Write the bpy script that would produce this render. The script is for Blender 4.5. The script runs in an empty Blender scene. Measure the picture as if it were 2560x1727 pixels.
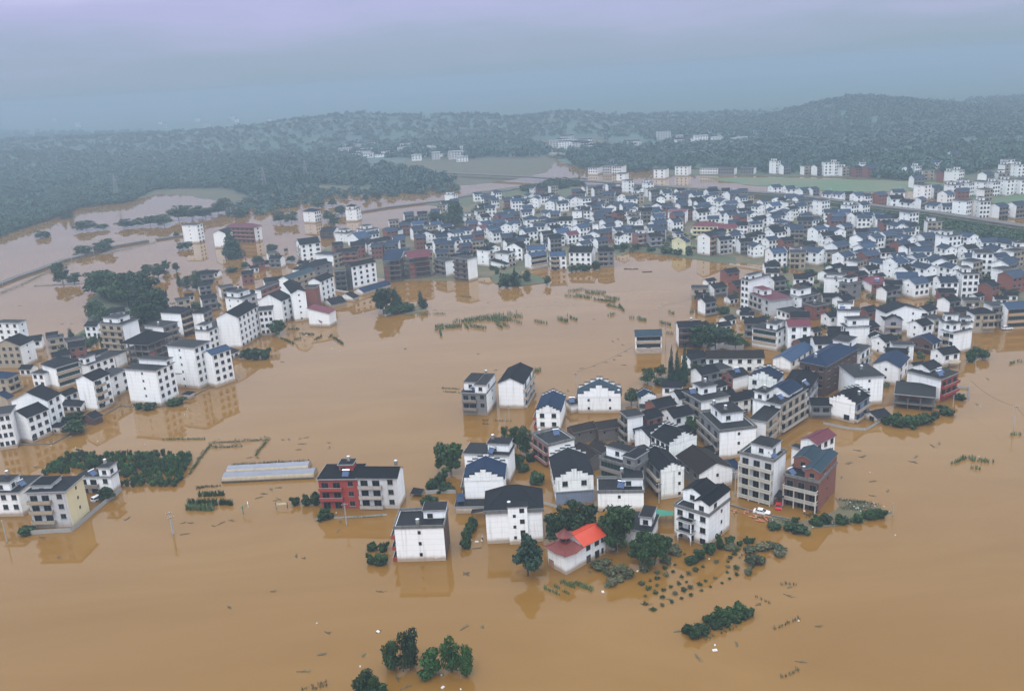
import bpy, math, random
import numpy as np
from mathutils import Vector, Matrix
from mathutils.geometry import tessellate_polygon
rnd = random.Random(11)
nrg = np.random.default_rng(5)
R_ = math.radians
sc = bpy.context.scene
COL = sc.collection
# ------------------------------------------------------------------ camera
PW, PH, FPX, CAMH = 2560.0, 1727.0, 2200.0, 120.0
PITCH, ROLL = R_(17.0), R_(-3.2)
fw = Vector((0, math.cos(PITCH), -math.sin(PITCH)))
r0 = Vector((1, 0, 0)); u0 = Vector((0, math.sin(PITCH), math.cos(PITCH)))
rt = r0 * math.cos(ROLL) + u0 * math.sin(ROLL)
up = -r0 * math.sin(ROLL) + u0 * math.cos(ROLL)
cd = bpy.data.cameras.new('camera'); cam = bpy.data.objects.new('camera', cd); COL.objects.link(cam)
cam.matrix_world = Matrix(((rt.x, up.x, -fw.x, 0), (rt.y, up.y, -fw.y, 0), (rt.z, up.z, -fw.z, CAMH), (0, 0, 0, 1)))
cd.sensor_width = 36; cd.lens = 36 * FPX / PW; cd.clip_start = 1; cd.clip_end = 30000
sc.camera = cam
# ------------------------------------------------------------------ light
SUN_EL, SUN_AZ = R_(58), R_(200)          # azimuth measured clockwise from +Y: behind the camera, a little to the left
w = bpy.data.worlds.new('World'); sc.world = w; w.use_nodes = True
nt = w.node_tree; nt.nodes.clear()
out = nt.nodes.new('ShaderNodeOutputWorld'); bg = nt.nodes.new('ShaderNodeBackground'); bg.inputs[1].default_value = 0.1
sky = nt.nodes.new('ShaderNodeTexSky'); sky.sky_type = 'NISHITA'; sky.sun_disc = False
sky.sun_elevation = SUN_EL; sky.sun_rotation = SUN_AZ
tc = nt.nodes.new('ShaderNodeTexCoord'); sx = nt.nodes.new('ShaderNodeSeparateXYZ')
nt.links.new(tc.outputs['Generated'], sx.inputs[0])
ns = nt.nodes.new('ShaderNodeTexNoise'); ns.inputs['Scale'].default_value = 2.3; ns.inputs['Detail'].default_value = 5; ns.inputs['Roughness'].default_value = .55
mp = nt.nodes.new('ShaderNodeMapping'); mp.inputs['Scale'].default_value = (1.6, 1.6, 9); mp.inputs['Location'].default_value = (.35, 0, 0)
nt.links.new(tc.outputs['Generated'], mp.inputs[0]); nt.links.new(mp.outputs[0], ns.inputs['Vector'])
ad = nt.nodes.new('ShaderNodeMath'); ad.operation = 'MULTIPLY_ADD'; ad.inputs[1].default_value = .11; ad.inputs[2].default_value = -.055
nt.links.new(ns.outputs['Fac'], ad.inputs[0])
el = nt.nodes.new('ShaderNodeMath'); el.operation = 'ADD'; nt.links.new(sx.outputs['Z'], el.inputs[0]); nt.links.new(ad.outputs[0], el.inputs[1])
rp = nt.nodes.new('ShaderNodeValToRGB'); nt.links.new(el.outputs[0], rp.inputs[0])
SKY = [(0.0, (2.5, 3.4, 4.45)), (.035, (2.8, 3.55, 4.95)), (.09, (4.1, 4.15, 6.7)), (.16, (6.6, 6.8, 9.2)), (.4, (13.5, 14.4, 15.8)), (1.0, (22.0, 23.5, 25.5))]
cr = rp.color_ramp
while len(cr.elements) < len(SKY): cr.elements.new(.5)
for e, (p, c) in zip(cr.elements, SKY): e.position = p; e.color = (*c, 1)
mx = nt.nodes.new('ShaderNodeMix'); mx.data_type = 'RGBA'; mx.inputs[0].default_value = .9
nt.links.new(sky.outputs[0], mx.inputs[6]); nt.links.new(rp.outputs[0], mx.inputs[7])
nt.links.new(mx.outputs[2], bg.inputs[0]); nt.links.new(bg.outputs[0], out.inputs[0])
sd = bpy.data.lights.new('sun', 'SUN'); sd.energy = 1.5; sd.angle = R_(25); sd.color = (1, .99, .97)
so = bpy.data.objects.new('sun', sd); COL.objects.link(so)
sdir = Vector((math.sin(SUN_AZ) * math.cos(SUN_EL), math.cos(SUN_AZ) * math.cos(SUN_EL), math.sin(SUN_EL)))
so.rotation_euler = sdir.to_track_quat('Z', 'Y').to_euler(); so.location = sdir * 300
sc.view_settings.view_transform = 'Standard'; sc.view_settings.look = 'None'
sc.view_settings.exposure = .25; sc.view_settings.gamma = 1
cy = sc.cycles
cy.use_denoising = True; cy.max_bounces = 5; cy.diffuse_bounces = 2; cy.glossy_bounces = 2; cy.transmission_bounces = 1
cy.volume_bounces = 1; cy.caustics_reflective = False; cy.caustics_refractive = False; cy.transparent_max_bounces = 4
# ------------------------------------------------------------------ photograph pixels -> ground
CR = dict(A=(0, 700, 3.633), B=(0, 1100, 3.633), C=(640, 1050, 3.633), D=(1100, 900, 3.633), E=(1280, 1100, 3.633), F=(1600, 650, 3.633),
          G=(1700, 950, 3.633), H=(1920, 750, 3.633), I=(400, 500, 3.633), J=(700, 480, 3.633), K=(1200, 380, 3.633), L=(1920, 380, 3.633),
          M=(0, 330, 3.633), N=(640, 280, 3.633), O=(1280, 230, 3.633), P=(1600, 1300, 3.633), Q=(740, 1400, 4.796), R=(400, 1050, 4.844),
          T=(2100, 280, 5.054), U=(1000, 650, 3.633), V=(2000, 480, 4.127), X=(0, 0, 1), Y=(0, 0, .9079))
def full(c, p):
    o = CR[c]; return (o[0] + p[0] / o[2], o[1] + p[1] / o[2])
def ray(px, py):
    return rt * (px - PW / 2) - up * (py - PH / 2) + fw * FPX
def G(c, x, y, z=0.0):                        # point of height z seen at that place of the photograph
    px, py = full(c, (x, y)); d = ray(px, py)
    t = (z - CAMH) / min(d.z, -1.0)
    return Vector((d.x * t, d.y * t, z))
def atY(c, x, y, Y):
    px, py = full(c, (x, y)); d = ray(px, py); t = Y / d.y
    return Vector((d.x * t, Y, CAMH + d.z * t))
def proj(p):
    v = Vector(p) - Vector((0, 0, CAMH)); k = v.dot(fw)
    return (PW / 2 + FPX * v.dot(rt) / k, PH / 2 - FPX * v.dot(up) / k)
def hsolve(c, x, ytop, ybase):                # height of an upright edge from its top and bottom pixel
    by = full(c, (0, ybase))[1]; lo, hi = 0.0, 60.0
    for _ in range(40):
        m = (lo + hi) / 2; p = G(c, x, ytop, m)
        if proj((p.x, p.y, 0))[1] > by: hi = m
        else: lo = m
    return lo
def gbase(c, x, ytop, h):
    p = G(c, x, ytop, h); return Vector((p.x, p.y, 0))
# ------------------------------------------------------------------ materials
def NN(nt, t, **k):
    n = nt.nodes.new(t)
    for a, b in k.items(): setattr(n, a, b)
    return n
MT = {}
def mat(name, base, rough=.8, var=.18, scale=.6, streak=0.0, joint=0.0, jgap=1.6, bump=0.0, tile=0.0, tang=None, rand=.1, metal=0.0, spec=.5, dirt=(.09, .085, .075), lowdirt=0.0, fine=0.0):
    m = bpy.data.materials.new(name); m.use_nodes = True; nt = m.node_tree; L = nt.links.new
    b = nt.nodes['Principled BSDF']; b.inputs['Roughness'].default_value = rough; b.inputs['Metallic'].default_value = metal
    b.inputs['Specular IOR Level'].default_value = spec
    tc = NN(nt, 'ShaderNodeTexCoord'); obj = tc.outputs['Object']
    oi = NN(nt, 'ShaderNodeObjectInfo')
    n1 = NN(nt, 'ShaderNodeTexNoise'); n1.inputs['Scale'].default_value = scale; n1.inputs['Detail'].default_value = 6; n1.inputs['Roughness'].default_value = .6
    off = NN(nt, 'ShaderNodeVectorMath', operation='ADD'); L(obj, off.inputs[0])
    rs = NN(nt, 'ShaderNodeMath', operation='MULTIPLY'); rs.inputs[1].default_value = 57; L(oi.outputs['Random'], rs.inputs[0])
    L(rs.outputs[0], off.inputs[1]); L(off.outputs[0], n1.inputs['Vector'])
    k = NN(nt, 'ShaderNodeMath', operation='MULTIPLY_ADD'); k.inputs[1].default_value = 2 * var; k.inputs[2].default_value = 1 - var; L(n1.outputs['Fac'], k.inputs[0])
    k2 = NN(nt, 'ShaderNodeMath', operation='MULTIPLY_ADD'); k2.inputs[1].default_value = 2 * rand; k2.inputs[2].default_value = 1 - rand; L(oi.outputs['Random'], k2.inputs[0])
    k3 = NN(nt, 'ShaderNodeMath', operation='MULTIPLY'); L(k.outputs[0], k3.inputs[0]); L(k2.outputs[0], k3.inputs[1])
    sc_ = NN(nt, 'ShaderNodeVectorMath', operation='SCALE'); sc_.inputs[0].default_value = base; L(k3.outputs[0], sc_.inputs['Scale'])
    col = sc_.outputs[0]
    sz = NN(nt, 'ShaderNodeSeparateXYZ'); L(obj, sz.inputs[0])
    def mixto(col, fac, c):
        mx = NN(nt, 'ShaderNodeMix', data_type='RGBA'); L(fac, mx.inputs[0]); L(col, mx.inputs[6]); mx.inputs[7].default_value = (*c, 1); return mx.outputs[2]
    if streak:
        mp = NN(nt, 'ShaderNodeMapping'); mp.inputs['Scale'].default_value = (1.3, 1.3, .09); L(off.outputs[0], mp.inputs[0])
        n2 = NN(nt, 'ShaderNodeTexNoise'); n2.inputs['Scale'].default_value = 1.1; n2.inputs['Detail'].default_value = 5; L(mp.outputs[0], n2.inputs['Vector'])
        rr = NN(nt, 'ShaderNodeMapRange'); rr.inputs[1].default_value = .52; rr.inputs[2].default_value = .8; rr.inputs[3].default_value = 0; rr.inputs[4].default_value = streak; L(n2.outputs['Fac'], rr.inputs[0])
        col = mixto(col, rr.outputs[0], dirt)
    if lowdirt:                                # silt left by the flood on the lowest metre
        rr = NN(nt, 'ShaderNodeMapRange'); rr.inputs[1].default_value = 1.1; rr.inputs[2].default_value = .1; rr.inputs[3].default_value = 0; rr.inputs[4].default_value = lowdirt
        a_ = NN(nt, 'ShaderNodeMath', operation='MULTIPLY_ADD'); a_.inputs[1].default_value = -1.2; L(n1.outputs['Fac'], a_.inputs[0]); L(sz.outputs['Z'], a_.inputs[2])
        L(a_.outputs[0], rr.inputs[0]); col = mixto(col, rr.outputs[0], (.30, .2, .11))
    if joint:
        fr = NN(nt, 'ShaderNodeMath', operation='MULTIPLY'); fr.inputs[1].default_value = 1 / jgap; L(sz.outputs['Z'], fr.inputs[0])
        f2 = NN(nt, 'ShaderNodeMath', operation='FRACT'); L(fr.outputs[0], f2.inputs[0])
        f3 = NN(nt, 'ShaderNodeMath', operation='LESS_THAN'); f3.inputs[1].default_value = .06; L(f2.outputs[0], f3.inputs[0])
        f4 = NN(nt, 'ShaderNodeMath', operation='MULTIPLY'); f4.inputs[1].default_value = joint; L(f3.outputs[0], f4.inputs[0])
        col = mixto(col, f4.outputs[0], (.12, .12, .12))
    if tile:
        wv = NN(nt, 'ShaderNodeTexWave'); wv.wave_type = 'BANDS'; wv.bands_direction = tang or 'X'; wv.inputs['Scale'].default_value = 1.15; wv.inputs['Distortion'].default_value = .6; wv.inputs['Detail'].default_value = 1
        L(obj, wv.inputs['Vector'])
        f4 = NN(nt, 'ShaderNodeMath', operation='MULTIPLY'); f4.inputs[1].default_value = tile; L(wv.outputs['Fac'], f4.inputs[0])
        col = mixto(col, f4.outputs[0], tuple(v * .35 for v in base))
    if bump:
        bp = NN(nt, 'ShaderNodeBump'); bp.inputs['Strength'].default_value = bump; bp.inputs['Distance'].default_value = .15
        n3 = NN(nt, 'ShaderNodeTexNoise'); n3.inputs['Scale'].default_value = 5; n3.inputs['Detail'].default_value = 3; L(obj, n3.inputs['Vector'])
        L(n3.outputs['Fac'], bp.inputs['Height']); L(bp.outputs[0], b.inputs['Normal'])
    L(col, b.inputs['Base Color']); MT[name] = m; return m
mat('white', (.85, .86, .87), .85, .04, .5, streak=.36, joint=.2, rand=.06, lowdirt=.85)
mat('stain', (.78, .80, .79), .9, .08, .5, streak=.8, joint=.2, rand=.03, dirt=(.16, .2, .18), lowdirt=.7)
mat('palegrey', (.50, .50, .51), .85, .1, .5, streak=.5, joint=.2, lowdirt=.5)
mat('grey', (.16, .16, .165), .85, .14, .6, streak=.5, joint=.2, lowdirt=.4)
mat('darkgrey', (.06, .06, .065), .85, .2, .6, streak=.4)
mat('lilac', (.27, .255, .29), .85, .1, .6, streak=.4, joint=.2)
mat('bluegrey', (.17, .21, .30), .8, .1, .6, streak=.35, joint=.2)
mat('beige', (.38, .32, .24), .85, .1, .6, streak=.45, joint=.2, lowdirt=.4)
mat('tan', (.46, .29, .17), .85, .1, .6, streak=.3, joint=.2)
mat('yellow', (.72, .63, .40), .8, .07, .6, streak=.15, joint=.4, jgap=.55)
mat('paleyellow', (.66, .64, .42), .8, .08, .6, streak=.3)
mat('red', (.29, .035, .025), .6, .12, .8, streak=.25, joint=.2)
mat('brick', (.20, .065, .045), .85, .25, 1.2, streak=.3, joint=.35, jgap=.3)
mat('brown', (.075, .036, .028), .8, .2, 1, streak=.3, joint=.25, jgap=.4)
mat('pink', (.25, .115, .09), .85, .12, .8, streak=.4, joint=.2)
mat('concrete', (.11, .10, .095), .9, .25, .9, streak=.6)
mat('paving', (.16, .15, .13), .9, .3, .8)
mat('slate', (.012, .0135, .017), .85, .4, .5, tile=.4, rand=.4, spec=.06)
mat('slateblue', (.026, .040, .066), .8, .35, .5, tile=.4, rand=.45, spec=.1)
mat('blueroof', (.015, .040, .088), .6, .2, .4, tile=.4, rand=.35, spec=.2)
mat('steel', (.008, .020, .048), .7, .25, .4, tile=.4, rand=.25, spec=.1)
mat('teal', (.008, .028, .044), .6, .2, .4, tile=.4, rand=.2, spec=.2)
mat('maroon', (.095, .018, .03), .6, .2, .5, tile=.3, rand=.2, spec=.2)
mat('redroof', (.52, .042, .007), .55, .22, .7, tile=.6, tang='X', rand=.0)
mat('pagoda', (.15, .02, .013), .6, .3, .8, tile=.5)
mat('oldtile', (.02, .016, .014), .9, .6, 1.3, tile=.6, rand=.2, spec=.12)
mat('membrane', (.009, .010, .012), .6, .7, .35, rand=.5, spec=.12)
mat('curb', (.14, .14, .135), .9, .4, .8, streak=.9, dirt=(.03, .03, .03))
mat('trim', (.24, .24, .24), .8, .3, .9)
mat('cream', (.52, .48, .40), .8, .12, .8, streak=.5)
mat('orange', (.55, .16, .06), .7, .1)
mat('glass', (.008, .010, .013), .3, .3, .7, rand=.5, spec=.2)
mat('greenglass', (.008, .026, .022), .3, .3, .5, rand=.3, spec=.25)
mat('frame', (.10, .10, .095), .6, .1)
mat('steelbright', (.62, .63, .65), .25, .06, metal=.8)
mat('panel', (.02, .05, .13), .15, .15)
mat('wood', (.085, .058, .038), .8, .35, 2)
mat('bark', (.055, .043, .033), .9, .3, 2)
mat('cement', (.33, .32, .30), .85, .15, 1)
mat('wire', (.03, .03, .03), .7)
mat('tyre', (.015, .015, .015), .8)
mat('carwhite', (.78, .78, .80), .2, .02, rand=0)
mat('carred', (.45, .02, .02), .25, .05, rand=0)
mat('lampred', (.4, .02, .02), .3)
mat('plasticfilm', (.15, .16, .20), .45, .25, .3)
mat('filmskirt', (.30, .24, .16), .7, .45, .5, streak=.5)
mat('greennet', (.02, .16, .11), .7, .25, .5)
mat('pinkcloth', (.50, .03, .10), .7, .1)
mat('clothwhite', (.75, .75, .75), .8, .1)
mat('clothdark', (.03, .035, .05), .8, .2)
mat('skin', (.42, .25, .17), .6, .05)
mat('hair', (.012, .01, .01), .6, .1)
mat('foam', (.55, .55, .53), .7, .1)
mat('board', (.33, .16, .09), .7, .3)
def leafmat(name, c1, c2, sc_=.5):
    m = bpy.data.materials.new(name); m.use_nodes = True; nt = m.node_tree; L = nt.links.new
    b = nt.nodes['Principled BSDF']; b.inputs['Roughness'].default_value = .6; b.inputs['Specular IOR Level'].default_value = .25
    g = NN(nt, 'ShaderNodeNewGeometry'); n = NN(nt, 'ShaderNodeTexNoise'); n.inputs['Scale'].default_value = sc_; n.inputs['Detail'].default_value = 5
    L(g.outputs['Position'], n.inputs['Vector']); oi = NN(nt, 'ShaderNodeObjectInfo')
    a = NN(nt, 'ShaderNodeMath', operation='MULTIPLY_ADD'); a.inputs[1].default_value = .5; L(oi.outputs['Random'], a.inputs[0]); L(n.outputs['Fac'], a.inputs[2])
    r = NN(nt, 'ShaderNodeMapRange'); r.inputs[1].default_value = .4; r.inputs[2].default_value = 1.1; L(a.outputs[0], r.inputs[0])
    mx = NN(nt, 'ShaderNodeMix', data_type='RGBA'); mx.inputs[6].default_value = (*c1, 1); mx.inputs[7].default_value = (*c2, 1); L(r.outputs[0], mx.inputs[0])
    L(mx.outputs[2], b.inputs['Base Color']); MT[name] = m
leafmat('leaf', (.009, .026, .009), (.026, .062, .014))
leafmat('leafbright', (.016, .055, .014), (.04, .105, .022))
leafmat('conifer', (.012, .034, .024), (.022, .055, .028))
leafmat('crop', (.04, .085, .03), (.11, .15, .06), 1.2)
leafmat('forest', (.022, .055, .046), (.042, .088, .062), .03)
leafmat('hazetintforest', (.046, .082, .072), (.075, .115, .092), .02)  # forest green paled towards the haze colour: extra distance fade painted into the leaves
leafmat('deadplant', (.025, .04, .018), (.12, .115, .06), 2.5)
def groundmat(name, c1, c2, s=.08):
    m = bpy.data.materials.new(name); m.use_nodes = True; nt = m.node_tree; L = nt.links.new
    b = nt.nodes['Principled BSDF']; b.inputs['Roughness'].default_value = .9
    g = NN(nt, 'ShaderNodeNewGeometry'); n = NN(nt, 'ShaderNodeTexNoise'); n.inputs['Scale'].default_value = s; n.inputs['Detail'].default_value = 8; n.inputs['Roughness'].default_value = .65
    L(g.outputs['Position'], n.inputs['Vector'])
    r = NN(nt, 'ShaderNodeMapRange'); r.inputs[1].default_value = .35; r.inputs[2].default_value = .65; L(n.outputs['Fac'], r.inputs[0])
    mx = NN(nt, 'ShaderNodeMix', data_type='RGBA'); mx.inputs[6].default_value = (*c1, 1); mx.inputs[7].default_value = (*c2, 1); L(r.outputs[0], mx.inputs[0])
    L(mx.outputs[2], b.inputs['Base Color']); MT[name] = m
groundmat('earth', (.13, .09, .05), (.05, .065, .03))
groundmat('grass', (.035, .06, .025), (.07, .065, .033))
groundmat('field', (.045, .105, .04), (.10, .105, .06), .02)
groundmat('marsh', (.075, .054, .028), (.04, .055, .026), .03)
groundmat('ballast', (.07, .065, .06), (.11, .10, .09), .4)
# silty flood water: opaque brown body under a clear reflecting surface
m = bpy.data.materials.new('floodwater'); m.use_nodes = True; nt = m.node_tree; L = nt.links.new
b = nt.nodes['Principled BSDF']; b.inputs['Roughness'].default_value = .006; b.inputs['IOR'].default_value = 1.333; b.inputs['Specular IOR Level'].default_value = .36
g = NN(nt, 'ShaderNodeNewGeometry')
n = NN(nt, 'ShaderNodeTexNoise'); n.inputs['Scale'].default_value = .016; n.inputs['Detail'].default_value = 9; n.inputs['Roughness'].default_value = .62; n.inputs['Distortion'].default_value = 1.2
wm = NN(nt, 'ShaderNodeMapping'); wm.inputs['Rotation'].default_value = (0, 0, .5); wm.inputs['Scale'].default_value = (.45, 1.6, 1); L(g.outputs['Position'], wm.inputs[0]); L(wm.outputs[0], n.inputs['Vector'])
mx = NN(nt, 'ShaderNodeMix', data_type='RGBA'); wr_ = NN(nt, 'ShaderNodeMapRange'); wr_.inputs[1].default_value = .34; wr_.inputs[2].default_value = .66; L(n.outputs['Fac'], wr_.inputs[0]); L(wr_.outputs[0], mx.inputs[0])
WAT = ((.152, .074, .012), (.180, .094, .022))
mx.inputs[6].default_value = (*WAT[0], 1); mx.inputs[7].default_value = (*WAT[1], 1); L(mx.outputs[2], b.inputs['Base Color'])
n2 = NN(nt, 'ShaderNodeTexNoise'); n2.inputs['Scale'].default_value = 1.3; n2.inputs['Detail'].default_value = 3; L(g.outputs['Position'], n2.inputs['Vector'])
n3 = NN(nt, 'ShaderNodeTexNoise'); n3.inputs['Scale'].default_value = .03; n3.inputs['Detail'].default_value = 3; L(g.outputs['Position'], n3.inputs['Vector'])
rr = NN(nt, 'ShaderNodeMapRange'); rr.inputs[1].default_value = .4; rr.inputs[2].default_value = .65; rr.inputs[3].default_value = .0004; rr.inputs[4].default_value = .004; L(n3.outputs['Fac'], rr.inputs[0])
bp = NN(nt, 'ShaderNodeBump'); bp.inputs['Distance'].default_value = .5; L(rr.outputs[0], bp.inputs['Strength']); L(n2.outputs['Fac'], bp.inputs['Height']); L(bp.outputs[0], b.inputs['Normal'])
rg = NN(nt, 'ShaderNodeMapRange'); rg.inputs[1].default_value = .45; rg.inputs[2].default_value = .7; rg.inputs[3].default_value = .004; rg.inputs[4].default_value = .06; L(n.outputs['Fac'], rg.inputs[0]); L(rg.outputs[0], b.inputs['Roughness'])
MT['floodwater'] = m
# ------------------------------------------------------------------ mesh helpers
class MB:
    def __init__(s): s.v = []; s.f = []; s.m = []; s.names = []
    def mi(s, n):
        if n not in s.names: s.names.append(n)
        return s.names.index(n)
    def poly(s, pts, mat):
        i = len(s.v); s.v += [tuple(p) for p in pts]; s.f.append(tuple(range(i, i + len(pts)))); s.m.append(s.mi(mat))
    def box(s, x0, x1, y0, y1, z0, z1, mat, top=None):
        i = len(s.v); s.v += [(x0, y0, z0), (x1, y0, z0), (x1, y1, z0), (x0, y1, z0), (x0, y0, z1), (x1, y0, z1), (x1, y1, z1), (x0, y1, z1)]
        k = s.mi(mat); kt = s.mi(top) if top else k
        for q, mm in (((0, 3, 2, 1), k), ((4, 5, 6, 7), kt), ((0, 1, 5, 4), k), ((1, 2, 6, 5), k), ((2, 3, 7, 6), k), ((3, 0, 4, 7), k)):
            s.f.append(tuple(i + j for j in q)); s.m.append(mm)
    def bar(s, p, q, r, mat, r2=None, n=6):
        p = Vector(p); q = Vector(q); d = (q - p)
        if d.length < 1e-6: return
        d.normalize(); a = d.orthogonal().normalized(); b = d.cross(a); r2 = r if r2 is None else r2
        i = len(s.v)
        for c, rr in ((p, r), (q, r2)):
            for k in range(n):
                t = 2 * math.pi * k / n; s.v.append(tuple(c + a * (rr * math.cos(t)) + b * (rr * math.sin(t))))
        k = s.mi(mat)
        for j in range(n): s.f.append((i + j, i + (j + 1) % n, i + n + (j + 1) % n, i + n + j)); s.m.append(k)
        s.f.append(tuple(i + j for j in reversed(range(n)))); s.m.append(k); s.f.append(tuple(i + n + j for j in range(n))); s.m.append(k)
    def extrude(s, prof, axis, t0, t1, mside, mcap):      # closed profile of (s,z), swept along x or y
        P = (lambda t, q: (t, q[0], q[1])) if axis == 'x' else (lambda t, q: (q[0], t, q[1]))
        n = len(prof); i = len(s.v)
        s.v += [P(t0, q) for q in prof] + [P(t1, q) for q in prof]
        for j in range(n):
            s.f.append((i + j, i + (j + 1) % n, i + n + (j + 1) % n, i + n + j)); s.m.append(s.mi(mside[j] if isinstance(mside, list) else mside))
        s.f.append(tuple(range(i + n - 1, i - 1, -1))); s.m.append(s.mi(mcap)); s.f.append(tuple(range(i + n, i + 2 * n))); s.m.append(s.mi(mcap))
    def mesh(s, name):
        me = bpy.data.meshes.new(name); me.from_pydata(s.v, [], s.f)
        for n in s.names: me.materials.append(MT[n])
        me.polygons.foreach_set('material_index', s.m); me.update(); return me
    def build(s, name, parent=None, smooth=False):
        me = s.mesh(name)
        if smooth: me.polygons.foreach_set('use_smooth', [True] * len(me.polygons))
        return link(name, me, parent)
def link(name, me, parent=None):
    o = bpy.data.objects.new(name, me); COL.objects.link(o)
    if parent: o.parent = parent
    return o
def npmesh(name, V, F, matname, k=4):
    me = bpy.data.meshes.new(name); nf = len(F)
    me.vertices.add(len(V)); me.vertices.foreach_set('co', np.asarray(V, np.float32).ravel())
    me.loops.add(nf * k); me.loops.foreach_set('vertex_index', np.asarray(F, np.int32).ravel())
    me.polygons.add(nf); me.polygons.foreach_set('loop_start', np.arange(nf, dtype=np.int32) * k); me.polygons.foreach_set('loop_total', np.full(nf, k, np.int32))
    me.materials.append(MT[matname]); me.update(calc_edges=True); return me
QUEUE = []
def tag(o, label, cat, group=None, kind=None):
    o['label'] = label; o['category'] = cat
    if group: o['group'] = group
    if kind: o['kind'] = kind
    QUEUE.append(o); return o
def struct(o): o['kind'] = 'structure'; return o
def empty(name, loc, rz=0):
    o = bpy.data.objects.new(name, None); COL.objects.link(o); o.location = loc; o.rotation_euler = (0, 0, rz); o.empty_display_size = .5; return o
ORD = ['first', 'second', 'third', 'fourth', 'fifth', 'sixth', 'seventh', 'eighth', 'ninth', 'tenth', 'eleventh', 'twelfth', 'thirteenth', 'fourteenth', 'fifteenth', 'sixteenth', 'seventeenth', 'eighteenth', 'nineteenth', 'twentieth'] + ['later'] * 60
ROW = {}
def finish_labels():
    by = {}
    for o in QUEUE:
        if o.get('kind') == 'stuff': continue
        by.setdefault(o['label'], []).append(o)
    for l, os_ in by.items():
        if len(os_) < 2 or (os_[0].get('group') and os_[0].get('shared')): continue
        os_.sort(key=lambda o: proj(o.location)[0]); n = len(os_)
        for i, o in enumerate(os_):
            if n == 2: t = ('leftmost', 'rightmost')[i] + ' of the two'
            elif i == 0: t = 'leftmost'
            elif i == n - 1: t = 'rightmost'
            elif i <= (n - 1) // 2: t = ORD[i] + ' from left'
            else: t = ORD[n - 1 - i] + ' from right'
            o['label'] = l + ', ' + t
            if not o.get('group'): o['group'] = l.split(',')[0]
# ------------------------------------------------------------------ house kit
CACHE = {}
def win_mesh(wd, ht, glass='glass', fr='frame', sill=True):
    key = ('win', round(wd, 1), round(ht, 1), glass, fr, sill)
    if key in CACHE: return CACHE[key]
    wd, ht = key[1], key[2]; b = MB(); t = .09
    for x0, x1, z0, z1 in ((-wd/2, wd/2, ht/2-t, ht/2), (-wd/2, wd/2, -ht/2, -ht/2+t), (-wd/2, -wd/2+t, -ht/2+t, ht/2-t), (wd/2-t, wd/2, -ht/2+t, ht/2-t)):
        b.box(x0, x1, -.07, .0, z0, z1, fr)
    b.box(-wd/2+t, wd/2-t, -.02, .0, -ht/2+t, ht/2-t, glass)
    nm = max(1, int(wd / 1.2)) if wd > 1.1 else 0
    for k in range(1, nm + 1):
        x = -wd/2 + wd * k / (nm + 1); b.box(x-.03, x+.03, -.05, -.02, -ht/2+t, ht/2-t, fr)
    if sill: b.box(-wd/2-.12, wd/2+.12, -.2, 0, -ht/2-.1, -ht/2, 'trim')
    CACHE[key] = b.mesh('window'); return CACHE[key]
def balc_mesh(ln, dep, mw, rail='solid'):
    key = ('balc', round(ln * 2) / 2, dep, mw, rail)
    if key in CACHE: return CACHE[key]
    ln = key[1]; b = MB()
    b.box(-ln/2, ln/2, -dep, 0, -.14, .0, mw, 'trim')
    if rail == 'solid':
        b.box(-ln/2, ln/2, -dep, -dep+.1, 0, .9, mw); b.box(-ln/2, -ln/2+.1, -dep+.1, 0, 0, .9, mw); b.box(ln/2-.1, ln/2, -dep+.1, 0, 0, .9, mw)
        b.box(-ln/2-.04, ln/2+.04, -dep-.04, -dep+.14, .9, .97, 'trim')
    else:                                      # baluster railing
        b.box(-ln/2, ln/2, -dep, -dep+.14, .82, .95, rail); b.box(-ln/2, ln/2, -dep, -dep+.12, 0, .12, rail)
        n = int(ln / .3)
        for k in range(n + 1):
            x = -ln/2 + .05 + (ln - .1) * k / n; b.box(x-.05, x+.05, -dep+.02, -dep+.1, .12, .82, rail)
        b.box(-ln/2, -ln/2+.12, -dep+.14, 0, .8, .95, rail); b.box(ln/2-.12, ln/2, -dep+.14, 0, .8, .95, rail)
    CACHE[key] = b.mesh('balcony'); return CACHE[key]
def tank_mesh():
    if 'tank' in CACHE: return CACHE['tank']
    b = MB(); b.bar((0, 0, .5), (0, 0, 1.9), .55, 'steelbright', n=12); b.bar((0, 0, 1.9), (0, 0, 2.1), .55, 'steelbright', .12, 12)
    for x, y in ((.4, .4), (-.4, .4), (.4, -.4), (-.4, -.4)): b.bar((x, y, 0), (x, y, .5), .05, 'steelbright', n=4)
    CACHE['tank'] = b.mesh('water_tank'); return CACHE['tank']
def solar_mesh():
    if 'solar' in CACHE: return CACHE['solar']
    b = MB(); b.poly([(-1, -.9, .25), (1, -.9, .25), (1, .7, 1.35), (-1, .7, 1.35)], 'panel'); b.poly([(-1, .7, 1.3), (1, .7, 1.3), (1, -.9, .2), (-1, -.9, .2)], 'trim')
    b.bar((-1.15, .8, 1.5), (1.15, .8, 1.5), .24, 'steelbright', n=10)
    for x in (-.9, .9): b.bar((x, .8, 0), (x, .8, 1.4), .04, 'trim', n=4); b.bar((x, -.85, 0), (x, -.85, .25), .04, 'trim', n=4)
    CACHE['solar'] = b.mesh('solar_heater'); return CACHE['solar']
FH = 3.2
ROOFP = .46
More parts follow.
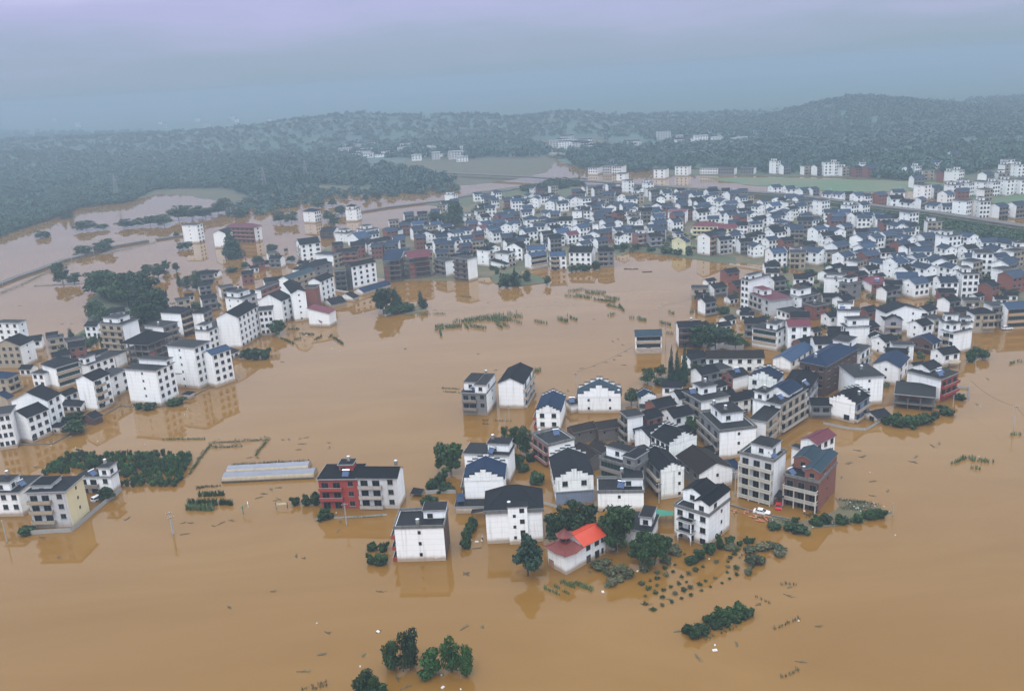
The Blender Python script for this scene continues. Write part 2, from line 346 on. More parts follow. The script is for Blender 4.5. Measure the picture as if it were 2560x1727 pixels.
def roof_build(kind, rm, a, b, h, root, x0=0, y0=0, over=.5, pitch=None, step=True, name='roof', trim='trim'):
    """roof over the local rectangle [x0,x0+a]x[y0,y0+b] at height h; returns the wall gables it needs"""
    p = pitch or ROOFP; m = MB(); gables = []
    if kind in ('gx', 'sx', 'gy', 'sy'):
        ax = 'x' if kind[1] == 'x' else 'y'; span, ln = (b, a) if ax == 'x' else (a, b); s0, l0 = (y0, x0) if ax == 'x' else (x0, y0)
        rh = p * span / 2; o = over; t = .16; oe = over * .7 if kind[0] == 'g' else -.1
        prof = [(s0 - o, h - o * p + .01), (s0 + span / 2, h + rh + .01), (s0 + span + o, h - o * p + .01), (s0 + span + o, h - o * p + t), (s0 + span / 2, h + rh + t), (s0 - o, h - o * p + t)]
        m.extrude(prof, ax, l0 - oe, l0 + ln + oe, [trim, trim, trim, rm, rm, trim], trim)
        rd = .13                                # ridge tiles
        m.extrude([(s0 + span / 2 - rd, h + rh + t - .05), (s0 + span / 2 + rd, h + rh + t - .05), (s0 + span / 2 + rd * .6, h + rh + t + .12), (s0 + span / 2 - rd * .6, h + rh + t + .12)], ax, l0 - oe - .05, l0 + ln + oe + .05, rm, rm)
        gables.append((ax, s0, span, l0, ln, rh))
        ro = m.build(name, root)
        if kind[0] == 's' and step:
            ns = 3; tk = .3
            for e in (l0 - .12, l0 + ln - tk + .12):
                g = MB()
                for k in range(2 * ns + 1):
                    wd = span / (2 * ns + 1); c0 = s0 + k * wd; kk = min(k, 2 * ns - k)
                    zt = h + rh * (kk + .8) / (ns + .3) + .35
                    q0, q1 = (c0 if kk == k else c0), (c0 + wd)
                    if ax == 'x': g.box(e, e + tk, q0, q1, h - .3, zt, 'WALL'); g.box(e - .12, e + tk + .12, q0 - .1, q1 + .1, zt, zt + .13, 'slate')
                    else: g.box(q0, q1, e, e + tk, h - .3, zt, 'WALL'); g.box(q0 - .1, q1 + .1, e - .12, e + tk + .12, zt, zt + .13, 'slate')
                g.names = [roof_build.wall if n == 'WALL' else n for n in g.names]
                g.build('stepped_gable', root)
        return ro, gables, rh
    if kind == 'hip':
        o = over; t = .16; X0, X1, Y0, Y1 = x0 - o, x0 + a + o, y0 - o, y0 + b + o; z = h + .01
        A, B = X1 - X0, Y1 - Y0; rh = p * min(A, B) / 2
        if A >= B: r1, r2 = (X0 + B / 2, Y0 + B / 2), (X1 - B / 2, Y0 + B / 2)
        else: r1, r2 = (X0 + A / 2, Y0 + A / 2), (X0 + A / 2, Y1 - A / 2)
        m.box(X0, X1, Y0, Y1, z, z + t, trim); zt = z + t + .004
        c = [(X0, Y0, zt), (X1, Y0, zt), (X1, Y1, zt), (X0, Y1, zt)]; R1 = (*r1, zt + rh); R2 = (*r2, zt + rh)
        if A >= B: fs = [[c[0], c[1], R2, R1], [c[1], c[2], R2], [c[2], c[3], R1, R2], [c[3], c[0], R1]]
        else: fs = [[c[0], c[1], R1], [c[1], c[2], R2, R1], [c[2], c[3], R2], [c[3], c[0], R1, R2]]
        for f in fs: m.poly(f, rm)
        m.bar(R1, R2, .14, rm, n=5)
        for q, r in ((c[0], R1), (c[1], R2 if A >= B else R1), (c[2], R2), (c[3], R1 if A >= B else R2)): m.bar(q, r, .1, rm, n=4)
        return m.build(name, root), [], rh
    if kind == 'shed':
        o = over; rh = .22 * b; prof = [(y0 - o, h + .01), (y0 + b + o, h + rh), (y0 + b + o, h + rh + .16), (y0 - o, h + .17)]
        m.extrude(prof, 'x', x0 - o, x0 + a + o, [trim, trim, rm, trim], trim)
        m.poly([(x0, y0 + .01, h), (x0, y0 + b, h + rh), (x0, y0 + b, h)], roof_build.wall); m.poly([(x0 + a, y0 + .01, h), (x0 + a, y0 + b, h), (x0 + a, y0 + b, h + rh)], roof_build.wall); m.poly([(x0, y0 + b, h), (x0, y0 + b, h + rh), (x0 + a, y0 + b, h + rh), (x0 + a, y0 + b, h)], roof_build.wall)
        return m.build(name, root), [], rh
    if kind == 'par':                          # flat deck behind a parapet
        m.box(x0 + .2, x0 + a - .2, y0 + .2, y0 + b - .2, h - .1, h + .06, rm)
        ro = m.build(name, root); q = MB(); o = .25; t = .2; ph = .75
        q.box(x0 - o, x0 + a + o, y0 - o, y0 - o + t, h - .12, h + ph, 'curb'); q.box(x0 - o, x0 + a + o, y0 + b + o - t, y0 + b + o, h - .12, h + ph, 'curb')
        q.box(x0 - o, x0 - o + t, y0 - o + t, y0 + b + o - t, h - .12, h + ph, 'curb'); q.box(x0 + a + o - t, x0 + a + o, y0 - o + t, y0 + b + o - t, h - .12, h + ph, 'curb')
        q.box(x0 - o + t, x0 + a + o - t, y0 - o + t, y0 + b + o - t, h - .2, h - .11, 'curb')
        q.build('parapet', root); return ro, [], .06
    o = over; m.box(x0 - o, x0 + a + o, y0 - o, y0 + b + o, h + .005, h + .2, trim)
    m.box(x0 - o + .12, x0 + a + o - .12, y0 - o + .12, y0 + b + o - .12, h + .2, h + .26, rm)
    m.box(x0 - o, x0 + a + o, y0 - o, y0 - o + .1, h + .2, h + .34, 'trim'); m.box(x0 - o, x0 - o + .1, y0 - o + .1, y0 + b + o, h + .2, h + .34, 'trim')
    return m.build(name, root), [], .26
roof_build.wall = 'white'
def facade(root, spec, side, a, b, h, mw, x0=0, y0=0, glass=None):
    ln = a if side == 'R' else b
    def place(name, me, s, z, par=root, outw=0.0):
        o = link(name, me, par)
        if side == 'R': o.location = (x0 + s, y0 - .003 - outw, z)
        else: o.location = (x0 - .003 - outw, y0 + b - s, z); o.rotation_euler = (0, 0, -math.pi / 2)
        return o
    nf = int((h + 1.2) / FH + .3); zs = [h - FH * (k + 1) for k in range(nf)]     # floor levels, top floor first
    for tok in spec.split('+'):
        if not tok or tok == 'b': continue
        c = tok[0]; rest = tok[1:]; at = None
        if c == 'k':                           # tiers of baluster balconies carried by round columns
            n = int(rest)
            for z in zs:
                if z > .2: place('balcony', balc_mesh(ln * .96, 1.5, mw, 'cream'), ln * .5, z)
                for j in range(n):
                    if z + 1.2 > .3: place('window', win_mesh(min(1.9, .62 * ln / n), 2.0, glass or 'glass', sill=False), ln * (j + .5) / n, z + 1.2)
            for j in range(n + 1):
                key = ('col', round(h, 1))
                if key not in CACHE:
                    q_ = MB(); q_.bar((0, -1.38, -1.2), (0, -1.38, round(h, 1) - FH + .2), .17, 'cream', n=8); CACHE[key] = q_.mesh('column')
                place('column', CACHE[key], ln * .03 + ln * .94 * j / n, 0)
            continue
        if '@' in rest: rest, at = rest.split('@'); at = float(at)
        n = int(rest) if rest else 2
        for k, z in enumerate(zs):
            if c == 'w':
                zc = z + 1.75
                if zc - .8 < .15: continue
                for j in range(n):
                    s = ln * ((j + .5) / n if at is None else at); place('window', win_mesh(min(1.6, .62 * ln / n), 1.6, glass or 'glass'), s, zc)
            elif c == 's':
                zc = z + 1.8
                if zc - .5 < .1: continue
                for j in range(n):
                    s = ln * ((j + .5) / n if at is None else at); place('window', win_mesh(.8, 1.0, sill=False), s, zc)
            elif c in 'lmr':
                blen = ln * (.97 if c == 'l' else .6); bc = ln * (.5 if c == 'l' else .31 if c == 'm' else .69)
                if z > .2: place('balcony', balc_mesh(blen, 1.2, mw if c != 'r' else mw, 'solid'), bc, z)
                nn = n if c == 'l' else max(1, n - 1)
                for j in range(nn):
                    s = bc - blen / 2 + blen * (j + .5) / nn
                    if z + 1.15 > .35: place('window', win_mesh(min(2.2, .7 * blen / nn), 2.1, glass or 'glass', sill=False), s, z + 1.2)
                if c != 'l' and z + 1.75 - .8 > .15: place('window', win_mesh(1.6, 1.6), ln * (.82 if c == 'm' else .18), z + 1.75)
            elif c == 'g':                     # glazed-in gallery: long panes between white bands
                if z + 1.0 < .2: continue
                place('window', win_mesh(ln * .92, 1.7, 'greenglass' if glass is None else glass, sill=False), ln * .5, z + 1.95, outw=.0)
                if z > .2: place('balcony', balc_mesh(ln * .98, .35, mw), ln * .5, z)
            elif c == 'd':                     # a door-sized dark opening on the lowest dry floor only
                if k == len(zs) - 1 or zs[k + 1] + 1.2 < .3:
                    place('door', win_mesh(2.0, 1.9, 'glass', sill=False), ln * (.5 if at is None else at), max(z + 1.1, .75))
                    break
            elif c == 'v':                     # stairwell slit
                place('window', win_mesh(.9, h * .72, 'glass', sill=False), ln * (.5 if at is None else at), h * .52); break
def body(root, a, b, h, wl, wr, gables, x0=0, y0=0, z0=-1.2, name='wall'):
    m = MB(); x1, y1 = x0 + a, y0 + b
    def side(pts, mt): m.poly(pts, mt)
    tr = {'x': None, 'y': None}
    for ax, s0, span, l0, ln, rh in gables: tr[ax] = rh
    L_ = [(x0, y1, z0), (x0, y0, z0), (x0, y0, h), (x0, y1, h)]; R_f = [(x0, y0, z0), (x1, y0, z0), (x1, y0, h), (x0, y0, h)]
    L2 = [(x1, y0, z0), (x1, y1, z0), (x1, y1, h), (x1, y0, h)]; R2 = [(x1, y1, z0), (x0, y1, z0), (x0, y1, h), (x1, y1, h)]
    if tr['x']:
        L_.insert(3, (x0, (y0 + y1) / 2, h + tr['x'])); L2.insert(3, (x1, (y0 + y1) / 2, h + tr['x']))
    if tr['y']:
        R_f.insert(3, ((x0 + x1) / 2, y0, h + tr['y'])); R2.insert(3, ((x0 + x1) / 2, y1, h + tr['y']))
    side(L_, wl); side(R_f, wr); side(L2, wl); side(R2, wr)
    if not gables: m.poly([(x0, y0, h), (x1, y0, h), (x1, y1, h), (x0, y1, h)], wr)
    return m.build(name, root)
FOOT = []                                      # footprints already taken (centre, radius, height)
def make_house(label, cat, name, org, ang, a, b, h, roof='flat', rm=None, wl='white', wr='white', fl='b', fr='b', ph=(), tank=(), solar=(), over=.5, group=None, bm=None, glass=None, pitch=None, foot=True, band=None, frame=False):
    ca, sa = math.cos(ang), math.sin(ang); c = Vector((org[0] + ca * a / 2 - sa * b / 2, org[1] + sa * a / 2 + ca * b / 2, 0))
    root = empty(name, c, ang); tag(root, label, cat, group)
    if foot: FOOT.append((c.x, c.y, max(a, b) * .5, h))
    x0, y0 = -a / 2, -b / 2; rm = rm or ('membrane' if roof in ('flat', 'par') else 'slate'); roof_build.wall = wl if roof in ('gx', 'sx') else wr
    ro, gb, rh = roof_build(roof, rm, a, b, h, root, x0, y0, over, pitch)
    if frame:                                  # bare concrete frame with brick infill in places
        m = MB(); nx, ny = max(2, round(a / 4)), max(2, round(b / 4))
        for i in range(nx + 1):
            for j in range(ny + 1):
                px, py = x0 + .2 + (a - .4) * i / nx, y0 + .2 + (b - .4) * j / ny; m.box(px - .18, px + .18, py - .18, py + .18, -1.2, h, 'concrete')
        m.build('column', root); z = h - FH
        while z > .3:
            m = MB(); m.box(x0 - .3, x0 + a + .3, y0 - .3, y0 + b + .3, z - .22, z, 'concrete'); m.build('floor_slab', root); z -= FH
        m = MB(); m.box(x0 + a * .35, x0 + a * .95, y0 + b * .3, y0 + b * .9, -1.2, h - .02, wl); m.box(x0 + .4, x0 + a * .3, y0 + .35, y0 + .55, -1.2, h - FH * 1.2, wl)
        m.build('wall', root)
    else: body(root, a, b, h, wl, wr, gb, x0, y0)
    if band:                                   # differently painted lowest storey, a skin just proud of the wall
        m = MB(); e = .05; m.poly([(x0 - e, y0 - e, -1.2), (x0 + a + e, y0 - e, -1.2), (x0 + a + e, y0 - e, band[1]), (x0 - e, y0 - e, band[1])], band[0]); m.poly([(x0 - e, y0 + b, -1.2), (x0 - e, y0 - e, -1.2), (x0 - e, y0 - e, band[1]), (x0 - e, y0 + b, band[1])], 'white')
        m.box(x0 - .35, x0 + a + .35, y0 - .4, y0, band[1], band[1] + .14, 'trim'); m.build('lower_wall', root)
    facade(root, fl, 'L', a, b, h, bm or wl, x0, y0, glass); facade(root, fr, 'R', a, b, h, bm or wr, x0, y0, glass)
    if roof in ('flat', 'par') and not frame:
        zt = h + .26 if roof == 'flat' else h + .06
        for q in ph:
            fx0, fx1, fy0, fy1, dh = q[:5]; rk = q[5] if len(q) > 5 else 'flat'; rmm = q[6] if len(q) > 6 else rm if rk == 'flat' else 'slate'; wm = q[7] if len(q) > 7 else 'white'
            X0, Y0, A, B = x0 + a * fx0 + .02, y0 + b * fy0 + .02, a * (fx1 - fx0) - .04, b * (fy1 - fy0) - .04
            roof_build.wall = wm
            t = MB(); t.box(X0, X0 + A, Y0, Y0 + B, zt - .3, h + dh, wm)
            if rk == 'gx':
                g = ROOFP * B / 2; t.poly([(X0, Y0 + B, h + dh), (X0, Y0, h + dh), (X0, Y0 + B / 2, h + dh + g)], wm); t.poly([(X0 + A, Y0, h + dh), (X0 + A, Y0 + B, h + dh), (X0 + A, Y0 + B / 2, h + dh + g)], wm)
            if rk == 'gy':
                g = ROOFP * A / 2; t.poly([(X0, Y0, h + dh), (X0 + A, Y0, h + dh), (X0 + A / 2, Y0, h + dh + g)], wm); t.poly([(X0 + A, Y0 + B, h + dh), (X0, Y0 + B, h + dh), (X0 + A / 2, Y0 + B, h + dh + g)], wm)
            st = t.build('stair_tower', root); roof_build(rk, rmm, A, B, h + dh, st, X0, Y0, .35)
            if fy0 > .12 or dh < 4: o = link('window', win_mesh(.9 if A < 4 else 1.5, 1.4), st); o.location = (X0 + A * .3, Y0 - .004, h + dh - 1.4)
            if fx0 < .5 and B > 2.5: o = link('window', win_mesh(1.4, 1.4), st); o.location = (X0 - .004, Y0 + B * .5, h + dh - 1.4); o.rotation_euler = (0, 0, -math.pi / 2)
        rng = random.Random(int(abs(c.x * 31 + c.y * 17)))
    else: zt = h + rh * .75
    for q in tank: o = link('water_tank', tank_mesh(), root); o.location = (x0 + a * q[0], y0 + b * q[1], (q[2] + h if len(q) > 2 else zt))
    for q in solar: o = link('solar_heater', solar_mesh(), root); o.location = (x0 + a * q[0], y0 + b * q[1], (q[2] + h if len(q) > 2 else zt)); o.rotation_euler = (0, 0, q[3] if len(q) > 3 else -.3)
    return root
def HS(label, c, N, L, Rr, base, cat='house', name='house', **k):
    """house seen at crop c: near top corner N, left top corner L, right top corner Rr (or a depth in metres), base = pixel row of the near corner's foot, or metres"""
    h = base if base <= 40 else hsolve(c, N[0], N[1], base)
    n = G(c, N[0], N[1], h)
    u = v = None
    if not isinstance(Rr, (int, float)): u = G(c, Rr[0], Rr[1], h) - n
    if not isinstance(L, (int, float)): v = G(c, L[0], L[1], h) - n
    if u is None: au = math.atan2(v.y, v.x) - math.pi / 2; a, b = float(Rr), v.length
    elif v is None: au = math.atan2(u.y, u.x); a, b = u.length, float(L)
    else:
        a, b = u.length, v.length; a1 = math.atan2(u.y, u.x); a2 = math.atan2(v.y, v.x) - math.pi / 2
        d = (a2 - a1 + math.pi) % (2 * math.pi) - math.pi; wt = b / (a + b)
        pu = proj(n + u); pv = proj(n + v); pn = proj(n)          # trust the edge that runs across the picture
        wu, wv = abs(pu[0] - pn[0]) + 2, abs(pv[0] - pn[0]) + 2
        au = a1 + d * wv / (wu + wv)
        # lengths that keep the far corners on their picture columns
        def fit(dr, tgt, guess):
            lo, hi = 1.5, 60.0
            s = 1 if tgt > pn[0] else -1
            for _ in range(30):
                mm = (lo + hi) / 2
                if (proj(n + dr * mm)[0] - tgt) * s > 0: hi = mm
                else: lo = mm
            return min(max(lo, guess * .45), guess * 2.0, 40)
        a = fit(Vector((math.cos(au), math.sin(au), 0)), pu[0], a) if wu > 8 else a
        b = fit(Vector((-math.sin(au), math.cos(au), 0)), pv[0], b) if wv > 8 else b
    return make_house(label, cat, name, (n.x, n.y), au, max(a, 2), max(b, 2), h, **k)
# ------------------------------------------------------------------ plants
def crown_data(seed, kind, n, leaf):
    r = np.random.default_rng(seed); P = []; Nn = []
    if kind == 'round':
        lob = [(0, 0, .55, .36), (0, 0, .4, .3)] + [(k * math.cos(t), k * math.sin(t), z, q) for t, z, q, k in zip(r.uniform(0, 6.28, 22), r.uniform(.22, .82, 22), r.uniform(.09, .2, 22), r.uniform(.22, .44, 22))]
        lob = [(x_, y_, z_, q_) for x_, y_, z_, q_ in lob if x_ * x_ + y_ * y_ < .2 * (1.15 - abs(z_ - .45) * 1.3)]
        lob += [(.14 * math.cos(t), .14 * math.sin(t), .86, .1) for t in r.uniform(0, 6.28, 3)]
    elif kind == 'tall':
        lob = [(.15 * r.normal(), .15 * r.normal(), z, .36 - .22 * abs(z - .42)) for z in np.linspace(.2, .9, 9)]
    elif kind == 'cone':
        lob = [(.05 * r.normal(), .05 * r.normal(), z, .46 * (1.04 - z) + .04) for z in np.linspace(.14, .96, 12)]
    elif kind == 'shrub':
        lob = [(k * math.cos(t), k * math.sin(t), z, q) for t, z, q, k in zip(r.uniform(0, 6.28, 14), r.uniform(.12, .62, 14), r.uniform(.1, .24, 14), r.uniform(.15, .45, 14))] + [(0, 0, .34, .34)]
    elif kind == 'pine':
        lob = [(rr * math.cos(t), rr * math.sin(t), z, q) for t, z, q, rr in zip(r.uniform(0, 6.28, 26), np.linspace(.34, .96, 26), np.linspace(.17, .08, 26), np.tile([.32, .12], 13) * np.linspace(1.1, .25, 26))]
    wt = np.array([l[3] ** 2 for l in lob]); wt /= wt.sum(); ix = r.choice(len(lob), n, p=wt); lob = np.array(lob)[ix]
    d = r.normal(size=(n, 3)); d /= np.linalg.norm(d, axis=1)[:, None]
    rad = lob[:, 3] * r.uniform(.4, 1.15, n) ** .6 * np.where(r.uniform(size=n) < .08, 1.25, 1)
    zsc = .62 if kind in ('round', 'pine') else .8 if kind == 'shrub' else .5
    C = lob[:, :3] + d * rad[:, None] * np.array([1, 1, zsc])
    nn = d + r.normal(size=(n, 3)) * .55; nn /= np.linalg.norm(nn, axis=1)[:, None]
    t = np.cross(nn, r.normal(size=(n, 3))); t /= np.linalg.norm(t, axis=1)[:, None]; bt = np.cross(nn, t)
    s = leaf * r.uniform(.6, 1.5, n)[:, None]
    V = np.stack([C - t * s, C + bt * s * .6, C + t * s, C - bt * s * .6], 1)
    V[:, :, 2] = np.maximum(V[:, :, 2], .01)
    return V.reshape(-1, 3)
def crown_mesh(kind, i, matname, n=1500, leaf=.045):
    key = (kind, i, matname, n)
    if key not in CACHE:
        V = crown_data(100 + i * 7 + len(kind), kind, n, leaf); CACHE[key] = npmesh('crown', V, np.arange(len(V)).reshape(-1, 4), matname)
    return CACHE[key]
def trunk_mesh(i):
    if ('trunk', i) not in CACHE:
        r = random.Random(i); b = MB(); top = Vector((r.uniform(-.04, .04), r.uniform(-.04, .04), .72)); mid = Vector((r.uniform(-.03, .03), r.uniform(-.03, .03), .34))
        b.bar((0, 0, -.12), mid, .035, 'bark', .026, 7); b.bar(mid, top, .026, 'bark', .010, 6)
        for k in range(6):
            t = r.uniform(0, 6.28); z = r.uniform(.26, .6); p = mid.lerp(top, max(0, (z - .34) / .4)) if z > .34 else mid * (z / .34)
            b.bar(p, p + Vector((.27 * math.cos(t), .27 * math.sin(t), r.uniform(.1, .22))), .013, 'bark', .004, 5)
        CACHE[('trunk', i)] = b.mesh('trunk')
    return CACHE[('trunk', i)]
TREEN = dict(round='broadleaf_tree', tall='broadleaf_tree', cone='conifer_tree', pine='pine_tree', shrub='shrub')
NT = [0]
def tree_at(p, h, wd, kind, label, mt=None, cat=None, group=None, shared=False, n=None):
    NT[0] += 1; i = NT[0] % 5; mt = mt or ('conifer' if kind in ('cone', 'pine') else 'leaf')
    rz = rnd.uniform(0, 6.28)
    if kind == 'shrub':
        o = link('shrub', crown_mesh('shrub', i, mt, n or 420, .085)); o.location = (p.x, p.y, -.15); o.scale = (wd, wd, h * 1.25); o.rotation_euler = (0, 0, rz)
        tag(o, label, cat or 'shrub', group)
    else:
        o = empty(TREEN[kind], (p.x, p.y, 0), rz); tag(o, label, cat or 'tree', group)
        c = link('crown', crown_mesh(kind, i, mt, n or (1700 if h > 6 else 900), .042 if h > 6 else .055), o); c.scale = (wd, wd, h)
        t = link('trunk', trunk_mesh(i), o); t.scale = (min(wd, h * .7), min(wd, h * .7), h)
    if shared: o['shared'] = 1
    return o
def TR(c, x, yt, yb, wpx, kind, label, **k):
    h = max(hsolve(c, x, yt, yb), .5); p = gbase(c, x, yt, h); d = (p - Vector((0, 0, CAMH))).length
    return tree_at(p, h, wpx / CR[c][2] * d / FPX, kind, label, **k)
# ------------------------------------------------------------------ water and land
m = MB(); m.poly([(-7400, -340, 0), (7400, -340, 0), (7400, 8900, 0), (-7400, 8900, 0)], 'floodwater'); struct(m.build('water'))
def land(name, pts, mt, z=.12, c='X', kind='structure'):
    P = [G(c, x, y, 0) for x, y in pts]
    # rough the outline
    Q = []
    for i, p in enumerate(P):
        q = P[(i + 1) % len(P)]; n = max(1, int((q - p).length / 14)); n = min(n, 40)
        for k in range(n):
            t = k / n; s = p.lerp(q, t); amp = min(3.5, (q - p).length * .06)
            Q.append(Vector((s.x + rnd.uniform(-amp, amp) * (k > 0), s.y + rnd.uniform(-amp, amp) * (k > 0), 0)))
    tri = tessellate_polygon([Q]); cen = sum(Q, Vector()) / len(Q)
    V = [(p.x, p.y, z) for p in Q] + [(p.x + (p.x - cen.x) * .004, p.y + (p.y - cen.y) * .004, -.6) for p in Q]; n = len(Q)
    F = [tuple(t) for t in tri] + [(i, (i + 1) % n, n + (i + 1) % n, n + i) for i in range(n)]
    me = bpy.data.meshes.new(name); me.from_pydata(V, [], F); me.materials.append(MT[mt]); me.update()
    o = link(name, me); o['kind'] = kind; return o
land('town_ground', [(760, 640), (905, 585), (1035, 545), (1140, 505), (1250, 478), (1400, 478), (1600, 482), (1900, 500), (2180, 540), (2560, 600), (2640, 800), (2480, 780), (2330, 740), (2050, 690), (1930, 665), (1830, 655), (1720, 628), (1600, 622), (1545, 640), (1480, 655), (1330, 672), (1260, 690), (1130, 702), (1000, 700), (900, 690), (830, 680)], 'earth', .12)
land('meadow', [(1060, 512), (1210, 478), (1330, 462), (1460, 470), (1420, 492), (1250, 500), (1130, 520)], 'grass', .3)
land('green_field', [(1770, 446), (1920, 444), (2290, 455), (2560, 470), (2560, 520), (2300, 478), (2150, 482), (1990, 474), (1860, 462)], 'field', .3)
land('railway_bank', [(2060, 505), (2210, 522), (2560, 565), (2640, 610), (2560, 608), (2360, 588), (2290, 570), (2090, 540)], 'grass', .5)
land('far_town_ground', [(1640, 438), (1900, 440), (2280, 452), (2560, 466), (2640, 470), (2640, 380), (2300, 410), (2000, 425), (1640, 425)], 'grass', .35)
land('valley_floor', [(-60, 400), (700, 395), (1300, 375), (1390, 398), (1370, 430), (1290, 448), (1180, 462), (1040, 470), (960, 482), (870, 475), (790, 470), (640, 500), (560, 505), (480, 490), (400, 486), (330, 500), (200, 515), (140, 540), (60, 570), (-60, 620)], 'marsh', .2)
land('river_bank', [(1450, 400), (1640, 385), (2640, 380), (2640, 345), (1400, 350), (1385, 380)], 'marsh', .25)
m = MB(); m.poly([(-7000, 1650, .45), (-60, 1650, .45), (-60, 2100, .45), (-7000, 2100, .45)], 'forest'); m.poly([(300, 1180, .45), (7000, 1180, .45), (7000, 2100, .45), (150, 2100, .45)], 'forest'); m.poly([(-7000, 2100, .45), (7000, 2100, .45), (7000, 8500, .45), (-7000, 8500, .45)], 'forest'); struct(m.build('plain'))
# ------------------------------------------------------------------ hills in the haze
HILLP = []
def hill(name, prof, Y, depth, mt='forest', seed=1, c='Y'):
    """ridge whose skyline passes through the points of prof, standing at distance Y"""
    pts = [atY(c, x, y, Y) for x, y in prof]; xs = np.array([p.x for p in pts]); zs = np.array([max(p.z, 2) for p in pts])
    NX, NY = 170, 26; X = np.linspace(xs[0], xs[-1], NX); r = np.random.default_rng(seed)
    top = np.interp(X, xs, zs); yy = np.linspace(-1, 1, NY); V = []
    ph = r.uniform(0, 6.28, 12); fr = r.uniform(.002, .02, 12)
    for j, t in enumerate(yy):
        yo = Y + t * depth; env = max(0, 1 - abs(t)) ** .8
        rough = sum(math.sin(1) * np.sin(X * f + p + t * 5 * (k % 3)) for k, (f, p) in enumerate(zip(fr, ph))) * .022
        z = top * env * (1 + rough * (0.6 if abs(t) > .1 else .3)) + r.uniform(-1, 1, NX) * 2.2 * env - (3 if env == 0 else 0)
        V.append(np.stack([X, np.full(NX, yo) + r.uniform(-5, 5, NX), z], 1))
    V = np.concatenate(V); F = [(j * NX + i, j * NX + i + 1, (j + 1) * NX + i + 1, (j + 1) * NX + i) for j in range(NY - 1) for i in range(NX - 1)]
    o = link(name, npmesh(name, V, np.array(F), mt)); struct(o); HILLP.append(V.reshape(NY, NX, 3)[2:int(NY * .62)]); return o
hill('hills', [(-600, 330), (100, 318), (420, 300), (530, 292), (650, 275), (800, 257), (900, 262), (1080, 262), (1180, 268), (1290, 254), (1400, 266), (1560, 262), (1720, 276), (1900, 290), (2900, 300)], 2150, 480, seed=3)
hill('hills', [(1350, 300), (1620, 285), (1780, 262), (1880, 232), (1960, 219), (2050, 228), (2130, 235), (2220, 252), (2330, 262), (2900, 270)], 1850, 380, seed=5)
hill('hills', [(1960, 345), (2060, 325), (2130, 298), (2200, 285), (2260, 284), (2330, 288), (2700, 290)], 1450, 230, seed=8)
hill('hills', [(1380, 372), (1460, 352), (1560, 338), (1700, 331), (1850, 325), (1960, 329), (2040, 345), (2080, 372)], 1300, 170, seed=12)
hill('hills', [(-700, 345), (-100, 345), (60, 350), (200, 357), (420, 352), (560, 345), (720, 350), (860, 365), (1000, 385)], 1750, 380, seed=14)
# ------------------------------------------------------------------ houses in the left-hand village
A = 'left village'
HS('tall white flat-roofed house cut off by left photo edge, below the gabled white one', 'A', (-70, 1235), 9, (86, 1213), 1545, fr='w3')
HS('white gabled house nearest the left edge, three window columns facing the flood', 'A', (242, 1248), (82, 1215), (432, 1163), 1480, roof='gx', fr='w3+d@.15')
HS('white house with broad slate roof just behind the white gabled one at left edge', 'A', (425, 1095), (100, 1093), (545, 1018), 12.4, roof='gx', fr='w2')
HS('tiny white outhouse with slate roof against the white gabled house by the trees', 'A', (540, 1338), (452, 1342), (597, 1310), 1392, roof='hip', fr='w1', fl='s1')
HS('small low white house with hipped slate roof between two tall white houses', 'A', (735, 1142), (560, 1138), (815, 1100), 1205, roof='gy', fl='w3', fr='w1')
HS('low dark brick shed with slate roof beside bushes on the left shore', 'A', (850, 1262), (738, 1236), (926, 1222), 2.6, cat='shed', name='shed', roof='gx', wl='brown', wr='brown')
HS('white gabled house with dark stairwell strip and three round balconies', 'A', (840, 915), (686, 905), (990, 850), 1195, roof='gx', fr='w1@.18+v@.42+m2')
HS('white flat-roofed house tucked behind the house with the stairwell strip', 'A', (1005, 885), 8, (1160, 805), 1075, fr='w2')
HS('stout white five-storey block with one column of small windows on its left wall', 'A', (1412, 827), (1132, 812), (1575, 755), 1142, fl='s1@.55', fr='w3', ph=[(.62, 1, .0, .9, 2.2)])
HS('tallest white block of left village, blank left wall and three window columns', 'A', (1757, 620), (1517, 610), (1903, 570), 990, fr='w3', fl='s1@.45')
HS('dark timber shed wedged between the two tallest white blocks', 'A', (1785, 858), (1597, 848), 4, 6.0, cat='shed', name='shed', roof='flat', wl='brown', wr='brown', fl='s2')
HS('tiny white shed with slate roof at the foot of the timber shed', 'A', (1722, 1042), (1662, 1045), (1762, 1030), 1080, cat='shed', name='shed', roof='hip', fr='s1', fl='s1')
HS('white house with blue roof and window canopies beside the tallest white block', 'A', (1922, 680), 6, (2092, 625), 975, roof='gx', rm='blueroof', fr='w3')
HS('low white annex with slate roof behind evergreen bushes', 'A', (2075, 680), 5, (2166, 645), 732, roof='shed', fr='w2')
HS('long white terrace block of six window columns, left end of the terrace', 'I', (440, 1192), 8, (680, 1086), 1385, fr='w6', tank=[(.3, .5), (.6, .5)], ph=[(.05, .3, .3, .9, 2.5)])
HS('tall white terrace block rising above its neighbours with four window columns', 'I', (703, 1066), 11, (880, 962), 1345, roof='gx', fr='w5')
HS('white terrace block with three window columns at the right end of terrace', 'I', (893, 1010), 9, (1016, 998), 1235, fr='w3')
HS('beige five-storey house with balconies and blank white side wall', 'A', (1110, 410), (902, 402), (1252, 364), 15, wl='beige', fl='l3', bm='beige', ph=[(.2, .95, .3, .95, 2.4)])
HS('unfinished concrete frame house under a big slate hip roof in left village', 'A', (1340, 592), (1096, 582), (1575, 500), 10, roof='hip', frame=True, wl='brick')
HS('low white house with flat slate roof beside the beige five-storey house', 'A', (1340, 472), (1182, 472), (1402, 446), 8, fl='w2')
HS('white flat-roofed house with dark balconies behind the unfinished frame house', 'A', (1480, 427), (1310, 418), (1610, 388), 10, fr='l2', wr='grey', bm='grey', tank=[(.1, .3)])
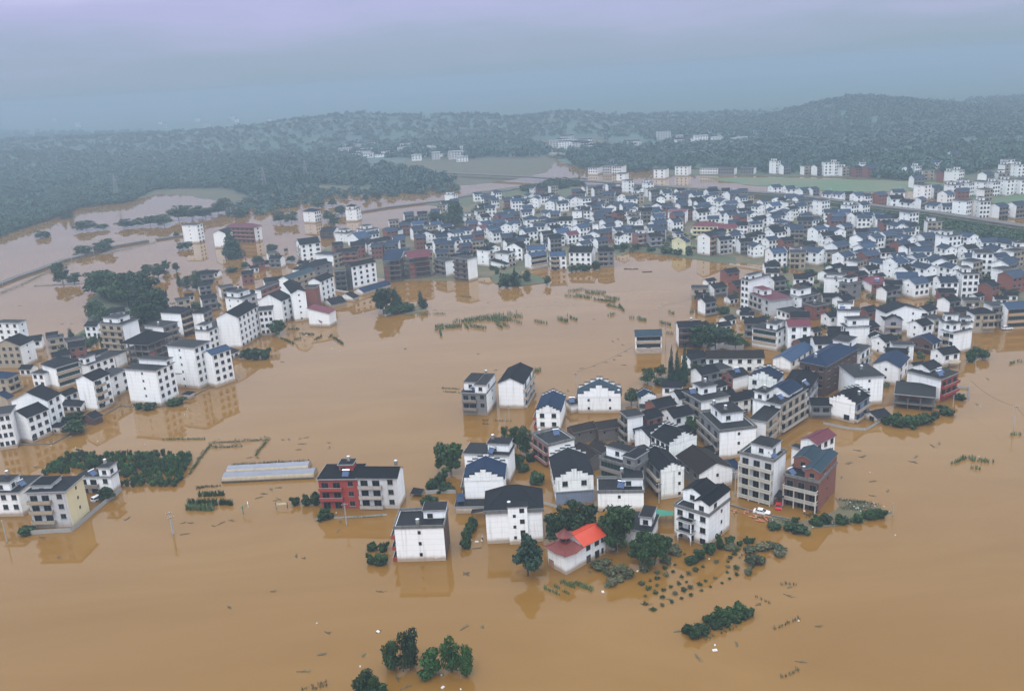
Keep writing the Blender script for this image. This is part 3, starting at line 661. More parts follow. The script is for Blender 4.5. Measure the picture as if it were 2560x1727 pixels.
HS('white four-storey house with brown balcony front beyond the terrace', 'A', (1640, 306), (1457, 300), (1747, 272), 12.5, roof='hip', wr='brown', fr='l3', bm='beige')
HS('grey house with two slate hip roofs next to the brown balcony house', 'A', (1845, 302), (1745, 300), (1922, 258), 11, roof='hip', wr='grey', fr='l2', bm='grey')
HS('house at left edge with beige front, blank white side and double slate roof', 'A', (177, 597), (-60, 590), (302, 500), 795, roof='gx', wl='beige', fl='w4', fr='s1', bm='beige')
HS('white upper house with flat slate roof at the far left edge', 'A', (160, 392), (-40, 382), (232, 360), 14, fl='w3', fr='s1')
HS('beige house with blue hip roof and arcaded balconies at left edge', 'A', (62, 895), (-120, 880), (168, 838), 1035, roof='hip', rm='steel', wl='beige', wr='beige', fl='w2', fr='l2', bm='beige')
HS('low beige house with blue roof at left edge', 'A', (62, 1078), (-90, 1062), (122, 1045), 4.2, roof='gx', rm='steel', wl='beige', wr='beige')
HS('white house with two bands of dark green glazed galleries', 'A', (500, 800), (378, 782), (717, 742), 9.8, roof='hip', fr='g1')
HS('narrow white two-storey annex left of the green glazed galleries', 'A', (395, 852), (285, 846), 5, 990, fl='w2')
HS('white flat-roofed house with a small roof room behind the glazed galleries', 'A', (800, 775), (715, 765), (1035, 692), 8.2, fr='w4', ph=[(.0, .4, .3, .9, 3)])
HS('small white house with dark gable roof between the two gabled white houses', 'A', (590, 1052), (508, 1042), (702, 1005), 6, roof='gx', fr='w2')
HS('white stepped house with three roof levels at the village end by the ponds', 'I', (745, 900), (590, 838), (872, 805), 13, fl='s2', fr='l2', wr='palegrey', bm='palegrey', ph=[(.1, .9, .3, .95, 2.8)], tank=[(.5, .6, 3.2)])
HS('brick house with deep balconies behind the long white terrace', 'I', (915, 818), (868, 795), (1082, 720), 11.5, wl='white', wr='brick', fr='l3', bm='pink')
HS('house with teal gable roof and orange beige balconies beyond the terrace', 'I', (1170, 722), (1078, 722), (1402, 645), 9.5, roof='gx', rm='teal', wr='beige', fr='l4', bm='beige')
HS('long white gable house behind the round green tree on the shore', 'I', (1100, 918), (893, 912), (1196, 882), 1118, roof='gx', fr='w2')
HS('tall white gable house with one column of small side windows near dark red shed', 'I', (1320, 832), (1197, 862), (1412, 775), 1088, roof='gx', fl='s1', fr='w2')
HS('narrow red brick strip house between two tall white gable houses', 'I', (1413, 800), 6, (1446, 770), 12.5, wl='brick', wr='brick', fr='s1')
HS('white house with four storeys of windows at the terrace end by the road', 'I', (1455, 742), 8, (1575, 690), 938, roof='gx', fr='w3')
HS('white shed with a dark red roof at the water beside the tall gable houses', 'I', (1530, 1032), (1345, 1022), (1593, 978), 1152, cat='shed', name='shed', roof='shed', rm='maroon', fr='b')
HS('little white shed with dark red roof in front of the dark red roofed shed', 'I', (1455, 1106), (1372, 1102), (1550, 1096), 1152, cat='shed', name='shed', roof='gx', rm='maroon', fl='s1')
HS('small low white house with slate gable and two windows near the shore', 'I', (1560, 952), (1482, 945), (1690, 932), 978, roof='gx', fr='w2')
HS('smaller low white house with slate roof by the dark bush', 'I', (1755, 892), (1622, 882), (1805, 872), 922, roof='gx', fr='s1')
HS('white six-storey house with four window columns, grey left side and blue roof', 'I', (1735, 606), (1680, 598), (1956, 562), 818, roof='gx', rm='slate', wl='darkgrey', fr='w4')
HS('low white garden house, half slate and half blue roof, beside big round trees', 'I', (1850, 838), (1765, 802), (2096, 752), 866, roof='gx', rm='steel', fr='w3')
HS('unfinished concrete skeleton building with blue sheet roof next to six-storey house', 'J', (935, 628), (872, 612), (1086, 632), 13.5, roof='shed', rm='steel', frame=True, wl='brick')
HS('unfinished concrete skeleton building with dark red roof', 'J', (1165, 602), (1112, 592), (1372, 582), 13.5, roof='gx', rm='maroon', frame=True, wl='brick')
HS('dark grey rendered house behind the six-storey house with blue roof', 'I', (1680, 642), (1582, 650), 4, 12.5, wl='darkgrey', wr='darkgrey', fl='l2', bm='darkgrey')
HS('white and grey corner house with three roof pediments at town edge', 'I', (1272, 408), (1216, 402), (1452, 390), 566, roof='gx', fl='l1', fr='w3+w1@.9', bm='palegrey')
HS('flat-roofed white house with beige balconied side, pond end of the town', 'I', (1570, 500), (1412, 496), (1652, 482), 9, wr='beige', fr='l2', bm='beige')
HS('brick gabled house behind the flat white house, pond end of the town', 'I', (1605, 480), 8, (1790, 468), 9, roof='gx', wl='brick', wr='brick', fr='l3', bm='pink')
HS('grey house with slate hip roofs in front of the brick gabled house', 'I', (1305, 640), (1202, 622), (1562, 565), 7, roof='hip', wl='white', wr='grey', fr='w3')
HS('house with blue gable roof and grey balconied front near the pond', 'I', (1800, 352), (1702, 332), (1912, 330), 442, roof='gx', rm='blueroof', wr='grey', fr='l2', bm='grey')
HS('beige balcony house with slate gable roof right of the blue gable', 'I', (1925, 388), 8, (2096, 356), 442, roof='gx', wr='beige', fr='l3', bm='beige')
HS('house with brown front and white gable end closest to the pond', 'I', (1575, 292), (1452, 288), (1642, 245), 352, roof='gy', wl='brown', fl='l2', bm='brown')
HS('plain white flat-topped house beside the brown and white gable house', 'I', (1700, 305), (1588, 292), (1782, 275), 8, fl='s1', ph=[(.3, .9, .4, .9, 2)])
HS('white flat house with long roof terrace at the pond end of the town', 'I', (1872, 278), (1782, 266), (1988, 256), 8.5, fl='w2', fr='l3', ph=[(.2, .8, .4, .9, 2.6)])
HS('brown brick house with pagoda-like double hip roof on town edge', 'I', (2132, 292), (2052, 290), (2206, 258), 362, roof='hip', wl='brick', fl='w2', bm='brick')
# isolated buildings in the flood plain
HS('white five-storey tower house standing in flood beside the railway bank', 'I', (330, 228), (196, 232), (386, 216), 392, fl='s1', fr='w2')
HS('white gabled house half hidden by the tall conifer in the flood', 'I', (592, 305), (482, 308), (655, 290), 437, roof='gx')
HS('large red-brown school building with maroon hip roof in the flood', 'I', (852, 252), (600, 246), (917, 236), 386, cat='school building', name='school_building', roof='hip', rm='maroon', wl='brick', fl='l6', fr='w1', bm='pink', over=1)
HS('white tower house with slate hip roof left of bare water beyond the town', 'I', (1400, 108), (1297, 105), (1457, 93), 212, roof='hip', fl='s1', fr='w3')
HS('white tower house with a stepped roof at the end of the causeway', 'I', (1780, 84), (1682, 86), (1822, 62), 197, fl='s1', fr='w2', ph=[(.0, .6, .2, .9, 2.4, 'hip')])
HS('white tower house alone beyond the trees, beside the far causeway', 'N', (1790, 750), (1711, 750), (1830, 738), 817, fr='w2', ph=[(.1, .6, .2, .9, 2)])
# ------------------------------------------------------------------ town waterfront
HS('grey balconied house with white blank side wall on the town shore', 'J', (1500, 632), (1400, 602), (1592, 612), 772, wl='grey', fl='l2', bm='grey')
HS('white slab house with dark brown balconies jutting left on the town shore', 'J', (1700, 612), (1576, 594), (1786, 590), 812, wl='grey', fl='l2', bm='brown')
HS('white house with balconied right side and slate hip roof, town shore', 'J', (1890, 532), (1786, 527), (1946, 520), 682, roof='hip', fl='s1', fr='l1')
HS('white flat-roofed house with corner balconies above the low slate-roofed store', 'J', (2070, 562), (1950, 552), (2136, 547), 682, fl='s1', fr='l2')
HS('cream house with slate gable and balconies behind the corner balcony house', 'J', (2200, 512), (2052, 502), (2256, 497), 9, roof='gx', fl='w3', fr='l1', wr='beige')
HS('low white store with black slate roof at the town shore', 'J', (2055, 662), (1915, 656), 6, 696, roof='shed')
HS('white stepped-gable house with two blue roofs and glazed galleries on shore', 'K', (460, 952), (404, 958), (612, 942), 1072, roof='sx', rm='blueroof', fr='g1', glass='glass')
HS('blue-roofed house with stepped gables behind the blue-roofed shore house', 'K', (420, 892), 9, (600, 882), 8.5, roof='sx', rm='blueroof', fr='w3')
HS('white house with blue roof over beige bands, right of the glazed galleries', 'K', (630, 947), 8, (783, 940), 1076, roof='sx', rm='blueroof', fr='w3+m1', bm='beige')
HS('long white house with three rows of dark windows behind shore bushes', 'K', (1010, 912), (806, 916), (1063, 897), 1042, roof='gy', fl='w4')
HS('grey-green house with slate hip roof at the shore corner', 'K', (1076, 908), 9, (1216, 902), 1046, roof='hip', wl='grey', wr='grey', fr='m3', bm='grey')
HS('pinkish grey balconied house right of the town inlet', 'K', (1430, 752), 9, (1520, 742), 862, wl='pink', wr='pink', fr='m2', bm='palegrey', ph=[(.3, .9, .3, .9, 2.2)])
HS('grey balconied house beside the pinkish house at the inlet', 'K', (1545, 775), 9, (1655, 765), 872, roof='gx', wl='lilac', wr='lilac', fr='l2', bm='lilac')
HS('pale yellow house with stepped blue roof behind inlet bushes', 'K', (1742, 808), 6, (1866, 822), 922, roof='sy', rm='steel', wl='paleyellow', wr='paleyellow', fl='b', fr='s1')
HS('white slab house with pink balconied side and small windows over the inlet', 'K', (2090, 772), (1976, 760), (2174, 748), 946, roof='gx', fl='s1', wr='pink', fr='m2', bm='beige')
HS('grey white balconied house right of the pink-sided slab house', 'K', (2180, 802), 6, (2296, 788), 940, roof='gx', wr='palegrey', fr='m3', bm='palegrey')
HS('long yellow school building with maroon roof and white balcony grid', 'K', (1930, 672), 9, (2160, 676), 10, cat='school building', name='school_building', roof='hip', rm='maroon', wl='yellow', wr='yellow', fr='l6', bm='yellow')
HS('yellow school wing with gable right of the long yellow school', 'K', (2168, 696), 9, (2330, 690), 10, cat='school building', name='school_building', roof='gx', rm='maroon', wl='yellow', wr='yellow', fr='w4', bm='yellow')
HS('slim white tower house with three small windows in mid-town', 'K', (925, 537), (836, 537), 5, 682, fl='s1', wr='brown')
HS('white house with maroon flat roof and four window columns in mid-town', 'K', (1860, 547), (1706, 547), (1890, 532), 662, rm='maroon', fl='w3')
HS('narrow white house with blue roof facing the trees at the town inlet', 'K', (1285, 692), 6, (1395, 688), 797, roof='sx', rm='blueroof', fr='m2')
HS('red brick house with flat roof in mid-town beside white stair tower', 'K', (925, 665), 7, (1030, 660), 9, wl='brick', wr='brick', fr='w2')
HS('white windowless stair tower beside the red brick mid-town house', 'K', (1032, 655), 5, (1075, 652), 12)
# ------------------------------------------------------------------ right-hand town, nearer part
HS('white house with teal blue roof and dark glazed bands alone in the flood', 'U', (2140, 692), 7, (2376, 686), 852, roof='gx', rm='teal', fr='g1+d@.5', glass='glass')
HS('dark timber-fronted house with stepped slate roof behind large round tree', 'F', (352, 612), 7, (560, 602), 9.5, roof='gx', wr='brown', fr='l2', bm='brown', tank=[(.6, .5)])
HS('low red brick house behind the tall conifers', 'F', (432, 862), 6, (542, 862), 4.4, roof='gx', wl='white', wr='brick', fr='w1')
HS('long old white house with brown tiled roof and timber gallery', 'F', (605, 892), 8, (1127, 887), 6.2, roof='gx', rm='oldtile', fr='w6', wr='stain', wl='stain')
HS('low white yard building in front of the long old white house', 'F', (612, 972), 5, (722, 968), 3.4, roof='flat', fr='b', wl='stain', wr='stain')
HS('modern white corner house with dark glazed galleries and scattered windows', 'F', (1245, 652), (1020, 612), (1342, 585), 828, fl='g1', fr='w2', ph=[(.15, .95, .1, .5, 2.6)], tank=[(.5, .3, 2.9)], glass='greenglass')
HS('white balconied house in front of the maroon roof behind the modern corner house', 'F', (1387, 652), 7, (1560, 642), 782, fr='l3', tank=[(.5, .4)])
HS('house with a bright maroon gable roof behind the modern corner house', 'F', (1347, 602), 8, (1550, 597), 11, roof='gx', rm='maroon', fr='w2')
HS('tall white block with blank right wall at the town end by the paddies', 'F', (988, 187), (918, 197), (1176, 172), 15.5, fl='w2', ph=[(.1, .7, .2, .8, 2)])
HS('long pale grey block with rows of windows stepping down to the flood', 'F', (1190, 374), (988, 316), (1387, 354), 528, wr='palegrey', wl='palegrey', fl='m4+w1@.06', bm='palegrey', rm='maroon', ph=[(.2, .6, .55, .95, 2.8)])
HS('white house with upper block and grey right side behind the long pale block', 'F', (1470, 342), (1366, 330), (1622, 326), 9, wr='grey', fr='w3', fl='s1', ph=[(.0, .75, .3, 1, 3.4)])
HS('low white flat-roofed house right of the long pale grey block', 'F', (1365, 490), (1245, 456), (1502, 472), 5.5, wl='white', fl='w3')
HS('low brick house with black roof behind the low flat white house', 'F', (1592, 424), (1495, 402), (1702, 412), 7, wl='brick', wr='brick', fr='w2', tank=[(.3, .4)])
HS('tall white slab with one small window beside the muddy clearing', 'F', (1862, 166), (1675, 160), 6, 346, fl='s1@.6', ph=[(.0, .9, .0, .9, 1.5)])
HS('slim grey tower house with a white roof pavilion', 'F', (1895, 222), 6, (2012, 197), 384, wl='grey', wr='grey', fr='w1', fl='l1', bm='grey', ph=[(.2, .9, .3, .9, 2.6, 'hip')])
HS('dark brick house with maroon hip roof and white left wall', 'F', (2105, 222), (2008, 180), (2292, 212), 310, roof='hip', rm='maroon', wr='brick', fr='w3', solar=[(.3, .1, .9)])
HS('big white house with set-back top storey and blank right wall', 'F', (1872, 614), (1828, 545), (2087, 602), 9, fl='w2', ph=[(.1, 1, .15, .9, 3.2)])
HS('white house with blue rooftop panel left of the timber scaffold', 'F', (1800, 462), 7, (1997, 466), 10, ph=[(.0, .6, .4, .9, 2.8)], solar=[(.2, .2)])
HS('white house with slate gable roof and wide window behind the dark brick house', 'F', (1592, 762), 8, (1765, 757), 7.6, roof='gx', fr='w2')
HS('white flat block with roof railing and balconied right side', 'F', (2005, 842), (1726, 795), (2092, 762), 9.5, fr='l2', bm='palegrey', ph=[(.1, .95, .45, .95, 3)])
HS('white hall with bright blue roof and three arched windows', 'F', (1370, 922), (1208, 902), (1570, 825), 4.8, cat='hall', name='hall', roof='gx', rm='blueroof', fr='w4')
HS('big dark brown brick house with steel blue roofs beside the blue-roofed hall', 'F', (1690, 968), (1450, 948), (1977, 888), 1245, roof='hip', rm='steel', pitch=.4, wl='brown', wr='brown', fl='m2', fr='w5', bm='beige', tank=[(.08, .5)])
HS('red brick house with white right wall, left of the weathered stepped house', 'F', (845, 1068), (742, 1005), (982, 1015), 1205, roof='gx', wl='brick', fl='w2', fr='b', solar=[(.45, .25)])
HS('weathered white house with stepped blue-roofed gable and single tall window', 'F', (985, 1068), 9, (1242, 1100), 9.5, roof='sy', rm='steel', wr='stain', fr='w1@.22')
HS('lilac grey balconied house under a broad slate roof in the street', 'G', (1155, 108), (905, 88), (1281, 32), 302, roof='hip', wl='white', wr='lilac', fr='m3', bm='lilac', solar=[(.1, .1)])
HS('white street house with orange-edged balconies and blue gable behind', 'G', (915, 228), (662, 182), (1150, 122), 498, fl='w1@.72', fr='l4', wr='beige', bm='palegrey', ph=[(.0, .3, .55, .95, 2.8), (.4, .95, .1, .9, 1.2, 'gx', 'steel')], solar=[(.25, .25)], tank=[(.12, .7, 3.1)])
HS('olive grey balconied house with long white side wall and three small windows', 'G', (360, 470), (176, 328), (692, 437), 722, roof='par', wl='grey', fl='l3', fr='s1@.53', bm='grey', ph=[(.28, .88, .38, .92, 3)], tank=[(.45, .5, 3.3), (.3, .8, 3.3)])
HS('grey balconied house with white side wall left of the red brick one', 'G', (192, 197), (32, 122), (442, 153), 8.5, roof='flat', wl='grey', fl='l2', bm='grey', ph=[(.3, .85, .45, .95, 2.8)], tank=[(.6, .7, 3.1)], solar=[(.15, .7)])
HS('cream balconied house with white left wall in front of the orange-edged house', 'G', (782, 382), (638, 366), (922, 307), 9.2, wr='beige', fr='m2', bm='beige')
HS('white house with bright maroon gable roof at the water edge', 'G', (1240, 582), (1098, 540), (1409, 502), 10.5, roof='gx', rm='maroon', fr='w3')
HS('white flat-roofed annex below the maroon-roofed water edge house', 'G', (1132, 642), (1015, 602), (1172, 622), 7, fr='l1', fl='b')
HS('tall grey white house with four tiers of baluster balconies on columns', 'G', (855, 738), (546, 672), (962, 682), 1132, roof='par', wl='palegrey', fl='k3', fr='b', ph=[(.2, 1, .15, .75, 3.0)], solar=[(.3, .12)], bm='palegrey')
HS('blue low roofed shed behind the tall baluster house', 'G', (500, 802), (376, 735), (549, 775), 3.6, cat='shed', name='shed', roof='gx', rm='steel', wl='palegrey', wr='palegrey')
HS('old white house with brown tiled roof, oval gable vent and arched door', 'E', (1700, 308), (1500, 178), (2002, 264), 5.6, roof='gy', rm='oldtile', wl='grey', wr='white', fl='w3', fr='s1@.55')
HS('white house with stepped left gable, slate roof and blue-grey balconies', 'G', (1592, 222), (1358, 172), (1722, 135), 392, roof='sx', fl='d@.7', wr='bluegrey', fr='l2', tank=[(.6, .2, .5)], bm='white')
HS('low white garage house with slate roof beside the stepped left gable', 'G', (1790, 347), (1673, 288), (1908, 294), 388, roof='gx', fl='d@.6', fr='s2')
HS('white house with sloping flat roof and two windows per floor, right shore', 'H', (1052, 692), (795, 728), (1109, 642), 942, fl='s1@.5', fr='w2', tank=[(.5, .5)])
HS('white gabled house with steel blue roof behind the sloping flat roof', 'H', (1192, 614), (957, 588), (1279, 572), 778, roof='gx', rm='steel', fl='s1', fr='w2')
HS('big house with long white wall and red brick balconied side on right shore', 'H', (1575, 724), (1268, 634), (1729, 608), 928, roof='flat', wr='red', fr='l3', bm='red', ph=[(.3, 1, .5, 1, 1.2, 'gx', 'slate')], solar=[(.3, .2), (.55, .3)])
HS('ruined dark brick shell with flat concrete roof on right shore', 'H', (1512, 888), (1156, 856), (1540, 832), 5.2, roof='flat', wl='brick', wr='brick', frame=True)
HS('house with brown timber gable front and blue roof near right shore', 'H', (1500, 398), (1286, 352), (1567, 335), 502, roof='gx', rm='steel', wl='brown', wr='white', fl='l2', fr='w2', bm='brown')
HS('tiered white house with set-back upper rooms at the right water edge', 'H', (1690, 302), (1582, 290), (1857, 290), 497, fl='w1+m1', ph=[(.0, .45, .2, .9, 3.4), (.5, .95, .2, .9, 2)], wl='white')
HS('brown beige house with slate hip roof and balconies by the white car', 'H', (1878, 132), 7, (2066, 122), 302, roof='hip', wr='beige', fr='r3', bm='beige', tank=[(.1, .5)])
HS('grey four-storey house behind the white car at right edge', 'H', (2040, 62), 8, (2176, 56), 252, wl='white', wr='grey', fr='l2', bm='grey')
HS('tan house with blue roof and green glazed bands cut by the right edge', 'H', (2182, 82), 8, (2420, 66), 272, roof='gx', rm='blueroof', wr='tan', fr='g1', bm='tan')
HS('small white house with stepped front gable and dark arch window', 'H', (935, 345), 6, (1062, 345), 452, roof='sy', fr='s1')
HS('white balconied house with triangular white gable facing the camera, right town', 'H', (1062, 182), 8, (1222, 182), 330, roof='gy', wr='lilac', fr='l1', bm='white')
HS('very wide white gabled house facing the camera in the right town', 'H', (1078, 118), 9, (1400, 88), 10.0, roof='gy', fr='s2', pitch=.3)
HS('white low house with slate roof and stepped end beside the brown timber gable', 'H', (1062, 484), 6, (1278, 492), 5.6, roof='sx', fr='b')
HS('white flat-roofed house in front of the brown timber gable', 'H', (1142, 412), 5, (1326, 412), 7.5, fr='b')
HS('white flat house with stacked roof rooms above the tiered white house', 'H', (1592, 208), 6, (1862, 206), 10.5, fr='b', ph=[(.1, .55, .3, .9, 3), (.6, .98, .3, .9, 1.6)])
# ------------------------------------------------------------------ foreground cluster
HS('grey fronted house with roof terrace, balconies and white right wall in open water', 'D', (420, 306), (196, 300), (502, 222), 502, wl='grey', fl='m3+d@.4', fr='s1@.6', bm='grey', ph=[(.0, 1, .0, .45, 3.2), (.2, 1, .45, .97, 3.2)], tank=[(.85, .3, 3.5)], solar=[(.12, .55)])
HS('white house with white pediment on slate roof, right of the grey terrace house', 'D', (752, 217), (528, 217), (838, 140), 442, roof='gx', fr='l2', ph=())
HS('white house with long blue gable roof and red-roofed porch balcony', 'D', (872, 468), (888, 322), (1086, 472), 640, roof='sy', rm='steel', fr='w2', fl='l2', bm='red')
HS('white house with teal roof and stepped gables behind the old tiled court', 'D', (1252, 332), 9, (1640, 328), 482, roof='sy', rm='teal', fr='s2', tank=[(.96, .1, .3)])
HS('flat white front house before the teal stepped roof', 'D', (1190, 412), 5, (1490, 362), 482, fr='s1@.5', solar=[(.1, .5)], tank=[(.3, .6)])
HS('tiny white house with stepped gable and blue roof near the round trees', 'D', (1828, 346), (1785, 326), (1962, 336), 4.6, roof='sy', rm='steel', fr='s1')
HS('low white lean-to before the tiny stepped gable house', 'D', (1820, 442), 4, (1978, 440), 492, cat='shed', name='shed', fr='b')
HS('old courtyard hall with dark brown tiled roof, rear wing', 'D', (1212, 655), (1152, 555), (1420, 600), 4.8, roof='gx', rm='oldtile', wl='brown', wr='concrete', fr='s2')
HS('old courtyard hall with dark brown tiled roof, right wing', 'D', (1440, 630), (1400, 500), (1652, 590), 4.8, roof='gx', rm='oldtile', wl='brown', wr='concrete', fr='s2')
HS('old courtyard house with long tiled roof ending in a gable facing camera', 'D', (1366, 895), (1215, 690), (1476, 842), 4.4, roof='gy', rm='oldtile', wl='brown', wr='concrete', fl='s3')
HS('lower old tiled wing alongside the long courtyard roof', 'D', (1482, 838), (1360, 680), (1590, 775), 4.0, roof='gy', rm='oldtile', wl='brown', wr='concrete')
HS('white house with dark balconied left side behind the old tiled court', 'D', (1702, 522), (1640, 478), (1842, 502), 772, wl='grey', fl='l2', bm='grey')
HS('white house with blue roof and small stepped parapet, foreground cluster', 'D', (1768, 662), (1742, 615), (1912, 652), 782, roof='gx', rm='steel', fr='b', fl='l1')
HS('slate-roofed house with weathered stepped gable and windowed left side', 'D', (2088, 768), (1915, 658), (2332, 692), 8.2, roof='sy', wr='stain', fl='w4')
HS('pinkish brown balconied house with white side wall and rooftop solar panel', 'D', (985, 780), (838, 632), (1219, 710), 978, roof='par', wl='pink', fl='l3', bm='pink', solar=[(.7, .6)], tank=[(.2, .85)])
HS('white house with stepped front parapet above a blue-grey lower storey', 'D', (1048, 1088), (948, 988), (1393, 1078), 1312, roof='sy', wl='white', wr='stain', fl='w3', fr='w2', band=('bluegrey', 4.0))
HS('white flat-roofed house with solar heater and water tank behind the big trees', 'D', (1432, 1202), (1436, 1076), (1850, 1197), 1372, roof='par', fr='s1@.47', ph=[(.55, 1, .4, .95, 2.4)], solar=[(.52, .35)], tank=[(.55, .7, 2.7)])
HS('grey house with sunken roof terrace and L-shaped dark roof', 'D', (1772, 988), (1450, 928), (1889, 962), 8.4, roof='par', wl='grey', wr='grey', fr='w1', fl='g1', ph=[(.0, 1, .0, .34, 3.0, 'flat', 'slate', 'grey'), (.45, 1, .34, .98, 3.0)])
HS('slate-roofed house with stained stepped gable and dark balconies on left', 'D', (2005, 1012), (1845, 822), (2217, 977), 1268, roof='sy', wl='grey', wr='stain', fl='l3', fr='s1@.8', bm='white')
HS('white house with steel blue roof and stepped parapet above a blank front', 'C', (1890, 545), 11, (2245, 535), 747, roof='sy', rm='steel', fl='l2', fr='b', bm='brown')
HS('low white front annex with blue awning below the steel blue roof', 'C', (1815, 787), 4, (2072, 783), 847, cat='annex', name='annex', fr='w2', rm='membrane')
HS('flat-roofed house with roof room and solar tube behind the steel blue roof', 'C', (1890, 305), 8, (2290, 325), 9, fr='b', ph=[(.5, .98, .3, .9, 2.6)], tank=[(.58, .6, 2.9)], solar=[(.6, .15)])
HS('bright red balconied house with slate roof, joined to the grey one', 'C', (562, 540), 10, (915, 536), 802, roof='flat', rm='slate', wl='red', wr='red', fr='m3', bm='red', solar=[(.68, .18, .3, 0)], tank=[(.66, .7, 2.4)], ph=[(.42, .78, .55, .95, 2.0, 'flat', 'slate', 'red')])
HS('grey white balconied house with slate gable roof, joined to the red one', 'C', (1278, 522), (918, 516), (1333, 365), 802, roof='gy', wl='palegrey', wr='white', fl='m3', bm='palegrey', tank=[(.75, .12, 1.2)])
HS('foremost white three-storey house with blank ruled front and red-brown side balconies', 'C', (1255, 982), 9.5, (1702, 970), 1286, roof='par', wl='brown', fl='l2', fr='s1@.5', bm='red', ph=[(.55, 1, .5, .98, 2.2)], tank=[(.47, .12)])
HS('white house with big slate hip roof and projecting stair bay, beside hedge row', 'D', (412, 1385), 12, (926, 1362), 1668, roof='hip', pitch=.72, tank=[(.42, .12, .4)])
HS('white house with black flat roof and roof room behind the dark round trees', 'E', (1262, 838), (957, 800), (1327, 700), 985, roof='flat', fr='b', ph=[(.3, .95, .05, .4, 2.6)], tank=[(.5, .75)])
HS('white house with arched porch, upper terrace and two slate gables, foreground right', 'E', (1787, 690), (1476, 602), (1979, 560), 968, roof='par', fl='w3', fr='s1@.6', ph=[(.0, 1, .0, .42, 3.0, 'gx', 'slate'), (.35, 1, .42, .98, 3.0, 'gx', 'slate')])
HS('yellow tiled house with grey front and orange window trims at lower left', 'B', (592, 468), (238, 482), (749, 340), 787, roof='flat', rm='slate', wl='palegrey', wr='yellow', fl='m3', fr='s1@.55', bm='beige', ph=[(.2, .8, .45, .95, 1.2, 'flat', 'slate', 'palegrey')])
HS('white house with roof room and water tank at the lower left edge', 'B', (165, 478), (-120, 482), (368, 325), 690, fl='w3', fr='b', ph=[(.1, .55, .3, .9, 2.8)], tank=[(.45, .6, 3.1)], solar=[(.4, .15)])
HS('white house with tall tank and upper balcony behind the yellow tiled house', 'B', (1003, 335), (700, 322), (1072, 245), 482, fl='m3', bm='grey', ph=[(.0, 1, .0, .32, 3.0)], tank=[(.5, .2, 3.3)], solar=[(.2, .55)])
b_ = HS('red-brown brick house with teal gable roofs and baluster balconies by the debris spit', 'G', (1262, 935), (950, 880), (1422, 842), 1195, roof='par', wl='brown', wr='brick', fl='k3', fr='s1@.5', bm='palegrey',
   ph=[(.0, 1, .0, .42, 3.2, 'gx', 'teal', 'brick'), (.42, 1, .42, .98, 3.0, 'gx', 'teal', 'brick')], tank=[(.3, .6)], solar=[(.12, .85)])
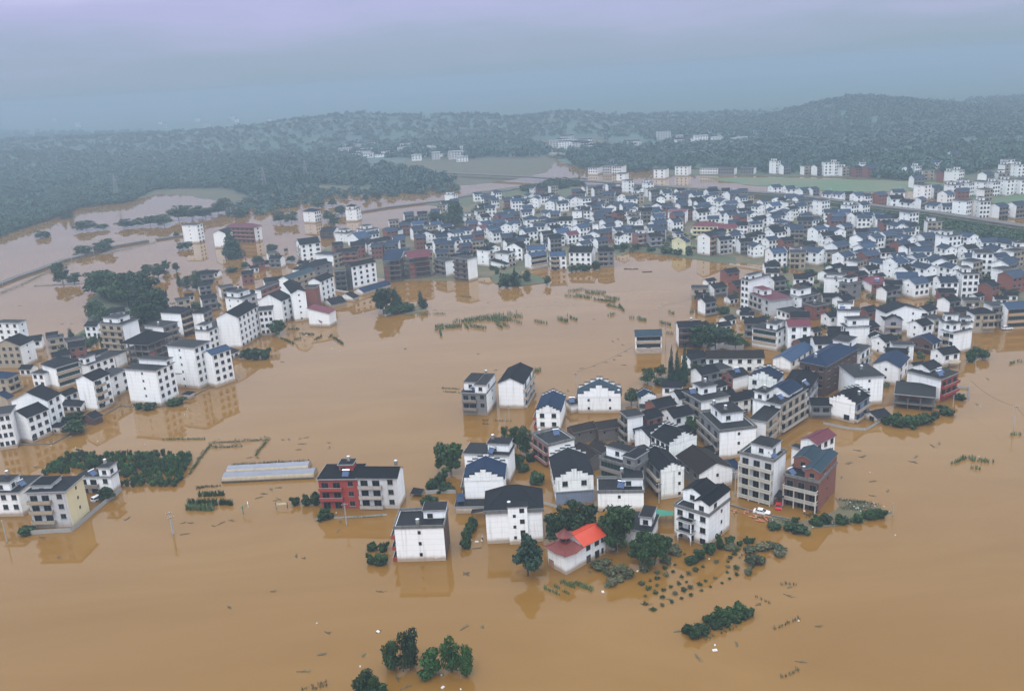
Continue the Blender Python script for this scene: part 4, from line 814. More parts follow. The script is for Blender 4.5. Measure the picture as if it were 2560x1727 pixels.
# orange-roofed hall with a pagoda turret
def temple():
    h = hsolve('E', 487, 1060, 1225); n = G('E', 487, 1060, h); u = G('E', 845, 868, h) - n; v = G('E', 275, 1012, h) - n
    au = math.atan2(u.y, u.x); a, b = u.length, min(v.length, 10); ca, sa = math.cos(au), math.sin(au)
    c = Vector((n.x + ca * a / 2 - sa * b / 2, n.y + sa * a / 2 + ca * b / 2, 0)); root = empty('hall', c, au); FOOT.append((c.x, c.y, a * .5, h))
    tag(root, 'white hall with bright orange-red gable roof and dark red pagoda turret', 'hall')
    x0, y0 = -a / 2, -b / 2; k = .42; xs = x0 + a * k; roof_build.wall = 'white'; h2 = h + .7
    m = MB(); m.box(x0, xs, y0, y0 + b, -1.2, h, 'white'); m.box(xs + .002, x0 + a, y0, y0 + b, -1.2, h2, 'white')
    g = ROOFP * b / 2; m.poly([(x0 + a, y0, h2), (x0 + a, y0 + b, h2), (x0 + a, y0 + b / 2, h2 + g)], 'white'); m.poly([(xs, y0 + b, h2), (xs, y0, h2), (xs, y0 + b / 2, h2 + g)], 'white'); m.build('wall', root)
    roof_build('gx', 'redroof', a * (1 - k) - .35, b, h2, root, xs + .35, y0, .7)
    # sweeping pagoda roof: rings of a concave hip with upturned corners, then the turret
    def sweep(cx, cy, hx, hy, z, rise, top, lift, mt, name, par):
        q = MB(); rings = []; N = 6
        for i in range(N + 1):
            t = i / N; s = 1 - (1 - top) * t; zz = z + rise * t ** 1.6; P = []
            for sx_, sy_ in ((-1, -1), (0, -1), (1, -1), (1, 0), (1, 1), (0, 1), (-1, 1), (-1, 0)):
                P.append((cx + sx_ * hx * s, cy + sy_ * hy * s, zz + (lift * (1 - t) ** 3 if sx_ and sy_ else 0)))
            rings.append(P)
        for i in range(N):
            for j in range(8): q.poly([rings[i][j], rings[i][(j + 1) % 8], rings[i + 1][(j + 1) % 8], rings[i + 1][j]], mt)
        q.poly(rings[N], mt); q.poly([(p[0], p[1], p[2] - .02) for p in reversed(rings[0])], 'pagoda')
        for j in (0, 2, 4, 6):
            for i in range(N): q.bar(rings[i][j], rings[i + 1][j], .12, mt, n=5)
            p, r = Vector(rings[0][j]), Vector(rings[1][j]); q.bar(p, p + (p - r).normalized() * .7 + Vector((0, 0, .35)), .1, mt, .03, 5)
        return q.build(name, par)
    cx, cy = (x0 + xs) / 2, 0; w2 = (xs - x0) / 2
    lo = sweep(cx, cy, w2 + .7, b / 2 + .8, h + .02, 1.9, .42, .6, 'pagoda', 'roof', root)
    t = MB(); zt = h + 1.9; r1 = 1.35
    for j in range(6):
        p, q2 = [(cx + r1 * math.cos(math.pi / 3 * (j + d)), cy + r1 * math.sin(math.pi / 3 * (j + d))) for d in (0, 1)]
        t.poly([(p[0], p[1], zt - .2), (q2[0], q2[1], zt - .2), (q2[0], q2[1], zt + 1.7), (p[0], p[1], zt + 1.7)], 'pagoda')
    tu = t.build('turret', lo); w3 = MB()
    for j in range(6):
        an = math.pi / 3 * (j + .5); d = Vector((math.cos(an), math.sin(an), 0)); s = Vector((-d.y, d.x, 0)); cc = Vector((cx, cy, zt + .85)) + d * (r1 * .866 + .02)
        w3.poly([cc - s * .45 - Vector((0, 0, .45)), cc + s * .45 - Vector((0, 0, .45)), cc + s * .45 + Vector((0, 0, .45)), cc - s * .45 + Vector((0, 0, .45))], 'glass')
    w3.build('window', tu)
    q = MB(); N = 6; rg = []
    for i in range(N + 1):
        tt = i / N; rr = 2.35 * (1 - tt) + .12; zz = zt + 1.6 + 1.9 * tt ** 1.5; rg.append([(cx + rr * math.cos(math.pi / 3 * j), cy + rr * math.sin(math.pi / 3 * j), zz + .35 * (1 - tt) ** 3) for j in range(6)])
    for i in range(N):
        for j in range(6):
            A1, B1, A2, B2 = rg[i][j], rg[i][(j + 1) % 6], rg[i + 1][j], rg[i + 1][(j + 1) % 6]; mid = tuple((A1[k] + B1[k]) / 2 - (.2 * (1 - i / N) if k == 2 else 0) for k in range(3)); md2 = tuple((A2[k] + B2[k]) / 2 - (.2 * (1 - (i + 1) / N) if k == 2 else 0) for k in range(3))
            q.poly([A1, mid, md2, A2], 'pagoda'); q.poly([mid, B1, B2, md2], 'pagoda'); q.bar(A1, A2, .07, 'pagoda', n=4)
    q.bar((cx, cy, zt + 3.4), (cx, cy, zt + 4.3), .16, 'pagoda', .03, 6); q.build('turret_roof', tu)
    for s, z, wd, ht in ((.56, h2 - 1.4, 1.5, 1.7), (.78, h2 - 1.3, 1.6, 1.8), (.92, h2 - 1.3, .8, 1.6), (.78, 1.15, 1.6, 2.2), (.92, 1.3, .8, 1.6)):
        o = link('window', win_mesh(wd, ht, sill=False), root); o.location = (x0 + a * s, y0 - .004, z)
    o = link('door', win_mesh(1.5, 2.2, 'wood', sill=False), root); o.location = (x0 + a * .56, y0 - .004, 1.1)
    o = link('door', win_mesh(1.7, 2.2, 'board', sill=False), root); o.location = (x0 - .004, y0 + b * .82, 1.1); o.rotation_euler = (0, 0, -math.pi / 2)
temple()
# two-storey arched porch on the white foreground house
def porch():
    root = [o for o in QUEUE if o['label'].startswith('white house with arched porch')][0]
    wl_ = [c for c in root.children if c.name.startswith('wall')][0]; xs = [v.co.x for v in wl_.data.vertices]; ys = [v.co.y for v in wl_.data.vertices]; X, Y0, Y1 = min(xs), min(ys), max(ys); b = Y1 - Y0
    ya, yb = Y0 + b * .40, Y0 + b * .78; d = 2.2; m = MB()
    for y in (ya, yb): m.box(X - d, X - d + .28, y - .14, y + .14, -1.2, 6.2, 'white')
    N = 10; w_ = yb - ya - .28
    for k in range(N):
        t0, t1 = k / N, (k + 1) / N; f = lambda t: 1.9 + .95 * math.sin(math.pi * t) ** .6; p0, p1 = ya + .14 + w_ * t0, ya + .14 + w_ * t1
        for xx in (X - d + .02, X - d + .26): m.poly([(xx, p0, f(t0)), (xx, p1, f(t1)), (xx, p1, 3.05), (xx, p0, 3.05)], 'white')
        m.poly([(X - d + .02, p0, f(t0)), (X - d + .02, p1, f(t1)), (X - d + .26, p1, f(t1)), (X - d + .26, p0, f(t0))], 'white')
    m.build('porch_frame', root)
    for z, rail in ((3.06, True), (6.21, True)):
        q = MB(); q.box(X - d - .15, X - .01, ya - .3, yb + .3, z, z + .16, 'white', 'membrane')
        for y in (ya - .3, yb + .18): q.box(X - d - .15, X - .01, y, y + .12, z + .16, z + .62, 'trim')
        q.box(X - d - .15, X - d - .03, ya - .18, yb + .18, z + .16, z + .62, 'trim'); q.build('porch_deck', root)
porch()
def bay():                                     # stair bay rising through the eaves of the hip-roofed front
    root = [o for o in QUEUE if o['label'].startswith('white house with big slate hip roof and proj')][0]
    wl_ = [c for c in root.children if c.name.startswith('wall')][0]; xs = [v.co.x for v in wl_.data.vertices]; ys = [v.co.y for v in wl_.data.vertices]; zs = [v.co.z for v in wl_.data.vertices]; X0, X1, Y0, h = min(xs), max(xs), min(ys), max(zs); a = X1 - X0
    p, q = X0 + a * .40, X0 + a * .74; m = MB(); m.box(p, q, Y0 - .9, Y0 + 2.2, -1.2, h + 1.7, 'white'); st = m.build('stair_bay', root)
    m = MB(); m.box(p - .3, q + .3, Y0 - 1.2, Y0 + 2.5, h + 1.7, h + 1.9, 'trim', 'membrane'); m.build('bay_roof', st)
    for k in range(4):
        for f, wd, ht, dz in ((.32, .8, .9, -2.6), (.72, 1.3, 1.3, -1.1)):
            z = h + 1.7 + dz - FH * k
            if z > .6: o = link('window', win_mesh(wd, ht, sill=False), st); o.location = (p + (q - p) * f, Y0 - .904, z)
    m = MB(); e = .55
    for x0, x1 in ((X0 - e, p), (q, X1 + e)): m.box(x0, x1, Y0 - .62, Y0 - .42, h - .15, h + .85, 'curb')
    m.build('parapet', root)
bay()
# ------------------------------------------------------------------ the rest of the town, seen smaller
KINDS = {   # wall L, wall R, roof, roof material, facade L, facade R, length, depth, storeys, words
 'a': ('white', 'white', 'gx', 'slate', 's1', 'w3', 11, 9, 2.7, 'white slate-roofed house'),
 'b': ('white', 'white', 'gy', 'slate', 'w2', 's2', 9.5, 11, 2.7, 'white gable-end house'),
 'c': ('white', 'white', 'flat', 'membrane', 's1', 'w3', 9.5, 10, 4, 'tall white house'),
 'd': ('white', 'grey', 'gx', 'slate', 'b', 'l3', 11, 9, 3, 'grey balconied house'),
 'e': ('brick', 'brick', 'gx', 'slate', 'b', 'w3', 10.5, 9, 2.8, 'brick house'),
 'f': ('white', 'white', 'gx', 'blueroof', 's1', 'w3', 11, 9, 2.8, 'blue-roofed white house'),
 'g': ('white', 'white', 'hip', 'slate', 'w2', 'w3', 11, 10, 2.5, 'white hip-roofed house'),
 'h': ('white', 'white', 'gx', 'slate', 'b', 'w2', 8, 6, 1.4, 'low white house'),
 'i': ('white', 'white', 'gx', 'maroon', 's1', 'w3', 10, 9, 2.6, 'red-roofed white house'),
 'j': ('white', 'beige', 'flat', 'membrane', 'b', 'm3', 11, 9, 3, 'beige flat-roofed house'),
}
AUTO = {
 'K': '''c1345,376 a1440,470 a1010,520 a1065,420 h640,436 h345,466 a1240,425 h900,398 h960,360 h1090,362 c1525,392 a1690,450 g1800,470 a1890,460 b1640,500 a1960,480 a2100,455 a2230,440 d2290,480
 b705,500 a90,520 f330,545 b505,520 b640,552 a745,550 b845,515 c960,545 a1175,480 b1270,480 a1370,505 a1590,500 b1605,588 a2040,582 b2190,545 a2275,560 h1885,522 h1660,525 d1960,540
 a100,602 a430,615 b625,655 a690,660 a965,632 j1060,645 d1150,648 b1190,585 d1335,590 a1405,662 d1500,640 f1615,705 e1790,682 a2010,640 b2080,615 a2250,630
 e255,690 a45,690 f310,742 g465,712 g640,745 a785,712 f845,690 d1155,752 b1240,738 g1565,705 d1615,760 a1770,735
 f120,800 b225,780 a445,822 f745,842 f925,802 i830,852 b1040,852 a1135,835 f50,760''',
 'J': '''f1255,392 a1250,448 g1410,468 b1530,500 a1470,520 f1425,402 g1690,452 i1850,432 f1935,452 a2000,385 b2110,405 a2235,465 a1620,480 a1460,570 d1530,592 a1700,545 a1610,545 h1370,345 h1530,342 a1725,325 h1590,238 a1920,245 a1955,160 a2140,106 b2262,210 f1890,315 e2015,305 a1745,400 b1330,500 e1010,462 a1090,545 e720,602 g760,560''',
 'L': '''c60,206 a150,212 j345,216 d450,220 c530,226 c600,226 j680,228 e805,232 c850,228 e915,238 d1275,246 c1337,250 j1440,256 e1585,272 j1650,278 c1715,284 a1970,298 j2120,292 c2165,190 b1530,164 d1680,104 h1815,78 j2150,205 c2262,232
 a1345,338 c1395,440 d1505,425 c1670,432 c1730,424 c1790,416 c1850,412 c1925,406 c2030,412 c2150,402 d2215,400 c2285,392
 a1150,532 b1270,556 d1370,556 b1510,582 a1610,592 c1750,612 c1930,612 a2085,614 c2160,616 d2245,606 b2310,606 a1755,446 a1960,452 f1610,490
 a60,412 a190,422 a320,442 d405,442 b560,470 b648,482 d725,482 a810,492 a885,490 e1010,485 f1170,468 c480,585 b75,512 a205,515 c735,640 a845,590 
 a65,692 b115,674 f50,600 a275,590 e620,690 a560,650 f680,655 d330,750 e610,730 a790,690 f860,718 f1030,722 b1145,700 c1270,722 f1275,792 j1490,752
 a65,852 d255,822 a445,832 b605,832 d830,905 a960,905 d1070,882 b1155,800 
 f70,1055 j265,1062 b425,1032 a600,935 a625,995 f680,1085 f870,1000 a905,1062 e1195,972 b1240,925 f1320,935 d1425,925 j1530,890 c1620,962 b1790,905 a1985,935 a2080,935 b2170,955 j2280,1025
 a1370,1045 c1432,1055 b1530,1152 e1640,1152 c1790,1332 c1930,1132 d2130,1172 e2205,1275 f1150,1162 f1245,1285 b1400,1205 a1330,1330 a1600,1345''',
}
def region(c, x, y, fx, fy):
    if c == 'L' and y < 300: return 'on the hill foot beyond the green field' if x > 1950 else 'in the row along the green field' if x < 1200 else 'right of the green field'
    if c == 'L' and y < 500 and x > 1300: return 'in the far white terrace at right edge'
    if c == 'L' and y < 630 and x > 1100: return 'lined along the far side of the railway'
    if c == 'L' and y < 530: return 'in the town rows below the green field'
    if c == 'L' and y < 760: return 'between green field and right-hand clearing'
    if c == 'L' and y < 960: return 'in the middle of the right-hand town'
    if c == 'L': return 'behind the nearer right-hand houses'
    bx = 'left' if fx < 1390 else 'middle' if fx < 1590 else 'right'
    by = 'rearmost' if fy < 505 else 'rear' if fy < 545 else 'front'
    by += ' ' + ('upper' if int(fy / 15) % 3 == 0 else 'centre' if int(fy / 15) % 3 == 1 else 'lower'); return f'in the {bx} {by} rows of town'
for c, txt in AUTO.items():
    for it in txt.split():
        kd = it[0]; x, y = map(float, it[1:].split(',')); fx, fy = full(c, (x, y))
        wl, wr, rf, rm, fl, fr, a, b, st, words = KINDS[kd]
        if kd == 'a' and rnd.random() < .42: kd = rnd.choice('dddej'); wl, wr, rf, rm, fl, fr, a, b, st, words = KINDS[kd]
        if kd == 'f' and rnd.random() < .35: kd = 'a'; wl, wr, rf, rm, fl, fr, a, b, st, words = KINDS[kd]
        p = G(c, x, y, 0); k = rnd.uniform(.76, 1.0); a, b = a * k, b * rnd.uniform(.9, 1.1); h = st * FH + rnd.uniform(-.9, 1.0)
        if p.y > 900 and kd in 'cjde': h *= 1.1
        big = p.y > 850
        ang = R_(rnd.choice((14, 8, 20, -10, 26)) + rnd.uniform(-5, 5))
        if c == 'L' and fy > 520: ang = R_(rnd.choice((-16, 22, 30, -8, 16)) + rnd.uniform(-4, 4))
        d = Vector((p.x, p.y)).normalized(); cx, cy = p.x + d.x * b * .45, p.y + d.y * b * .45
        if any((cx - q[0]) ** 2 + (cy - q[1]) ** 2 < (q[2] * .95 + 2.2) ** 2 for q in FOOT if q[3] != -1): continue
        near = [q for q in FOOT2] if 'FOOT2' in globals() else []
        if any((cx - q[0]) ** 2 + (cy - q[1]) ** 2 < (6.2) ** 2 for q in near): continue
        for q in near:
            dd = math.hypot(cx - q[0], cy - q[1])
            if dd < (max(a, b) + q[2]) * .5: s = max(.72, dd / ((max(a, b) + q[2]) * .5)); a *= s; b *= s
        FOOT2 = globals().setdefault('FOOT2', []); FOOT2.append((cx, cy, max(a, b)))
        ca, sa = math.cos(ang), math.sin(ang); org = (cx - ca * a / 2 + sa * b / 2, cy - sa * a / 2 - ca * b / 2)
        if rf == 'gx' and rnd.random() < .3 and kd in 'af': rf = 'sx'
        if p.y > 700: fr = fr.replace('3', '2') if rnd.random() < .5 else fr
        if rm == 'slate' and rnd.random() < .75: rm = 'slateblue'
        make_house(words + ' ' + region(c, x, y, fx, fy), 'house', 'house', org, ang, a, b, h, roof=rf, rm=rm, wl=wl, wr=wr, fl=fl, fr=fr, foot=False, bm=None if wr != 'brick' else 'pink',
                   ph=[(.1, .6, .3, .85, 2.4)] if rf == 'flat' and rnd.random() < .6 else (), tank=[(.7, .6)] if rnd.random() < .2 else ())
n_fill = 0
TP = [(1020, 560), (1150, 515), (1260, 490), (1420, 484), (1600, 488), (1850, 500), (2000, 512), (2150, 548), (2290, 585), (2400, 640), (2540, 660), (2540, 740), (2400, 730), (2150, 690), (1940, 650), (1830, 640), (1720, 610), (1600, 605), (1500, 640), (1330, 655), (1250, 670), (1120, 680), (940, 650), (860, 640), (940, 600)]
def inp(x, y, P):
    c = False; j = len(P) - 1
    for i in range(len(P)):
        if (P[i][1] > y) != (P[j][1] > y) and x < (P[j][0] - P[i][0]) * (y - P[i][1]) / (P[j][1] - P[i][1]) + P[i][0]: c = not c
        j = i
    return c
for _ in range(6000):
    if n_fill >= 230: break
    fx, fy = rnd.uniform(860, 2540), rnd.uniform(484, 740)
    if not inp(fx, fy, TP): continue
    p = G('X', fx, fy, 0)
    if any((p.x - q[0]) ** 2 + (p.y - q[1]) ** 2 < (q[2] + 4.5) ** 2 for q in FOOT) or any((p.x - q[0]) ** 2 + (p.y - q[1]) ** 2 < 9.2 ** 2 for q in FOOT2): continue
    kd = rnd.choice('aaabbddeghhj'); wl, wr, rf, rm, fl, fr, a, b, st, words = KINDS[kd]; a *= .74; b *= .78; h = st * FH * rnd.uniform(.85, 1.05); n_fill += 1
    ang = R_(rnd.choice((14, 8, 20, -10, 26)) + rnd.uniform(-5, 5)); ca, sa = math.cos(ang), math.sin(ang); FOOT2.append((p.x, p.y, max(a, b)))
    if rm == 'slate' and rnd.random() < .75: rm = 'slateblue'
    o_ = make_house(words + ' ' + (region('L', (fx - 1920) * 3.633, (fy - 380) * 3.633, fx, fy) if fx > 1900 else region('K', 0, 999, fx, fy)), 'house', 'house', (p.x - ca * a / 2 + sa * b / 2, p.y - sa * a / 2 - ca * b / 2), ang, a, b, h, roof=rf, rm=rm, wl=wl, wr=wr, fl=fl, fr=fr, foot=False); o_['fill'] = 1
for nm, poly, cnt, gap in (('between the nearer right-hand houses', [(1740, 720), (1900, 680), (2540, 690), (2540, 770), (2430, 800), (2410, 880), (2330, 960), (2200, 960), (2100, 930), (1960, 900), (1850, 850), (1740, 850)], 70, 4.0),
                           ('squeezed into the foreground cluster', [(1420, 1000), (1560, 960), (1720, 900), (1950, 960), (2150, 930), (2150, 1000), (1900, 1130), (1620, 1180), (1480, 1150)], 24, 3.6),
                           ('between houses of the left village', [(20, 900), (220, 800), (520, 690), (800, 600), (900, 560), (920, 640), (700, 760), (420, 850), (260, 960), (20, 1000)], 45, 3.4)):
    k_ = 0
    for _ in range(5000):
        if k_ >= cnt: break
        fx, fy = rnd.uniform(0, 2560), rnd.uniform(540, 1200)
        if not inp(fx, fy, poly) or (1420 < fx < 1660 and 850 < fy < 1010) or (1380 < fx < 1600 and 980 < fy < 1160): continue
        p = G('X', fx, fy, 0)
        if any((p.x - q[0]) ** 2 + (p.y - q[1]) ** 2 < (q[2] * .92 + gap) ** 2 for q in FOOT) or any((p.x - q[0]) ** 2 + (p.y - q[1]) ** 2 < 8.5 ** 2 for q in FOOT2): continue
        kd = rnd.choice('aadehhdj'); wl, wr, rf, rm, fl, fr, a, b, st, words = KINDS[kd]; a *= rnd.uniform(.6, .8); b *= rnd.uniform(.65, .85); h = min(st * FH, 8) * rnd.uniform(.6, .95); k_ += 1
        ang = R_(rnd.choice((25, 32, -14, 20)) + rnd.uniform(-4, 4)); ca, sa = math.cos(ang), math.sin(ang); FOOT2.append((p.x, p.y, max(a, b)))
        o_ = make_house(('' if words.startswith('low') else 'small ') + words + ' ' + nm, 'house', 'house', (p.x - ca * a / 2 + sa * b / 2, p.y - sa * a / 2 - ca * b / 2), ang, a, b, h, roof=rf, rm=rm, wl=wl, wr=wr, fl=fl, fr=fr.replace('3', '2'), foot=False); o_['fill'] = 1
# far settlements that read as one scatter of pale blocks
def scatter_blocks(name, label, items, c):
    m = MB(); r = random.Random(4)
    for x0, x1, y0, y1, n, hh in items:
        for _ in range(n):
            p = G(c, r.uniform(x0, x1), r.uniform(y0, y1), 0); a, b, h = r.uniform(10, 24), r.uniform(10, 14), r.uniform(.5, 1.1) * hh
            mt = r.choice(('white', 'white', 'white', 'beige', 'palegrey', 'palegrey')); m.box(p.x - a / 2, p.x + a / 2, p.y, p.y + b, 0, h, mt)
            m.box(p.x - a / 2 - .5, p.x + a / 2 + .5, p.y - .5, p.y + b + .5, h, h + .8, r.choice(('slate', 'membrane', 'trim')))
            z = h - 2.4
            while z > 1:
                nn = max(2, int(a / 4))
                for j in range(nn): m.box(p.x - a / 2 + a * (j + .25) / nn, p.x - a / 2 + a * (j + .7) / nn, p.y - .1, p.y - .02, z, z + 1.5, 'glass')
                z -= 3.2
    o = m.build(name); tag(o, label, 'town', kind='stuff')
scatter_blocks('distant_town', 'pale blocks of a distant town fading into haze', [(520, 760, 270, 380, 14, 12), (780, 1050, 350, 440, 18, 13), (1050, 1500, 330, 420, 20, 12), (1500, 1950, 360, 440, 18, 12)], 'N')
scatter_blocks('distant_town', 'faint village blocks beyond the river bridge', [(400, 720, 470, 570, 26, 13), (830, 1230, 500, 560, 12, 9), (1380, 1900, 440, 525, 14, 16), (2050, 2300, 475, 500, 5, 11)], 'O')
scatter_blocks('distant_town', 'faint town blocks in the haze at the upper left', [(0, 700, 290, 340, 18, 22), (0, 1300, 340, 420, 14, 12)], 'X')
def block(label, c, x0, x1, yt, yb, dp, wall, cols, rm='membrane'):
    h = hsolve(c, x0, yt, yb); n = G(c, x0, yt, h); e = G(c, x1, yt, h); make_house(label, 'building', 'building', (n.x, n.y), math.atan2(e.y - n.y, e.x - n.x), (e - n).length, dp, h, wl='white', wr=wall, fr='w%d' % cols, rm=rm, foot=False)
block('five-storey cream building standing tallest in the hazy far town', 'N', 1557, 1670, 305, 362, 16, 'beige', 6)
block('pale school block on the river bank, left half below the clock-like roof block', 'O', 690, 775, 690, 755, 16, 'white', 4)
block('pale school block on the river bank, middle wing', 'O', 825, 905, 672, 752, 16, 'palegrey', 4)
block('pale school block on the river bank, right wing', 'O', 912, 992, 678, 750, 16, 'white', 4)
block('long pale block with blue roof behind the river bank school wings', 'O', 830, 1052, 626, 672, 18, 'white', 9, 'blueroof')
block('white block alone beside the railway end of the river', 'O', 948, 1027, 745, 815, 12, 'white', 1)
block('tallest white house group beyond the railway near the flooded field', 'O', 1285, 1388, 705, 792, 14, 'white', 2)
block('white twin house at the flooded field edge', 'O', 1480, 1598, 678, 765, 12, 'white', 3)
block('long white house with two window rows behind the flooded field', 'O', 1706, 1868, 692, 754, 12, 'white', 7)
block('grey house with white end wall behind the flooded field', 'O', 1872, 2018, 695, 762, 12, 'grey', 6)
block('grey house nearest the green paddies with white end', 'O', 2078, 2196, 692, 755, 12, 'grey', 5)
# ------------------------------------------------------------------ trees one can tell apart
def TL(c, kind, label, items, **k):
    for it in items: TR(c, it[0], it[1], it[2], it[3], kind if len(it) < 5 else it[4], label, **k)
TL('Q', 'tall', 'dark tree in the flood, left clump at the bottom edge', [(1110, 960, 1300, 225), (1330, 850, 1310, 255)], n=2600)
TL('Q', 'tall', 'leafy green tree in the flood, right clump at the bottom edge', [(1640, 1070, 1345, 250), (1840, 945, 1330, 215), (2020, 1050, 1390, 195)], n=2600, mt='leafbright')
TL('Q', 'tall', 'tree crown cut off by the bottom edge of the photo', [(790, 1335, 1690, 260), (910, 1390, 1700, 150), (1040, 1480, 1720, 170)], n=2600)
TL('E', 'pine', 'lone pine with bare lower trunk left of the orange-roofed hall', [(125, 850, 1230, 340)], n=2600)
TL('E', 'round', 'broad dark tree behind the orange hall', [(420, 590, 940, 260), (600, 560, 900, 330)], n=3200)
TL('E', 'round', 'tall tree with visible trunk between orange roof and black flat roof', [(935, 550, 1000, 340)], n=3200)
TL('E', 'round', 'dark tree in front of the white wall right of the orange-roofed hall', [(1180, 820, 1150, 250), (1295, 840, 1115, 190), (1390, 860, 1000, 130)], n=2600)
TL('C', 'round', 'large bright green tree left of the flat-roofed house with solar tube', [(1750, 185, 470, 270)], mt='leaf', n=3200)
TL('C', 'shrub', 'round dark bush beside the low grey yard wall', [(1680, 460, 575, 110), (1600, 530, 620, 130), (1700, 570, 640, 150), (1560, 672, 785, 150)], n=1500)
TL('C', 'shrub', 'green bush in front of the red house', [(350, 690, 770, 90), (440, 680, 770, 95), (530, 645, 760, 110)], n=900)
TL('C', 'shrub', 'dark bush in the yard before the red house', [(605, 800, 900, 130)], n=1500)
TL('C', 'shrub', 'leafy shrub in water beside the foremost white house', [(1050, 1100, 1180, 95), (1150, 1098, 1178, 95), (1030, 1210, 1305, 85), (1120, 1205, 1300, 140)], n=1100)
TL('C', 'shrub', 'hedge shrub in the row between the two foremost white houses', [(1965, 870, 960, 100), (1940, 920, 1010, 100), (1915, 985, 1070, 100), (1895, 1055, 1150, 115)], n=1300)
TL('D', 'round', 'tree along the flooded lane left of the pinkish brown house', [(690, 590, 800, 160), (770, 610, 850, 130, 'tall'), (700, 845, 970, 140)], n=2400)
TL('D', 'shrub', 'round shrub along the flooded lane by the pink umbrella', [(750, 930, 1012, 105), (825, 830, 915, 90), (870, 1005, 1115, 150)], n=1300)
TL('D', 'tall', 'slim sapling in water left of the flooded lane', [(575, 600, 710, 70)])
TL('D', 'round', 'green tree between the teal roof and the tiny stepped house', [(1735, 250, 405, 180)])
TL('D', 'shrub', 'bush inside the old tiled court', [(1640, 725, 810, 110)], n=1300)
TL('D', 'shrub', 'bush behind the blue roof with small stepped parapet', [(2070, 450, 535, 130), (2290, 540, 680, 120)], n=1300)
TL('F', 'round', 'round tree in the tree group beside the lone teal-roofed house', [(70, 975, 1125, 150), (190, 940, 1060, 120), (180, 1065, 1140, 140), (510, 945, 1085, 150)])
TL('F', 'cone', 'tall dark conifer in the tree group behind the old long house', [(285, 780, 1135, 80), (340, 800, 1140, 75), (402, 770, 1140, 90)])
TL('F', 'round', 'huge round dark tree behind the long old white house', [(560, 575, 790, 260), (690, 565, 800, 300)], n=3200)
TL('F', 'round', 'smaller tree on the right of the huge round dark tree', [(870, 660, 795, 200)])
TL('F', 'shrub', 'rounded bush on the small wooded spit in the flood', [(682, 388, 462, 75), (765, 405, 490, 100)], n=900)
TL('G', 'round', 'tree between the olive grey house and the grey balconied house', [(115, 320, 525, 130)])
TL('H', 'shrub', 'overgrown bush on the right shore below the ruined shell', [(1090, 1040, 1125, 100), (1200, 1035, 1150, 150), (1310, 1045, 1150, 140), (1420, 1015, 1115, 140), (1530, 1005, 1072, 70), (1620, 955, 1042, 120)], n=1400)
TL('H', 'shrub', 'bush at the water edge right of the tiered white house', [(1860, 455, 565, 90), (1892, 418, 472, 75), (1965, 428, 535, 90), (1760, 840, 905, 90)], n=1000)
TL('G', 'shrub', 'dark shrub on the debris spit before the brick house', [(1050, 1232, 1292, 62), (1000, 1285, 1352, 125), (1090, 1315, 1385, 130), (860, 1288, 1345, 115), (1225, 1235, 1312, 110)], n=1200)
TL('G', 'shrub', 'dark shrub on the outer debris spit right of the brick house', [(1330, 1205, 1292, 115), (1480, 1225, 1305, 115), (1620, 1208, 1285, 95), (1720, 1175, 1255, 115), (1825, 1155, 1245, 105)], n=1200)
TL('A', 'round', 'dark tree on the left shore beside the brick shed', [(650, 1190, 1310, 170), (655, 1270, 1400, 180)], n=2200)
TL('A', 'shrub', 'bush at the foot of the stout white block', [(1250, 1105, 1165, 75), (1340, 1105, 1172, 120), (1600, 1055, 1125, 130), (1530, 1085, 1140, 70)], n=1000)
TL('A', 'cone', 'slim dark conifer on the pond edge behind left village', [(625, 428, 565, 72), (525, 498, 645, 85)])
TL('A', 'shrub', 'shrub on the pond bank behind left village', [(840, 488, 592, 60), (720, 530, 590, 110), (905, 470, 640, 40), (560, 620, 690, 90)])
TL('A', 'round', 'big dark tree of the island grove behind the left village', [(920, -105, 150, 290), (1085, -70, 170, 290), (1205, -100, 210, 300), (1320, -30, 330, 300), (1385, 90, 400, 260), (1270, 150, 400, 240), (1010, 0, 190, 260), (865, -90, 100, 220), (1130, 0, 230, 260), (1300, 230, 400, 220)], n=2600)
TL('A', 'round', 'tree at the near side of the grassy grove clearing', [(845, 175, 345, 150), (990, 240, 390, 240)])
TL('M', 'round', 'lone tree on the thin dike in the left ponds', [(540, 1205, 1375, 135), (655, 1270, 1385, 110)])
TL('M', 'round', 'tree on the dike behind the dark grove', [(1500, 1158, 1262, 85), (1590, 1180, 1262, 65), (1415, 1188, 1335, 150), (1335, 1195, 1290, 120), (1860, 1245, 1305, 70)])
TL('M', 'tall', 'tree in the small group reflected in the pond, right of the grove', [(1605, 1270, 1405, 50, 'cone'), (1680, 1308, 1425, 90), (1760, 1270, 1435, 105)])
TL('M', 'round', 'rounded tree beside the railway bank at left', [(755, 1025, 1115, 170), (930, 965, 1085, 165), (500, 1185, 1250, 110)])
TL('M', 'shrub', 'bushy tree around the isolated white tower house', [(1600, 900, 955, 48), (1670, 985, 1065, 135), (360, 890, 962, 115), (2170, 688, 775, 130)])
TL('M', 'cone', 'tall broad conifer in the flood before the red-brown school', [(2070, 885, 1145, 190)], n=2600)
TL('M', 'round', 'tree in the drowned tree line beyond the railway bank', [(770, 795, 892, 170), (930, 830, 885, 130), (1110, 788, 872, 140), (1230, 778, 862, 130), (1350, 755, 852, 150), (1475, 738, 850, 160), (1600, 658, 800, 200), (1725, 660, 800, 180), (1850, 680, 782, 170), (1965, 635, 752, 140), (2030, 590, 722, 130)])
TL('I', 'round', 'tree on the curved dike right of the tall broad conifer', [(1010, 392, 485, 115), (1060, 468, 562, 105), (870, 498, 602, 100), (965, 540, 595, 80), (770, 560, 622, 70), (1190, 500, 565, 100), (1140, 434, 472, 42)])
